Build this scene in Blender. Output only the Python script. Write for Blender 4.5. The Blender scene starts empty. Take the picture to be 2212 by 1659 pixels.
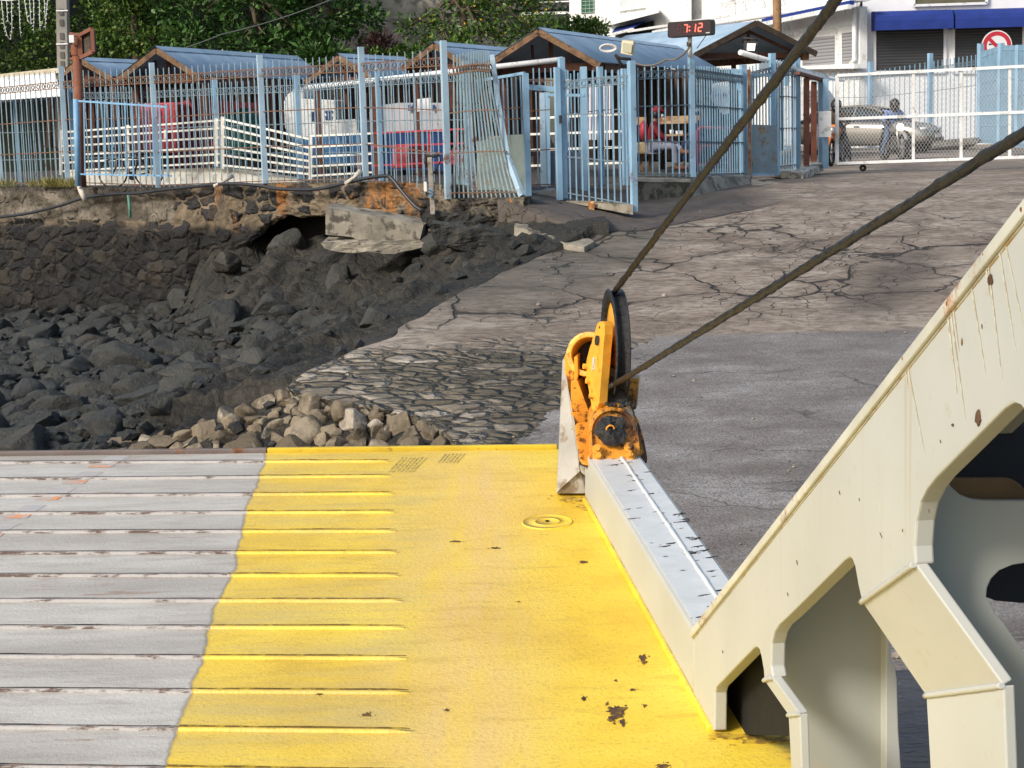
import bpy, bmesh, math, random
import numpy as np
from mathutils import Vector, Matrix, noise as mnoise
from mathutils.geometry import tessellate_polygon
R = math.radians
random.seed(7); np.random.seed(7)
scene = bpy.context.scene
COL = scene.collection

# ---------------- camera ----------------
F_PX, CU, CV = 3888.0, 1106.0, 829.5          # focal length and centre, in units of a 2212 px wide picture
PITCH, ROLL, EYE = 8.35, -1.55, 4.0
CAMR = Matrix.Rotation(R(90 - PITCH), 3, 'X') @ Matrix.Rotation(R(ROLL), 3, 'Z')
cam_data = bpy.data.cameras.new('camera')
cam = bpy.data.objects.new('camera', cam_data); COL.objects.link(cam)
cam.matrix_world = Matrix.Translation((0, 0, EYE)) @ CAMR.to_4x4()
cam_data.sensor_width = 36.0
cam_data.lens = 36.0 * F_PX / 2212.0
cam_data.clip_start = 0.1; cam_data.clip_end = 1000
scene.camera = cam

# ---------------- world, sun, exposure ----------------
SUN_AZ = Vector((-0.74, -0.67)).normalized(); SUN_EL = 34.0
world = bpy.data.worlds.new('World'); scene.world = world; world.use_nodes = True
wn = world.node_tree; bg = wn.nodes['Background']
sky = wn.nodes.new('ShaderNodeTexSky'); sky.sky_type = 'NISHITA'; sky.sun_disc = False
sky.sun_elevation = R(SUN_EL); sky.sun_rotation = math.atan2(SUN_AZ.x, SUN_AZ.y)
sky.air_density = 1.3; sky.dust_density = 2.5; sky.ozone_density = 1.0
wn.links.new(sky.outputs[0], bg.inputs[0]); bg.inputs[1].default_value = 0.128
sd = bpy.data.lights.new('sun', 'SUN'); sd.energy = 2.9; sd.angle = R(13); sd.color = (1.0, 0.92, 0.81)
sun = bpy.data.objects.new('sun', sd); COL.objects.link(sun)
sdir = Vector((SUN_AZ.x * math.cos(R(SUN_EL)), SUN_AZ.y * math.cos(R(SUN_EL)), math.sin(R(SUN_EL))))
sun.rotation_euler = sdir.to_track_quat('Z', 'Y').to_euler(); sun.location = (-20, -20, 30)
scene.view_settings.view_transform = 'Standard'; scene.view_settings.look = 'None'
scene.view_settings.exposure = 0.25; scene.view_settings.gamma = 1.0
scene.view_settings.use_curve_mapping = False
scene.render.engine = 'CYCLES'

# ---------------- measuring helpers: a reading on the photo -> a point in the place ----------------
ORG = Vector((0, 0, EYE))
def ray(u, v): return (CAMR @ Vector((u - CU, CV - v, -F_PX))).normalized()
def W(u, v, y):
    d = ray(u, v); return ORG + d * (y / d.y)
def onplane(u, v, p0, n):
    d = ray(u, v); return ORG + d * ((Vector(p0) - ORG).dot(n) / d.dot(n))
def lerp(a, b, t): return a + (b - a) * t
def pwl(x, pts):
    if x <= pts[0][0]: return pts[0][1]
    for (a, fa), (b, fb) in zip(pts, pts[1:]):
        if x <= b: return fa + (fb - fa) * (x - a) / (b - a)
    return pts[-1][1]

# ---------------- object helpers ----------------
def tag(o, label=None, cat=None, group=None, kind=None):
    if label: o['label'] = label
    if cat: o['category'] = cat
    if group: o['group'] = group
    if kind: o['kind'] = kind
    return o
def thing(name, label, cat, loc=(0, 0, 0), rz=0.0, group=None):
    o = bpy.data.objects.new(name, None); COL.objects.link(o)
    o.location = loc; o.rotation_euler = (0, 0, rz); o.empty_display_size = 0.2
    tag(o, label, cat, group); o['_'] = 1; del o['_']
    return o
def pmat(p):
    if p is None: return Matrix.Identity(4)
    return pmat(p.parent) @ Matrix.Translation(p.location) @ p.rotation_euler.to_matrix().to_4x4()
class MB:
    def __init__(s): s.v = []; s.f = []; s.sm = []
    def add(s, vs, fs, smooth=False):
        n = len(s.v); s.v += [Vector(p) for p in vs]
        s.f += [tuple(i + n for i in f) for f in fs]; s.sm += [smooth] * len(fs); return s
    def box(s, c, size, rz=0.0, M=None):
        x, y, z = [k / 2 for k in size]
        vs = [Vector((a, b, d)) for a in (-x, x) for b in (-y, y) for d in (-z, z)]
        m = M if M is not None else Matrix.Rotation(rz, 3, 'Z')
        return s.add([m @ p + Vector(c) for p in vs], [(0, 1, 3, 2), (4, 6, 7, 5), (0, 4, 5, 1), (2, 3, 7, 6), (0, 2, 6, 4), (1, 5, 7, 3)])
    def bar(s, a, b, w, d=None, up=(0, 0, 1)):
        a, b = Vector(a), Vector(b); t = (b - a).normalized(); up = Vector(up)
        if abs(t.dot(up)) > .95: up = Vector((0, 1, 0))
        r = t.cross(up).normalized(); q = r.cross(t); d = d or w
        vs = [p + r * (i * w / 2) + q * (j * d / 2) for p in (a, b) for i, j in ((-1, -1), (1, -1), (1, 1), (-1, 1))]
        return s.add(vs, [(0, 1, 2, 3)[::-1], (4, 5, 6, 7), (0, 1, 5, 4), (1, 2, 6, 5), (2, 3, 7, 6), (3, 0, 4, 7)])
    def tube(s, pts, r, n=8, cap=True, fn=None):
        pts = [Vector(p) for p in pts]; k = len(pts); base = len(s.v); up = Vector((0, 0, 1)); pr = None
        for i, p in enumerate(pts):
            t = (pts[min(i + 1, k - 1)] - pts[max(i - 1, 0)]).normalized()
            if pr is None: pr = t.cross(up if abs(t.z) < .9 else Vector((1, 0, 0))).normalized()
            pr = (pr - t * pr.dot(t)).normalized(); q = t.cross(pr)
            rr = r[i] if isinstance(r, (list, tuple)) else r
            for j in range(n):
                a = 2 * math.pi * j / n; k2 = fn(i, j, p) if fn else 1
                s.v.append(p + (pr * math.cos(a) + q * math.sin(a)) * rr * k2)
        for i in range(k - 1):
            for j in range(n):
                a, b = base + i * n + j, base + i * n + (j + 1) % n
                s.f.append((a, b, b + n, a + n)); s.sm.append(True)
        if cap:
            s.f.append(tuple(base + j for j in range(n))[::-1]); s.sm.append(False)
            s.f.append(tuple(base + (k - 1) * n + j for j in range(n))); s.sm.append(False)
        return s
    def prism(s, poly, ext):
        poly = [Vector(p) for p in poly]; ext = Vector(ext); n = len(poly)
        tris = tessellate_polygon([poly])
        vs = poly + [p + ext for p in poly]
        fs = [tuple(t) for t in tris] + [tuple(i + n for i in t)[::-1] for t in tris]
        fs += [(i, (i + 1) % n, (i + 1) % n + n, i + n) for i in range(n)]
        return s.add(vs, fs)
    def lathe(s, prof, c, axis, n=32, smooth=True):     # prof: (radius, along axis)
        axis = Vector(axis).normalized(); c = Vector(c)
        a = axis.cross(Vector((0, 0, 1)) if abs(axis.z) < .9 else Vector((1, 0, 0))).normalized(); b = axis.cross(a)
        vs = [c + axis * h + (a * math.cos(2 * math.pi * j / n) + b * math.sin(2 * math.pi * j / n)) * r for r, h in prof for j in range(n)]
        fs = [(i * n + j, i * n + (j + 1) % n, (i + 1) * n + (j + 1) % n, (i + 1) * n + j) for i in range(len(prof) - 1) for j in range(n)]
        return s.add(vs, fs, smooth)
    def disc(s, c, axis, r, h, n=24):
        return s.lathe([(0.0001, 0), (r, 0), (r, h), (0.0001, h)], c, axis, n, False)
    def ellip(s, c, rad, n=16, m=10, M=None):
        vs = []; M = M or Matrix.Identity(3)
        for i in range(m + 1):
            t = math.pi * i / m
            for j in range(n):
                a = 2 * math.pi * j / n
                vs.append(Vector(c) + M @ Vector((rad[0] * math.sin(t) * math.cos(a), rad[1] * math.sin(t) * math.sin(a), rad[2] * math.cos(t))))
        return s.add(vs, [(i * n + j, i * n + (j + 1) % n, (i + 1) * n + (j + 1) % n, (i + 1) * n + j) for i in range(m) for j in range(n)], True)
    def build(s, name, mat, parent=None, local=False, bevel=0, merge=True):
        me = bpy.data.meshes.new(name)
        vs = s.v
        if parent is not None and not local:
            inv = pmat(parent).inverted(); vs = [inv @ p for p in vs]
        me.from_pydata([tuple(p) for p in vs], [], s.f); me.polygons.foreach_set('use_smooth', s.sm)
        bm = bmesh.new(); bm.from_mesh(me)
        if merge: bmesh.ops.remove_doubles(bm, verts=bm.verts, dist=1e-5)
        bmesh.ops.recalc_face_normals(bm, faces=bm.faces); bm.to_mesh(me); bm.free()
        me.materials.append(mat)
        o = bpy.data.objects.new(name, me); COL.objects.link(o)
        if parent is not None: o.parent = parent
        if bevel:
            b = o.modifiers.new('bevel', 'BEVEL'); b.width = bevel; b.segments = 2; b.limit_method = 'ANGLE'; b.angle_limit = R(40)
        return o
def struct(o): o['kind'] = 'structure'; return o

# ---------------- material helpers ----------------
class NT:
    def __init__(s, name):
        s.m = bpy.data.materials.new(name); s.m.use_nodes = True; s.t = s.m.node_tree; s.b = s.t.nodes['Principled BSDF']
    def L(s, a, b): s.t.links.new(a, b)
    def put(s, sock, v):
        if isinstance(v, (int, float)):
            sock.default_value = v if not hasattr(sock.default_value, '__len__') else (v, v, v, 1)
        elif isinstance(v, (tuple, list)): sock.default_value = tuple(v) + ((1,) if len(v) == 3 and len(sock.default_value) == 4 else ())
        else: s.L(v, sock)
    def pos(s): return s.t.nodes.new('ShaderNodeNewGeometry').outputs['Position']
    def obj(s): return s.t.nodes.new('ShaderNodeTexCoord').outputs['Object']
    def island(s): return s.t.nodes.new('ShaderNodeNewGeometry').outputs['Random Per Island']
    def rnd(s): return s.t.nodes.new('ShaderNodeObjectInfo').outputs['Random']
    def map(s, vec, scale=(1, 1, 1), loc=(0, 0, 0), rot=(0, 0, 0)):
        n = s.t.nodes.new('ShaderNodeMapping'); s.L(vec, n.inputs[0]); n.inputs[1].default_value = loc; n.inputs[2].default_value = rot; n.inputs[3].default_value = scale; return n.outputs[0]
    def noise(s, vec, scale, detail=4, rough=.55, dist=0, out=0):
        n = s.t.nodes.new('ShaderNodeTexNoise'); s.L(vec, n.inputs['Vector']); n.inputs['Scale'].default_value = scale
        n.inputs['Detail'].default_value = detail; n.inputs['Roughness'].default_value = rough; n.inputs['Distortion'].default_value = dist; return n.outputs[out]
    def vor(s, vec, scale, feat='F1', rnd=1.0, out='Distance'):
        n = s.t.nodes.new('ShaderNodeTexVoronoi'); n.feature = feat; s.L(vec, n.inputs['Vector']); n.inputs['Scale'].default_value = scale; n.inputs['Randomness'].default_value = rnd; return n.outputs[out]
    def wave(s, vec, scale, axis='X', dist=0):
        n = s.t.nodes.new('ShaderNodeTexWave'); n.bands_direction = axis; s.L(vec, n.inputs['Vector']); n.inputs['Scale'].default_value = scale; n.inputs['Distortion'].default_value = dist; return n.outputs['Fac']
    def ramp(s, fac, stops, interp='LINEAR'):
        n = s.t.nodes.new('ShaderNodeValToRGB'); s.L(fac, n.inputs[0]); r = n.color_ramp; r.interpolation = interp
        while len(r.elements) < len(stops): r.elements.new(.5)
        for e, (p, c) in zip(r.elements, stops):
            e.position = p; e.color = (c, c, c, 1) if isinstance(c, (int, float)) else tuple(c) + (1,)
        return n.outputs[0]
    def mix(s, fac, a, b, mode='MIX'):
        n = s.t.nodes.new('ShaderNodeMix'); n.data_type = 'RGBA'; n.blend_type = mode
        s.put(n.inputs[0], fac); s.put(n.inputs[6], a); s.put(n.inputs[7], b); return n.outputs[2]
    def math(s, op, a, b=None, clamp=False):
        n = s.t.nodes.new('ShaderNodeMath'); n.operation = op; n.use_clamp = clamp; s.put(n.inputs[0], a)
        if b is not None: s.put(n.inputs[1], b)
        return n.outputs[0]
    def sep(s, vec):
        n = s.t.nodes.new('ShaderNodeSeparateXYZ'); s.L(vec, n.inputs[0]); return n.outputs
    def warp(s, vec, scale, amt):
        n = s.noise(vec, scale, 3, out=1)
        v = s.t.nodes.new('ShaderNodeVectorMath'); v.operation = 'MULTIPLY_ADD'; s.L(n, v.inputs[0]); v.inputs[1].default_value = (amt,) * 3; s.L(vec, v.inputs[2]); return v.outputs[0]
    def bump(s, h, strength=.5, dist=.02, prev=None):
        n = s.t.nodes.new('ShaderNodeBump'); n.inputs['Strength'].default_value = strength; n.inputs['Distance'].default_value = dist; s.L(h, n.inputs['Height'])
        if prev is not None: s.L(prev, n.inputs['Normal'])
        return n.outputs[0]
    def done(s, col=None, rough=None, normal=None, metal=None, spec=None):
        if col is not None: s.put(s.b.inputs['Base Color'], col)
        if rough is not None: s.put(s.b.inputs['Roughness'], rough)
        if normal is not None: s.L(normal, s.b.inputs['Normal'])
        if metal is not None: s.put(s.b.inputs['Metallic'], metal)
        if spec is not None: s.b.inputs['Specular IOR Level'].default_value = spec
        return s.m
def simple(name, c, rough=.6, var=.18, scale=6, bump=.15, dirt=None, dirt_amt=.5, spec=.4, metal=0):
    t = NT(name); p = t.pos(); n = t.noise(p, scale, 5)
    a = tuple(x * (1 - var) for x in c); b = tuple(min(1, x * (1 + var)) for x in c)
    col = t.ramp(n, [(.36, a), (.64, b)])
    if dirt:
        d = t.ramp(t.noise(p, scale * 1.7, 6, .65), [(.60 - .16 * dirt_amt, 0.0), (.68 - .14 * dirt_amt, 1.0)])
        col = t.mix(d, col, dirt)
    nb = t.bump(t.noise(p, scale * 8, 4), bump, .01) if bump else None
    return t.done(col, rough, nb, metal, spec)
def painted_metal(name, c, rust_amt=.5, rough=.45, scale=5, zfade=None, rust=(.16, .06, .022)):
    t = NT(name); p = t.pos(); n = t.noise(p, scale, 4)
    col = t.ramp(n, [(.3, tuple(x * .82 for x in c)), (.7, tuple(min(1, x * 1.15) for x in c))])
    rn = t.noise(p, scale * 1.6, 8, .7)
    if zfade:
        z = t.sep(p)[2]; k = t.math('MULTIPLY', t.math('SUBTRACT', zfade[1], z), zfade[2], False)
        rn = t.math('ADD', rn, t.math('MAXIMUM', k, 0.0))
    lo = .69 - .28 * rust_amt
    m = t.ramp(rn, [(lo, 0.0), (lo + .1, 1.0)])
    rc = t.ramp(t.noise(p, scale * 7, 4), [(.3, tuple(x * .5 for x in rust)), (.7, tuple(x * 1.7 for x in rust))])
    col = t.mix(m, col, rc)
    ro = t.ramp(m, [(0, rough), (1, .85)])
    return t.done(col, ro, t.bump(rn, .25, .004), None, .4)
# ---------------- ground profile ----------------
SLP, SL0 = .13, -1.63
def slipz(y): return SL0 + SLP * y
def smin(a, b, k):
    h = max(k - abs(a - b), 0) / k; return min(a, b) - h * h * k / 4
UP_Z = 2.66
def slip_pt(u, v): return onplane(u, v, (0, 0, SL0), Vector((0, -SLP, 1)).normalized())
EDGE = [slip_pt(*p) for p in [(1020, 982), (985, 955), (950, 930), (905, 902), (850, 886), (780, 873), (700, 861), (630, 850), (600, 836), (700, 786), (780, 752), (850, 728), (900, 690), (980, 640), (1080, 590), (1180, 548), (1285, 521)]]
EDGE = [(p.y, p.x) for p in EDGE]
WA, WB = W(0, 404, 39.4), W(956, 400, 30.9)          # the sea wall's coping line
WDIR = Vector((WB.x - WA.x, WB.y - WA.y)).normalized(); WN = Vector((WDIR.y, -WDIR.x))
if WN.y > 0: WN = -WN                                 # towards the camera
EDGEX = [(5.0, EDGE[0][1] + .1)] + EDGE + [(29.0, .95), (29.7, .15), (WB.y, WB.x), (WA.y, WA.x), (60.0, WA.x - (60 - WA.y) * 1.18), (130, -90)]
def xl(y):
    k = 1 if 17.5 < y < 29 else 0
    return pwl(y, EDGEX) + k * (.22 * mnoise.noise(Vector((y * 1.1, 3, 0))) + .05 * mnoise.noise(Vector((y * 3.3, 7, 0))))
def gz(x, y):                                          # finished level of slipway, road and yard
    z = smin(slipz(y), UP_Z, .5)
    if y > 28.3 and x < 2.2: z = min(2.82, z + min((2.2 - x) * .2, (y - 28.3) * .25))
    if y > 30.6 and x < -.6: z = max(z, 2.78)
    return z
def Hwall(u): return pwl(u, [(0, .12), (300, .3), (400, .8), (440, 1.35), (500, 1.75), (600, 1.75), (800, 1.85), (900, 2.0), (1130, 2.35)])
def dwall(x, y): return (Vector((x, y)) - Vector((WA.x, WA.y))).dot(WN)
def smax(a, b, k): return -smin(-a, -b, k)
def beach_z(x, y, n=True):
    u = CU + x / y * F_PX; de = xl(y) - x if y < 28.6 else max(0, .9 - x)
    base = .20
    if de < 0: return gz(x, y) - .5
    ledge = slipz(min(y, 28.6)) - .05 - (.14 * de if de < 1.3 else .182 + .42 * (de - 1.3))
    if y < 21.3: ledge = slipz(y) - .10 - .33 * de
    foot = Hwall(u) - .42 * max(0, dwall(x, y))
    h = smax(smax(base, ledge, .4), foot, .5)
    if n:
        rough = min(1, .35 + max(0, h - base))
        p = Vector(((x * .45 + y * .9) * .38, (x * .9 - y * .45) * 1.15, 0))
        st = mnoise.ridged_multi_fractal(p, .9, 2.1, 6, 1, 2) - 1.2
        f = mnoise.fractal(Vector((x * 2.2, y * 2.2, 3)), .8, 2.2, 5)
        h += rough * (st * .24 + f * .10) * min(1, de / 1.6 + .10)
    return h

# ---------------- ground materials ----------------
def mat_ground():
    t = NT('slipway_concrete'); p = t.pos(); x, y, z = t.sep(p)
    ps = t.map(p, (.55, 1, 1))
    n1 = t.noise(ps, 1.2, 8, .62); n2 = t.noise(ps, 9, 6, .7); n3 = t.noise(p, 45, 4)
    col = t.ramp(n1, [(.36, (.22, .178, .142)), (.5, (.31, .258, .21)), (.62, (.40, .345, .29))])
    col = t.mix(t.ramp(n2, [(.44, 0.0), (.60, .65)]), col, (.10, .075, .055))
    col = t.mix(t.ramp(t.noise(t.map(p, (.35, 1.6, 1)), 3, 6, .7), [(.54, 0.0), (.66, .3)]), col, (.34, .30, .25))
    # cracks
    wp = t.warp(p, .8, 1.1); wp2 = t.warp(wp, 4, .16)
    e = t.vor(wp2, .72, 'DISTANCE_TO_EDGE')
    ca = t.noise(p, .5, 3); cw = t.math('MAXIMUM', t.math('MULTIPLY', t.math('SUBTRACT', ca, .40), .14), .0035)
    crack = t.ramp(t.math('DIVIDE', e, t.math('MAXIMUM', cw, .004)), [(.35, 1.0), (1.0, 0.0)])
    e2 = t.vor(wp2, 1.9, 'DISTANCE_TO_EDGE'); crack2 = t.math('MULTIPLY', t.ramp(e2, [(.004, 1.0), (.014, 0.0)]), t.ramp(t.noise(p, .35, 2), [(.45, 0.0), (.52, .8)]))
    cr = t.math('MAXIMUM', crack, crack2)
    halo = t.math('MULTIPLY', t.ramp(e, [(.0, .6), (.16, 0.0)]), t.ramp(t.noise(p, 1.3, 5), [(.4, .1), (.62, 1.0)]))
    zonec = t.math('MULTIPLY', t.ramp(t.math('MULTIPLY', y, .02), [(.455, 0.0), (.475, 1.0)]), t.ramp(t.math('MULTIPLY', y, .02), [(.58, 1.0), (.62, .25)]))
    cr = t.math('MULTIPLY', cr, zonec); halo = t.math('MULTIPLY', halo, zonec)
    col = t.mix(halo, col, (.07, .055, .042)); col = t.mix(cr, col, (.040, .033, .028))
    # lower, newer grey lift of concrete below the tide mark
    bx = t.math('SUBTRACT', x, t.math('MULTIPLY', t.math('SUBTRACT', y, 18.0), .40))
    bx = t.math('ADD', bx, t.math('MULTIPLY', t.math('SUBTRACT', t.noise(p, 1.6, 6, .7), .5), .8))
    ly = t.math('ADD', y, t.math('MULTIPLY', t.math('SUBTRACT', t.noise(p, 2.5, 5), .5), .16))
    low = t.math('MULTIPLY', t.ramp(bx, [(0.0, 0.0), (.03, 1.0)]), t.ramp(t.math('MULTIPLY', ly, .02), [(.4475, 1.0), (.4485, 0.0)]))
    g1 = t.ramp(t.noise(ps, 1.5, 9, .68), [(.38, (.18, .158, .140)), (.52, (.25, .228, .210)), (.64, (.345, .328, .318))])
    g1 = t.mix(t.ramp(n3, [(.42, .6), (.54, 0.0)]), g1, (.075, .062, .057))
    ec = t.vor(t.warp(t.map(p, (.5, 1, 1)), 2.2, .5), 1.1, 'DISTANCE_TO_EDGE')
    g1 = t.mix(t.math('MULTIPLY', t.ramp(ec, [(.004, .8), (.016, 0.0)]), t.ramp(t.noise(p, .7, 3), [(.45, 0.0), (.6, 1.0)])), g1, (.04, .034, .03))
    g1 = t.mix(t.ramp(t.math('MULTIPLY', y, .02), [(.2, .35), (.32, 0.0)]), g1, (.07, .06, .055))
    col = t.mix(low, col, g1)
    # stone pitching along the left edge
    inv = t.math('MULTIPLY', t.ramp(bx, [(-0.0, 1.0), (.02, 0.0)]), t.ramp(t.math('MULTIPLY', t.math('ADD', y, t.math('MULTIPLY', n1, 1.2)), .02), [(.445, 1.0), (.462, 0.0)]))
    sp = t.warp(t.warp(t.map(p, (.75, 1.05, 1), rot=(0, 0, .5)), 1.4, .5), 6, .12)
    se = t.vor(sp, 4.2, 'DISTANCE_TO_EDGE'); sc = t.vor(sp, 4.2, 'F1', out='Color')
    scol = t.ramp(t.sep(sc)[0], [(0, (.15, .125, .09)), (.45, (.29, .245, .185)), (1, (.52, .46, .39))])
    far = t.ramp(t.math('SUBTRACT', t.math('MULTIPLY', x, -1), 0.0), [(0.0, .75), (1.6 / 1.6, 0.0)])
    scol = t.mix(far, scol, (.085, .074, .055)); scol = t.mix(t.ramp(n2, [(.46, 0.0), (.6, .6)]), scol, (.07, .062, .042)); scol = t.mix(t.ramp(t.noise(p, 1.3, 5), [(.48, 0.0), (.62, .7)]), scol, (.075, .068, .05))
    scol = t.mix(t.ramp(t.math('ADD', se, t.math('MULTIPLY', t.math('SUBTRACT', n2, .5), .25)), [(.0, .7), (.09, 0.0)]), scol, (.07, .06, .044))
    col = t.mix(inv, col, scol)
    # weed and damp on the left margin
    al = t.noise(p, .55, 6, .6)
    mleft = t.ramp(t.math('SUBTRACT', t.math('MULTIPLY', t.math('SUBTRACT', t.math('MULTIPLY', y, .42), x), .25), t.math('ADD', t.math('MULTIPLY', al, .5), 1.93)), [(0.04, 0.0), (.26, .6)])
    mleft = t.math('MULTIPLY', mleft, t.ramp(t.math('MULTIPLY', y, .02), [(.45, 0.0), (.5, 1.0)]))
    col = t.mix(t.math('MULTIPLY', mleft, t.ramp(t.math('MULTIPLY', y, .02), [(.57, 1.0), (.6, 0.0)])), col, (.065, .066, .056))
    # dark tar streak at the right
    tz = t.math('ABSOLUTE', t.math('SUBTRACT', x, t.math('ADD', 4.9, t.math('MULTIPLY', t.math('SUBTRACT', y, 24.0), .38))))
    tar = t.math('MULTIPLY', t.ramp(t.math('ADD', tz, t.math('MULTIPLY', n2, .5)), [(.45, .55), (1.0, 0.0)]), t.math('MULTIPLY', t.ramp(t.math('MULTIPLY', y, .02), [(.45, 0.0), (.47, 1.0)]), t.ramp(t.math('MULTIPLY', y, .02), [(.53, 1.0), (.56, 0.0)])))
    col = t.mix(tar, col, (.045, .035, .03))
    # asphalt apron by the pedestrian gate
    ap = t.math('SUBTRACT', t.math('SUBTRACT', y, 28.2), t.math('MULTIPLY', t.math('SUBTRACT', x, 1.2), .93))
    ap = t.math('ADD', ap, t.math('MULTIPLY', t.math('SUBTRACT', t.noise(p, 1.5, 4), .5), .35))
    apm = t.math('MULTIPLY', t.ramp(ap, [(0, 0.0), (.05, 1.0)]), t.ramp(t.math('MULTIPLY', x, .1), [(.42, 1.0), (.52, 0.0)]))
    apc = t.ramp(t.noise(p, 3, 8, .65), [(.3, (.075, .063, .056)), (.7, (.13, .112, .10))])
    col = t.mix(apm, col, apc)
    jl = t.math('MULTIPLY', t.ramp(t.math('ABSOLUTE', ap), [(.02, .9), (.09, 0.0)]), t.ramp(t.math('MULTIPLY', x, .1), [(.40, 1.0), (.5, 0.0)]))
    col = t.mix(jl, col, (.02, .018, .016))
    rough = t.mix(low, (.72, .72, .72), (.5, .5, .5))
    h = t.math('SUBTRACT', t.math('ADD', t.math('MULTIPLY', n2, .5), t.math('MULTIPLY', n3, .25)), t.math('MULTIPLY', cr, 1.5))
    h = t.math('ADD', h, t.math('MULTIPLY', inv, t.math('MINIMUM', t.math('MULTIPLY', se, 14), 3.2)))
    return t.done(col, rough, t.bump(h, .9, .04), None, .3)
def mat_rock(name='basalt', tint=1.0):
    t = NT(name); p = t.pos(); x, y, z = t.sep(p)
    n = t.noise(p, 1.3, 8, .65); n2 = t.noise(p, 14, 5, .7)
    col = t.ramp(n, [(.38, (.010 * tint, .010 * tint, .010 * tint)), (.52, (.045 * tint, .043 * tint, .040 * tint)), (.64, (.12 * tint, .105 * tint, .085 * tint))])
    r = t.rnd(); col = t.mix(.55, col, t.ramp(r, [(0, (.022 * tint, .028 * tint, .032 * tint)), (.5, (.055 * tint, .062 * tint, .062 * tint)), (.9, (.09 * tint, .095 * tint, .09 * tint)), (1, (.10 * tint, .082 * tint, .06 * tint))]))
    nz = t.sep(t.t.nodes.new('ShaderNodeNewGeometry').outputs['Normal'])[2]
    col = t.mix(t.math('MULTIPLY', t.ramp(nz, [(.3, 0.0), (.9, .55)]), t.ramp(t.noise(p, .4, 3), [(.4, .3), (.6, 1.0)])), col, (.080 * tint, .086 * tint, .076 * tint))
    col = t.mix(t.ramp(n2, [(.56, 0.0), (.66, .45)]), col, (.16 * tint, .125 * tint, .11 * tint))
    return t.done(col, .68, t.bump(t.math('ADD', n2, t.math('MULTIPLY', n, 2)), 1.0, .05), None, .4)
def mat_beach():
    t = NT('rock_ledge'); p = t.pos(); x, y, z = t.sep(p)
    n = t.noise(t.map(p, (.6, 1.4, 1), rot=(0, 0, .5)), 1.6, 9, .68); n2 = t.noise(p, 10, 6, .7)
    col = t.ramp(n, [(.38, (.009, .009, .009)), (.48, (.022, .021, .019)), (.57, (.042, .035, .027)), (.68, (.085, .068, .05))])
    hi = t.ramp(t.math('ADD', t.math('MULTIPLY', z, .3), t.math('MULTIPLY', t.math('SUBTRACT', n, .5), .6)), [(.12, 0.0), (.32, 1.0)])
    col = t.mix(t.math('MULTIPLY', hi, .75), col, t.mix(.6, col, (.054, .054, .046)))
    col = t.mix(t.ramp(n2, [(.55, 0.0), (.68, .5)]), col, (.11, .095, .075))
    rk = t.vor(t.warp(p, 3, .3), 2.5, 'DISTANCE_TO_EDGE'); col = t.mix(t.ramp(rk, [(.0, .6), (.04, 0.0)]), col, (.010, .009, .008))
    return t.done(col, .72, t.bump(t.math('ADD', n2, t.math('MULTIPLY', t.math('MINIMUM', rk, .15), 2.5)), 1.0, .08), None, .35)
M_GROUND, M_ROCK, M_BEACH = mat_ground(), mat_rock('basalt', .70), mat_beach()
M_PALE = NT('pale_stone')
def _pale(t):
    p = t.pos(); n = t.noise(p, 3, 8, .65); n2 = t.noise(p, 20, 5)
    col = t.ramp(t.rnd(), [(0, (.10, .078, .048)), (.45, (.19, .15, .10)), (.85, (.30, .25, .18)), (1, (.42, .38, .32))])
    col = t.mix(t.ramp(n, [(.46, 0.0), (.58, .8)]), col, (.07, .054, .033)); col = t.mix(t.ramp(n2, [(.6, 0.0), (.8, .6)]), col, (.45, .42, .37))
    return t.done(col, .75, t.bump(t.math('ADD', n2, n), .6, .03))
M_PALE = _pale(M_PALE)

# ground sheet: slipway, road, yard
mb = MB(); rows = [5 + .5 * i for i in range(24)] + [17 + .12 * i for i in range(108)] + [30 + .5 * i for i in range(10)] + [35 + 1.5 * i for i in range(20)] + [66, 80, 100, 130]
NX = 60
for y in rows:
    a = xl(y) + (.62 if y > 30.3 else 0)
    for j in range(NX):
        k = j / (NX - 1); x = a + (70 - a) * k ** 2.2
        mb.v.append(Vector((x, y, gz(x, y) + .012 * mnoise.noise(Vector((x * .7, y * .7, 0))))))
for i in range(len(rows) - 1):
    for j in range(NX - 1):
        a = i * NX + j; mb.f.append((a, a + 1, a + 1 + NX, a + NX)); mb.sm.append(True)
n0 = len(mb.v)
for i, y in enumerate(rows): mb.v.append(mb.v[i * NX] + Vector((.05, 0, -1.2 if y < 30.3 else -.2)))
for i in range(len(rows) - 1): mb.f.append((i * NX, (i + 1) * NX, n0 + i + 1, n0 + i)); mb.sm.append(False)
struct(mb.build('slipway', M_GROUND, merge=False))

# beach
mb = MB(); bx0, bx1, by0, by1 = -22.0, 1.6, 14.0, 41.0; sx = .085; nx = int((bx1 - bx0) / sx); ny = int((by1 - by0) / .1)
for j in range(ny + 1):
    y = by0 + (by1 - by0) * j / ny
    for i in range(nx + 1):
        x = bx0 + (bx1 - bx0) * i / nx; z = beach_z(x, y) if (dwall(x, y) > -1.6 and abs(x / y) < .42) else .3
        mb.v.append(Vector((x, y, z)))
for j in range(ny):
    for i in range(nx):
        a = j * (nx + 1) + i; mb.f.append((a, a + 1, a + nx + 2, a + nx + 1)); mb.sm.append(True)
struct(mb.build('beach', M_BEACH, merge=False))

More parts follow.
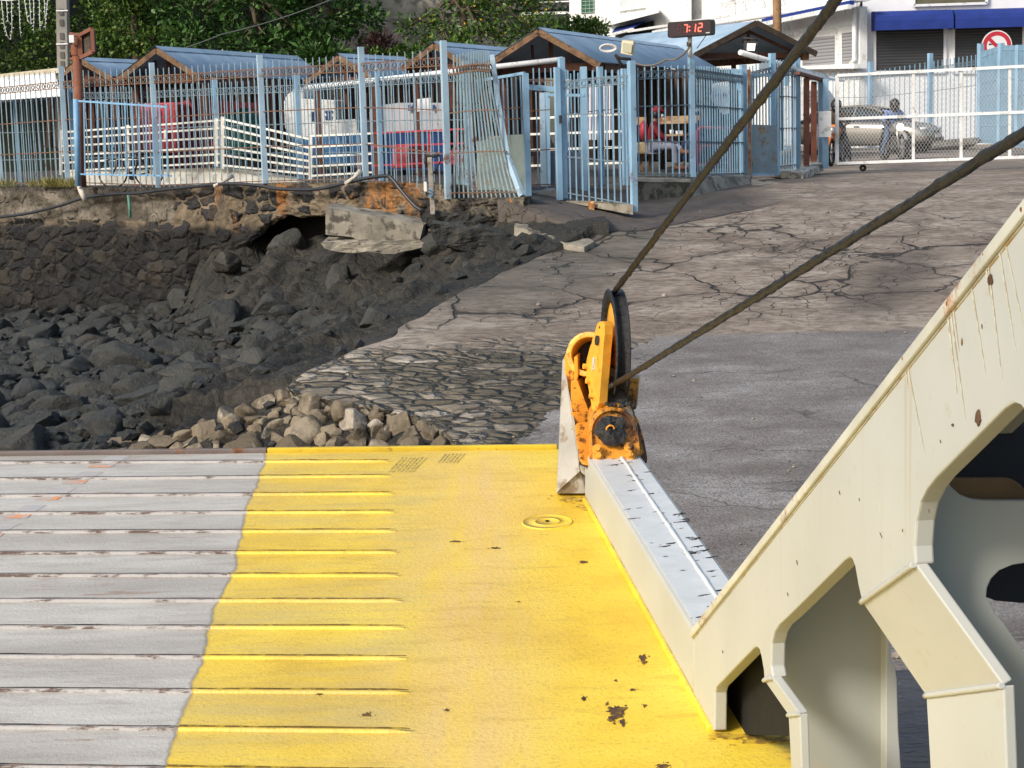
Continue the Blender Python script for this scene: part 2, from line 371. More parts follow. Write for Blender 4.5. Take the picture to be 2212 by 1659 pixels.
# sea
t = NT('sea_water'); p = t.pos(); pm = t.map(p, (.8, 2.4, 1))
h = t.math('ADD', t.noise(pm, 1.6, 5, .6, .6), t.math('MULTIPLY', t.noise(pm, 6, 4, .6), .35))
foam = t.ramp(t.noise(t.map(p, (1, 3, 1)), 3.5, 8, .7), [(.70, 0.0), (.76, .8)])
t.done(t.mix(foam, (.075, .078, .088), (.6, .63, .66)), .12, t.bump(h, 1.0, .22), None, .5)
mb = MB(); mb.add([(-300, -60, 0), (300, -60, 0), (300, 200, 0), (-300, 200, 0)], [(0, 1, 2, 3)])
struct(mb.build('sea', t.m))

# ---------------- rocks ----------------
def rock_mesh(seed, sub=3, planes=11, flat=(1, .85, .62), rough=.05):
    rnd = random.Random(seed); bm = bmesh.new(); bmesh.ops.create_icosphere(bm, subdivisions=sub, radius=1)
    pl = []
    for _ in range(planes):
        n = Vector((rnd.gauss(0, 1), rnd.gauss(0, 1), rnd.gauss(0, .9))).normalized(); pl.append((n, rnd.uniform(.42, .80)))
    for v in bm.verts:
        for n, d in pl:
            k = v.co.dot(n) - d
            if k > 0: v.co -= n * k * .96
        v.co += v.co.normalized() * rough * mnoise.fractal(v.co * 2.2 + Vector((seed * 3.1, 0, 0)), .8, 2, 5)
        v.co = Vector((v.co.x * flat[0], v.co.y * flat[1], v.co.z * flat[2]))
    me = bpy.data.meshes.new('boulder'); bm.to_mesh(me); bm.free()
    me.polygons.foreach_set('use_smooth', [True] * len(me.polygons)); me.set_sharp_from_angle(angle=R(42)); return me
DARK = []; LIGHT = []
for i in range(14):
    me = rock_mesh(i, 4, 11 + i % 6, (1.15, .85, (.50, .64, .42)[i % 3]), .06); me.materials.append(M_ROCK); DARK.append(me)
for i in range(8):
    me = rock_mesh(40 + i, 3, 12, (1, .85, .7), .07); me.materials.append(M_PALE); LIGHT.append(me)
def rock(name, me, loc, s, label, cat, group, rz=None, tilt=.3):
    o = bpy.data.objects.new(name, me); COL.objects.link(o); o.location = loc
    o.rotation_euler = (random.uniform(-tilt, tilt), random.uniform(-tilt, tilt), random.uniform(0, 6.3) if rz is None else rz)
    o.scale = (s, s, s); return tag(o, label, cat, group)
placed = []
def to_px(p):
    c = CAMR.transposed() @ (Vector(p) - ORG); return CU + F_PX * c.x / -c.z, CV - F_PX * c.y / -c.z
LEDGE = [(0, 1000), (250, 958), (400, 890), (500, 835), (640, 765), (750, 705), (850, 655), (1000, 590), (1200, 540)]
def in_ledge(x, y, z, m=0):
    u, v = to_px((x, y, z)); return v > pwl(u, LEDGE) + m
def free(x, y, r, k=.72): return all((x - a) ** 2 + (y - b) ** 2 > ((r + c) * k) ** 2 for a, b, c in placed)
# boulders one can pick out
SIG = [(418, 800, 62, 5, 'large flat-topped grey slab boulder lying low in the middle of the dark boulders', .05),
       (208, 742, 46, 1, 'pale-faced angular grey boulder with a sharp ridge near the foot of the dark wall', .1),
       (276, 738, 34, 3, 'round dark boulder with cut facets beside the ridged grey boulder', .3),
       (622, 522, 52, 7, 'big rounded black boulder in the hollow under the broken wall', .1),
       (712, 545, 42, 9, 'wide low black boulder below the fallen concrete slab', .1),
       (100, 838, 50, 2, 'long dark boulder with a flat top near the left edge of the beach', .05),
       (24, 842, 36, 8, 'blunt dark boulder cut by the left edge of the photo', .1),
       (205, 832, 34, 10, 'dome-shaped grey boulder between two long dark boulders', .2),
       (345, 705, 34, 12, 'rounded dark boulder at the top of the boulder field', .3),
       (530, 700, 46, 4, 'sloping dark boulder in front of the low rock hollow', .2),
       (312, 832, 50, 6, 'slanting dark boulder left of the flat-topped slab boulder', .2),
       (548, 733, 50, 11, 'long split boulder with a pale top edge at the foot of the rock ledge', .1),
       (810, 684, 44, 13, 'brown-topped flat rock lying alone on the dark rock ledge', .0),
       (455, 745, 36, 0, 'humped dark boulder with a smooth back in the centre of the field', .2),
       (503, 757, 36, 5, 'small humped boulder right of the smooth-backed boulder', .2),
       (222, 875, 40, 9, 'steep dark boulder with a peaked top near the front of the beach', .3)]
for u, v, hw, mi, lab, ti in SIG:
    y = 34.0
    d = ray(u, v)
    for k in range(600):                                  # walk down the sight line to the beach
        q = ORG + d * (12 + k * .05)
        if q.z < beach_z(q.x, q.y, False) + .1: break
    s = hw / F_PX * q.y * 1.05
    rock('boulder', DARK[mi], (q.x, q.y, beach_z(q.x, q.y, False) + s * .12), s, lab, 'boulder', 'dark boulders on the beach', random.uniform(-.4, .4), ti)
    placed.append((q.x, q.y, s * .9))
cnt = 0; tries = 0
while cnt < 178 and tries < 60000:
    tries += 1
    y = random.uniform(19.2, 37); x = random.uniform(-.31 * y, .02 * y)
    de = xl(y) - x if y < 28.5 else 5
    big = .52 if cnt < 60 else (.38 if cnt < 140 else .27)
    s = big * random.uniform(.75, 1.25)
    zb = .20
    z = beach_z(x, y, False)
    if de < .4 or in_ledge(x, y, z) or dwall(x, y) < .3 or z > zb + .62 and not (y > 30 and random.random() < .04): continue
    if not free(x, y, s): continue
    rock('boulder', random.choice(DARK), (x, y, z + s * .1), s, 'dark weathered boulder lying among many like it on the beach', 'boulder', 'dark boulders on the beach')
    placed.append((x, y, s)); cnt += 1
# pale rubble below the corner of the stone pitching
cnt = 0; tries = 0; pp = []
while cnt < 120 and tries < 60000:
    tries += 1
    u = random.uniform(250, 1010) if random.random() < .2 else random.uniform(450, 1010); v = random.uniform(850, 985)
    vtop = pwl(u, [(250, 955), (400, 925), (500, 888), (600, 852), (630, 854), (780, 877), (905, 906), (1010, 975)])
    if v < vtop: continue
    q = slip_pt(u, v); s = random.uniform(.12, .29) * (1.15 if v > 930 else 1); x, y = q.x, q.y
    if any((x - a) ** 2 + (y - b) ** 2 < ((s + c) * .66) ** 2 for a, b, c in pp): continue
    d = ray(u, v); hit = None
    for k in range(400):
        g_ = ORG + d * (12 + k * .05)
        if g_.z < beach_z(g_.x, g_.y, False) + .05: hit = g_; break
    if hit is None: continue
    if xl(hit.y) - hit.x < .02: continue
    rock('pale_stone', random.choice(LIGHT), (hit.x, hit.y, beach_z(hit.x, hit.y, False) + s * .02), s, 'pale tan rubble stone at the broken lower corner of the slipway', 'stone', 'pale rubble stones by the slipway', None, .6)
    pp.append((x, y, s)); placed.append((hit.x, hit.y, s)); cnt += 1
# small stones: too many to count
mb = MB(); base = []
for i in range(5):
    me = rock_mesh(80 + i, 1, 6); base.append(([v.co.copy() for v in me.vertices], [tuple(p.vertices) for p in me.polygons])); bpy.data.meshes.remove(me)
k = 0; tries = 0
while k < 3600 and tries < 40000:
    tries += 1
    y = random.uniform(17.5, 37); x = random.uniform(-.33 * y, .02 * y)
    if xl(y) - x < .15 and y < 28.5 or dwall(x, y) < .2: continue
    z = beach_z(x, y)
    zb = .20
    if (z > zb + .6 or in_ledge(x, y, z, 8)) and random.random() < .97: continue
    s = random.uniform(.05, .19) * (1 if random.random() < .8 else 1.4); vs, fs = random.choice(base); m = Matrix.Rotation(random.uniform(0, 6.3), 3, 'Z') @ Matrix.Rotation(random.uniform(-.5, .5), 3, 'X') * s
    mb.add([m @ p + Vector((x, y, z + s * .2)) for p in vs], fs, False); k += 1
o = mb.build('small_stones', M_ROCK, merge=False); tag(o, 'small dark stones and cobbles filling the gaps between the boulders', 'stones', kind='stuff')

mb = MB(); rg_ = random.Random(21)
for k in range(260):
    y = rg_.uniform(11, 36); x = xl(y) + .1 + (rg_.random() ** 1.3) * 9 if y < 28 else rg_.uniform(2, 9)
    s = rg_.uniform(.008, .028) * (2 if rg_.random() < .06 else 1); vs, fs = rg_.choice(base); m = Matrix.Rotation(rg_.uniform(0, 6.3), 3, 'Z') * s
    mb.add([m @ p + Vector((x, y, gz(x, y) + s * .4)) for p in vs], fs, False)
o = mb.build('grit', simple('pale_grit', (.22, .19, .16), .85, .6, 3, .3), merge=False); tag(o, 'loose grit and small pebbles scattered over the slipway', 'grit', kind='stuff')
# ---------------- sea wall ----------------
def mat_wall():
    t = NT('rubble_masonry'); p = t.pos(); x, y, z = t.sep(p)
    pv = t.map(p, (1, 0.35, 1.25))
    wv = t.warp(t.warp(pv, 1.5, .4), 7, .09); se = t.vor(wv, 3.0, 'DISTANCE_TO_EDGE', 1.0); sc = t.sep(t.vor(wv, 3.0, 'F1', 1.0, 'Color'))[0]
    n = t.noise(p, 2.2, 8, .65); n2 = t.noise(p, 16, 5)
    upper = t.ramp(t.math('MULTIPLY', z, .3), [(.60, 0.0), (.66, 1.0)])
    stone = t.mix(t.ramp(n2, [(.45, 0.0), (.6, .5)]), t.ramp(sc, [(0, (.014, .015, .018)), (.6, (.035, .035, .037)), (1, (.10, .085, .065))]), (.06, .055, .05)); stone = t.mix(upper, t.mix(.6, stone, (.004, .004, .005)), stone)
    mort = t.mix(upper, t.ramp(n, [(.44, (.009, .008, .007)), (.62, (.07, .056, .04))]), t.ramp(n, [(.38, (.085, .066, .043)), (.62, (.27, .215, .15))]))
    low = t.ramp(t.math('ADD', t.math('MULTIPLY', z, .3), t.math('MULTIPLY', t.math('SUBTRACT', n, .5), .5)), [(.44, .97), (.60, .2)]); mort = t.mix(low, mort, (.012, .013, .015))
    thr = t.mix(upper, (.035, .035, .035), (.11, .11, .11))
    m = t.ramp(t.math('DIVIDE', se, thr), [(.6, 0.0), (1.0, 1.0)])
    big = t.math('MULTIPLY', m, t.ramp(t.math('ADD', t.math('MULTIPLY', upper, t.math('SUBTRACT', .62, sc)), .5), [(.45, 0.0), (.5, 1.0)]))
    stonewall = t.mix(big, mort, stone)
    # concrete cap on the left stretch (x < -6.3), masonry right of it
    capc = t.ramp(t.noise(p, 1.4, 8, .6), [(.38, (.065, .055, .042)), (.5, (.13, .113, .09)), (.62, (.22, .195, .16))])
    capc = t.mix(t.ramp(n2, [(.50, 0.0), (.62, .7)]), capc, (.06, .052, .042))
    capm = t.math('MULTIPLY', t.ramp(t.math('MULTIPLY', x, -.1), [(.655, 0.0), (.66, 1.0)]), t.ramp(t.math('MULTIPLY', z, .3), [(.654, 0.0), (.66, 1.0)]))
    col = t.mix(capm, stonewall, capc)
    crust = t.ramp(t.math('ADD', t.math('MULTIPLY', z, .3), t.math('MULTIPLY', t.math('SUBTRACT', t.noise(p, 4, 7, .7), .5), .12)), [(.815, 0.0), (.84, 1.0)])
    crust = t.math('MULTIPLY', crust, t.ramp(t.math('MULTIPLY', x, -.1), [(.6, 0.0), (.68, 1.0)]))
    col = t.mix(crust, col, t.ramp(t.noise(p, 14, 6, .7), [(.35, (.018, .017, .016)), (.7, (.11, .095, .08))]))
    right = t.ramp(t.math('MULTIPLY', x, -.1), [(.10, 1.0), (.30, 0.0)])
    rc = t.ramp(t.noise(p, 2.4, 8, .7), [(.38, (.028, .026, .026)), (.52, (.10, .088, .07)), (.68, (.27, .23, .175))])
    col = t.mix(t.math('MULTIPLY', right, .9), col, rc)
    rm = t.math('MULTIPLY', t.ramp(t.noise(t.map(p, (1.6, .6, .25)), 1.7, 5, .7), [(.535, 0.0), (.60, .85)]), t.ramp(t.math('MULTIPLY', x, -.1), [(.08, 0.0), (.16, 1.0), (.52, 1.0), (.6, 0.0)]))
    rm = t.math('MULTIPLY', rm, t.ramp(t.math('MULTIPLY', z, .3), [(.58, 0.0), (.72, 1.0)]))
    col = t.mix(rm, col, t.ramp(n2, [(.3, (.17, .06, .018)), (.7, (.42, .20, .06))]))
    hb = t.math('ADD', t.math('MULTIPLY', n2, .8), t.math('MULTIPLY', big, t.math('MINIMUM', t.math('MULTIPLY', se, 6), 1.2)))
    return t.done(col, .85, t.bump(hb, .9, .05), None, .3)
M_WALL = mat_wall()
wt = thing('sea_wall', 'old rubble stone sea wall with concrete cap and rust stains, undermined below the fence', 'wall', (WA.x, WA.y, 0))
TOP = [(-500, 404), (0, 404), (345, 405), (573, 396), (790, 393), (880, 395), (964, 402), (966, 430), (1135, 426)]
BOT = [(-500, 720), (395, 700), (430, 610), (470, 570), (520, 535), (555, 500), (590, 474), (700, 466), (760, 470), (830, 478), (880, 500), (1000, 512), (1135, 500)]
def wall_y(u): return 1.0 / (1 / 39.4 + (1 / 30.9 - 1 / 39.4) * u / 956.0)
mb = MB(); NU, NZ = 420, 46
for i in range(NU + 1):
    u = -500 + 1632 * i / NU; y = wall_y(max(u, -800)); pt = W(u, pwl(u, TOP), y); pb = W(u, pwl(u, BOT) + 10 * mnoise.fractal(Vector((u * .03, 0, 0)), .8, 2, 4), y)
    for j in range(NZ + 1):
        p = Vector((pt.x, pt.y, lerp(pb.z, pt.z, j / NZ))); n3 = Vector((WN.x, WN.y, 0))
        off = .07 * mnoise.fractal(p * 1.6, .7, 2.2, 6) + .05 * mnoise.fractal(p * 6, .7, 2.2, 3)
        vv = CV + 0
        if u < 425 and p.z < pt.z - .80: off += .30 + .05 * mnoise.noise(p * 2)
        if u < 425 and p.z > pt.z - .22: off += .02 + .07 * abs(mnoise.fractal(p * 5, .6, 2.2, 5))
        if u > 870: off += .16 * mnoise.fractal(p * 2.4 + Vector((5, 0, 0)), .7, 2.2, 5) * (1 if p.z < pt.z - .25 or u > 966 and p.z < pt.z - .12 else .1)
        if j <= 1 and u > 440: off -= .12
        mb.v.append(p + n3 * off)
    mb.v.append(pt - Vector((WN.x, WN.y, 0)) * .5)
K = NZ + 2
for i in range(NU):
    for j in range(K - 1):
        a = i * K + j; mb.f.append((a, a + K, a + K + 1, a + 1)); mb.sm.append(j < NZ)
mb.build('masonry_face', M_WALL, wt, merge=False)
M_HOLLOW = simple('hollow_shade', (.008, .008, .008), .9, .5, 3, .6)  # near-black backing, painting the shade of the hollow under the wall
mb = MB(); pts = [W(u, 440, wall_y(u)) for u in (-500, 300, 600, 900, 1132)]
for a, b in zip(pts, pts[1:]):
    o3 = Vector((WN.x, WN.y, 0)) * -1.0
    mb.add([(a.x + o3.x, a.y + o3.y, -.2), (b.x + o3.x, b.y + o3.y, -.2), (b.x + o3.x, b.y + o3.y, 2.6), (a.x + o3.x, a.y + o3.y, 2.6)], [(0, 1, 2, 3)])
mb.build('hollow_backing', M_HOLLOW, wt)

M_CONC = simple('weathered_concrete', (.27, .245, .20), .85, .3, 2.5, .5, (.09, .08, .065), .5)
M_CONC_D = simple('stained_concrete', (.17, .16, .135), .85, .35, 2.2, .5, (.05, .048, .04), .7)
M_CONC_L = simple('light_concrete', (.42, .39, .34), .85, .2, 2.5, .35, (.18, .16, .13), .4)
def displaced(mb, amp, sc, seed=0):
    bm = bmesh.new(); me = bpy.data.meshes.new('t'); me.from_pydata([tuple(v) for v in mb.v], [], mb.f); bm.from_mesh(me); bpy.data.meshes.remove(me)
    bmesh.ops.remove_doubles(bm, verts=bm.verts, dist=1e-5); bmesh.ops.triangulate(bm, faces=bm.faces)
    for _ in range(5):
        es = [e for e in bm.edges if e.calc_length() > .16]
        if not es: break
        bmesh.ops.subdivide_edges(bm, edges=es, cuts=1)
        bmesh.ops.triangulate(bm, faces=bm.faces)
    bm.normal_update()
    for v in bm.verts: v.co += v.normal * amp * mnoise.fractal(v.co * sc + Vector((seed, 0, 0)), .7, 2.2, 5)
    r = MB(); r.add([v.co.copy() for v in bm.verts], [tuple(v.index for v in f.verts) for f in bm.faces], False); bm.free(); return r
def slab_px(px, y, ext, amp=.02, sc=3, seed=0):
    mb = MB(); mb.prism([W(u, v, y if not isinstance(y, (list, tuple)) else y[i]) for i, (u, v) in enumerate(px)], ext)
    return displaced(mb, amp, sc, seed)
ext = Vector((.25, .55, .12))
o = slab_px([(703, 449), (780, 462), (842, 472), (915, 486), (906, 521), (850, 518), (800, 534), (760, 512), (703, 507)], 30.1, (.1, .6, .05), .010, 3, 1).build('concrete_slab', M_CONC)
tag(o, 'long broken pale concrete slab tipped down from the sea wall onto the rocks', 'concrete slab')
o = slab_px([(690, 524), (760, 520), (900, 522), (930, 530), (850, 548), (760, 545), (700, 538)], 29.9, (.1, .6, .05), .05, 3, 2).build('concrete_lump', M_CONC)
tag(o, 'rough pale lump of broken concrete on the rocks below the tipped slab', 'concrete lump')
kb = thing('kerb_block', 'square concrete block with an orange rust stripe at the foot of the leaning fence post', 'concrete block', W(1120, 482, 29.9))
slab_px([(1113, 427), (1143, 425), (1142, 478), (1114, 483)], 29.9, (.05, .5, 0), .01, 4).build('block', M_CONC_D, kb)
M_RUSTSTAIN = simple('rust_stained', (.34, .15, .045), .85, .4, 6, .3, (.6, .4, .2), .3)
slab_px([(1101, 429), (1113, 427), (1115, 483), (1103, 486)], 29.9, (.04, .5, 0), .01, 4).build('stained_face', M_RUSTSTAIN, kb)
o = slab_px([(1112, 484), (1195, 486), (1250, 502), (1285, 522), (1262, 533), (1225, 528), (1190, 510), (1150, 500), (1110, 492)], [29.5, 29.4, 29.0, 28.0, 27.6, 27.8, 28.4, 28.8, 29.1], (0, 0, -.2), .03, 3).build('concrete_kerb', M_CONC)
tag(o, 'broken tongue of pale concrete kerb at the top corner of the slipway', 'kerb')
# black crust of rock below the wall's right end
for (px, y, lab, s) in [([(905, 455), (1000, 455), (1100, 472), (1190, 500), (1180, 520), (1060, 508), (960, 500), (920, 484)], 30.3, 'rough black crust of broken rock under the right end of the wall', 4),
                    ([(925, 480), (1030, 492), (1130, 515), (1210, 528), (1150, 545), (1000, 540), (930, 528)], 29.0, 'wide dark rock shelf between the tipped slab and the slipway', 5)]:
    o = slab_px(px, y, (.3, .9, -.1), .13, 1.8, s).build('rock_shelf', M_ROCK); tag(o, lab, 'rock')
# ---------------- ferry bow ramp ----------------
RS, RZ0 = .0577, 1.675
RP0 = (0, 0, RZ0); RN = Vector((0, -RS, 1)).normalized()
def ramp_pt(u, v, h=0.0): return onplane(u, v, (0, 0, RZ0 + h), RN)
LA, LB = ramp_pt(1265, 1080), ramp_pt(1540, 1580)
TD = Vector((LA.x - LB.x, LA.y - LB.y, 0)).normalized(); NR = Vector((TD.y, -TD.x, 0))     # along the side, and outwards to the right
def PP(u, v, off=0.0): return onplane(u, v, LB + NR * off, NR)
g0, g1 = ramp_pt(577, 975), ramp_pt(360, 1659)

def mat_deck():
    t = NT('deck_paint'); p = t.pos(); x, y, z = t.sep(p)
    k = (g0.x - g1.x) / (g0.y - g1.y)
    f = t.math('SUBTRACT', t.math('SUBTRACT', x, g1.x), t.math('MULTIPLY', t.math('SUBTRACT', y, g1.y), k))
    f = t.math('ADD', f, t.math('MULTIPLY', t.math('SUBTRACT', t.noise(p, 7, 4, .6), .5), .05))
    f = t.math('ADD', f, t.math('MULTIPLY', t.math('SUBTRACT', t.noise(t.map(p, (0, 1, 0)), 1.1, 2, .5), .5), .10))
    m = t.ramp(t.math('ADD', f, .5), [(.5, 0.0), (.503, 1.0)])
    ps = t.map(p, (.22, 1, 1)); n1 = t.noise(ps, 2.6, 8, .65); n2 = t.noise(ps, 14, 6, .7); n3 = t.noise(p, 60, 4, .7)
    grey = t.ramp(n1, [(.36, (.42, .39, .345)), (.5, (.52, .49, .44)), (.62, (.61, .585, .535))])
    grey = t.mix(t.ramp(n2, [(.50, 0.0), (.64, .4)]), grey, (.30, .26, .23))
    grey = t.mix(t.ramp(t.noise(ps, 5, 7, .7), [(.60, 0.0), (.66, .7)]), grey, (.32, .19, .13))
    yn = t.noise(p, 1.4, 8, .62)
    yel = t.ramp(yn, [(.36, (.76, .50, .035)), (.5, (.88, .61, .045)), (.64, (.93, .69, .07))])
    # worn wheel tracks, paler and browner
    xr = t.math('SUBTRACT', x, t.math('MULTIPLY', t.math('SUBTRACT', y, g1.y), k))
    tr = t.math('ABSOLUTE', t.math('ADD', x, .22 + .0))
    wear = t.math('MULTIPLY', t.ramp(tr, [(.05, 1.0), (.45, 0.0)]), t.ramp(t.noise(t.map(p, (2, .35, 1)), 2.2, 6, .65), [(.36, 0.1), (.64, .85)]))
    yel = t.mix(wear, yel, (.80, .56, .22))
    wl = t.math('MULTIPLY', t.ramp(t.math('SUBTRACT', -.25, x), [(0.0, 0.0), (.25, 1.0)]), t.ramp(t.noise(ps, 3, 7, .7), [(.42, .12), (.62, .75)]))
    yel = t.mix(wl, yel, (.60, .47, .17))
    yel = t.mix(t.ramp(n3, [(.54, 0.0), (.64, .32)]), yel, (.42, .26, .03))
    yel = t.mix(t.ramp(n2, [(.54, 0.0), (.64, .30)]), yel, (.50, .33, .05))
    sp = t.noise(t.map(p, (.7, 1, 1)), 3.3, 9, .72); yel = t.mix(t.ramp(sp, [(.685, 0.0), (.70, 1.0)]), yel, (.08, .045, .02))
    rr = t.ramp(t.math('ADD', t.math('MULTIPLY', t.math('SUBTRACT', x, .78), 1.6), t.math('MULTIPLY', t.math('SUBTRACT', t.noise(t.map(p, (1, 3, 1)), 4, 8, .75), .5), 1.4)), [(.15, 0.0), (.35, .85)])
    yel = t.mix(t.math('MULTIPLY', rr, t.ramp(y, [(0, 1.0), (1, 1.0)])), yel, (.22, .10, .02))
    col = t.mix(m, grey, yel)
    line = t.ramp(t.math('ABSOLUTE', f), [(.0, .55), (.012, 0.0)]); col = t.mix(line, col, (.16, .12, .08))
    rough = t.mix(m, .36, .40)
    rr2 = t.mix(t.ramp(n2, [(.3, 0.0), (.8, .5)]), rough, .65)
    return t.done(col, rr2, t.bump(t.math('ADD', t.math('MULTIPLY', n3, .8), t.math('MULTIPLY', n2, .6)), .6, .008), None, .5)
def mat_cream(name, c=(.465, .48, .455), streak=1.0):
    t = NT(name); p = t.pos(); x, y, z = t.sep(p)
    n = t.noise(p, 2.2, 4, .5); col = t.ramp(n, [(.3, tuple(k * .93 for k in c)), (.7, tuple(k * 1.05 for k in c))])
    sm = t.math('MULTIPLY', t.ramp(t.noise(t.map(p, (1, 9.0, .16)), 2.6, 6, .65), [(.60, 0.0), (.68, .35 * streak)]), t.ramp(z, [(0, 0.0), (1, 1.0)]))
    zz = t.ramp(t.math('MULTIPLY', t.math('ADD', z, t.math('MULTIPLY', y, .613)), .1), [(.52, 0.0), (.565, .85)])
    sm = t.math('MULTIPLY', sm, zz)
    col = t.mix(sm, col, (.36, .25, .10))
    chip = t.ramp(t.noise(p, 6, 8, .75), [(.70, 0.0), (.712, 1.0)]); col = t.mix(chip, col, (.14, .05, .02))
    col = t.mix(t.ramp(t.noise(p, 22, 5, .7), [(.60, 0.0), (.68, .35)]), col, (.42, .37, .26))
    return t.done(col, .42, t.bump(t.math('ADD', n, t.math('MULTIPLY', t.noise(p, 40, 3), .3)), .15, .006), None, .4)
M_DECK = mat_deck(); M_CREAM = mat_cream('cream_paint'); M_CREAM_SH = mat_cream('cream_paint_shaded', (.37, .385, .35), .6)  # last one: darker cream, the shade inside the girder put into the colour
M_EDGE = painted_metal('flange_paint', (.54, .545, .48), .42, .4, 3.5, None, (.30, .13, .04))
M_NAVY = simple('dark_interior', (.010, .013, .022), .6, .2, 3, .1)
M_BROWN = simple('primer_brown', (.20, .12, .055), .6, .3, 3, .2)
M_GRIME = simple('grimy_steel', (.022, .019, .016), .8, .4, 6, .3, (.05, .03, .02), .3)
M_BOXSHADE = simple('box_shade', (.006, .006, .006), .9, .4, 6, .2)
ramp = thing('ferry_ramp', 'lowered steel ferry ramp, grey and yellow, with a cream side girder rising at the right', 'ramp', ramp_pt(900, 1300))
fl, fr = ramp_pt(0, 986), ramp_pt(1205, 971)
edge_dir = (fr - fl).normalized()
def edge_at(u): 
    d = ray(u, 980); # point of the far edge line seen at column u
    a = ramp_pt(u, 986 - (u / 1205.0) * 15); return a
far_l = fl - edge_dir * 3.2
far_r = LA + (LA - LB).normalized() * .55; far_r = fl + edge_dir * ((far_r.x - fl.x) / edge_dir.x)
def rz(p): return Vector((p[0], p[1], RZ0 + RS * p[1]))
near_out = LB + NR * .36; 
poly = [rz(far_l), rz(far_r), rz(LB + TD * .25), rz(LB + TD * .25 + NR * .34), rz(LB - TD * 4.2 + NR * .34), rz((far_l.x, 1.2))]
mb = MB(); mb.prism(poly, (0, 0, -.22)); mb.build('deck_plate', M_DECK, ramp)
# bright bar along the free edge
M_YEDGE = painted_metal('yellow_edge_paint', (.62, .44, .03), .45, .45, 5); M_GEDGE = painted_metal('worn_edge_steel', (.16, .13, .12), .5, .6, 4)
up = Vector((0, 0, 1)); s0 = edge_at(577)
for (a, b, m) in ((far_l, s0 - edge_dir * .003, M_GEDGE), (s0, fr + edge_dir * .0, M_YEDGE)):
    mb = MB(); a, b = rz(a), rz(b); mb.bar(a + up * .002 + Vector((0, .03, 0)), b + up * .002 + Vector((0, .03, 0)), .035, .045); mb.build('edge_bar', m, ramp, bevel=.006)
ribs = [(1001, 841, 998), (1037, 845, 1030), (1073, 849, 1068), (1111, 852, 1108), (1151, 855, 1149), (1197, 858, 1195), (1245, 861, 1245), (1299, 868, 1300), (1357, 873, 1358), (1420, 879, 1424), (1493, 884, 1498), (1573, 887, 1582), (1659, 892, 1671)]
M_RIB = M_DECK
t = NT('worn_bead'); p = t.pos()
M_BEAD = t.done(t.mix(t.ramp(t.noise(t.map(p, (1, 4, 4)), 5, 7, .75), [(.50, 0.0), (.58, 1.0)]), (.42, .40, .385), (.10, .06, .045)), .7, t.bump(t.noise(p, 60, 4), .5, .006))
M_DLY = simple('dark_brown', (.17, .10, .015), .8, .4, 12, .2, (.40, .28, .02), .7); M_DLG = simple('dark_grey', (.045, .038, .035), .8, .5, 9, .2, (.12, .07, .045), .6)
kk = (g0.x - g1.x) / (g0.y - g1.y)
for (vl, ur, vr) in ribs:
    a, b = ramp_pt(0, vl), ramp_pt(ur, vr); d = (b - a).normalized(); a = a - d * 3.0
    # where the bead crosses the paint line
    tt = ((g1.x - a.x) - kk * (g1.y - a.y)) / (d.x - kk * d.y); c = a + d * tt
    for (q0, q1, m, nm) in ((a, c, M_BEAD, 'tread_bar'), (c, b, M_DECK, 'tread_bar')):
        n = max(6, int((q1 - q0).length / .05)); mb = MB(); L = (q1 - q0).length
        for i in range(n + 1):
            q = q0.lerp(q1, i / n); w = .0105; h = .011
            if m is M_DECK and i == n: w = .003; h = .003
            wob = .0035 * mnoise.noise(Vector((q.x * 14, vl, 0))); q = q + Vector((0, wob, 0)); h *= 1 + .25 * mnoise.noise(Vector((q.x * 20, vl, 4)))
            for (dy, dz) in ((-w, -.004), (-w * .75, h * .7), (-w * .2, h), (w * .5, h * .8), (w * .9, -.004)): mb.v.append(q + Vector((0, dy, dz)))
        for i in range(n):
            for j in range(4): k0 = i * 5 + j; mb.f.append((k0, k0 + 1, k0 + 6, k0 + 5)); mb.sm.append(True)
        mb.build(nm, m, ramp, merge=False)
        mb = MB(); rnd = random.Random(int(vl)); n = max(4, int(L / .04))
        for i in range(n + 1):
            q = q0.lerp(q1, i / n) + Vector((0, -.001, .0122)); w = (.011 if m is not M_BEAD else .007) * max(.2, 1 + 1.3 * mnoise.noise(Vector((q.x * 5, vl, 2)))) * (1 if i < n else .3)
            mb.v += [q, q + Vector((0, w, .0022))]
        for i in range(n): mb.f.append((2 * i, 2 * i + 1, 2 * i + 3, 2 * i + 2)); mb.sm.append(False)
        mb.build('dark_line', M_DLG if m is M_BEAD else M_DLY, ramp, merge=False)  # thin darker strip raised along the top of each bead
M_ORANGE = simple('orange_paint', (.80, .30, .10), .5, .15, 8, .2, (.52, .42, .37), 1.15)
M_FADED = simple('faded_pink_paint', (.50, .45, .425), .55, .08, 6, .2, (.45, .435, .43), 1.2)
for (u0, u1, v0, v1) in ((192, 244, 1004, 1009), (133, 186, 1038, 1045), (76, 128, 1073, 1080), (10, 64, 1110, 1119), (-50, 6, 1150, 1160)):
    mb = MB(); h = .0016; mb.prism([ramp_pt(u0 + 10, v0, h), ramp_pt(u1 + 5, v0, h), ramp_pt(u1 - 6, v1, h), ramp_pt(u0 - 3, v1, h)], (0, 0, .0006)); mb.build('paint_mark', M_ORANGE, ramp)
    mb = MB(); h = .0008; mb.prism([ramp_pt(u0 + 44, v0 - 19, h), ramp_pt(u1 + 38, v0 - 19, h), ramp_pt(u1 + 4, v0 - 1, h), ramp_pt(u0 + 10, v0 - 1, h)], (0, 0, .0006)); mb.build('paint_mark', M_FADED, ramp)
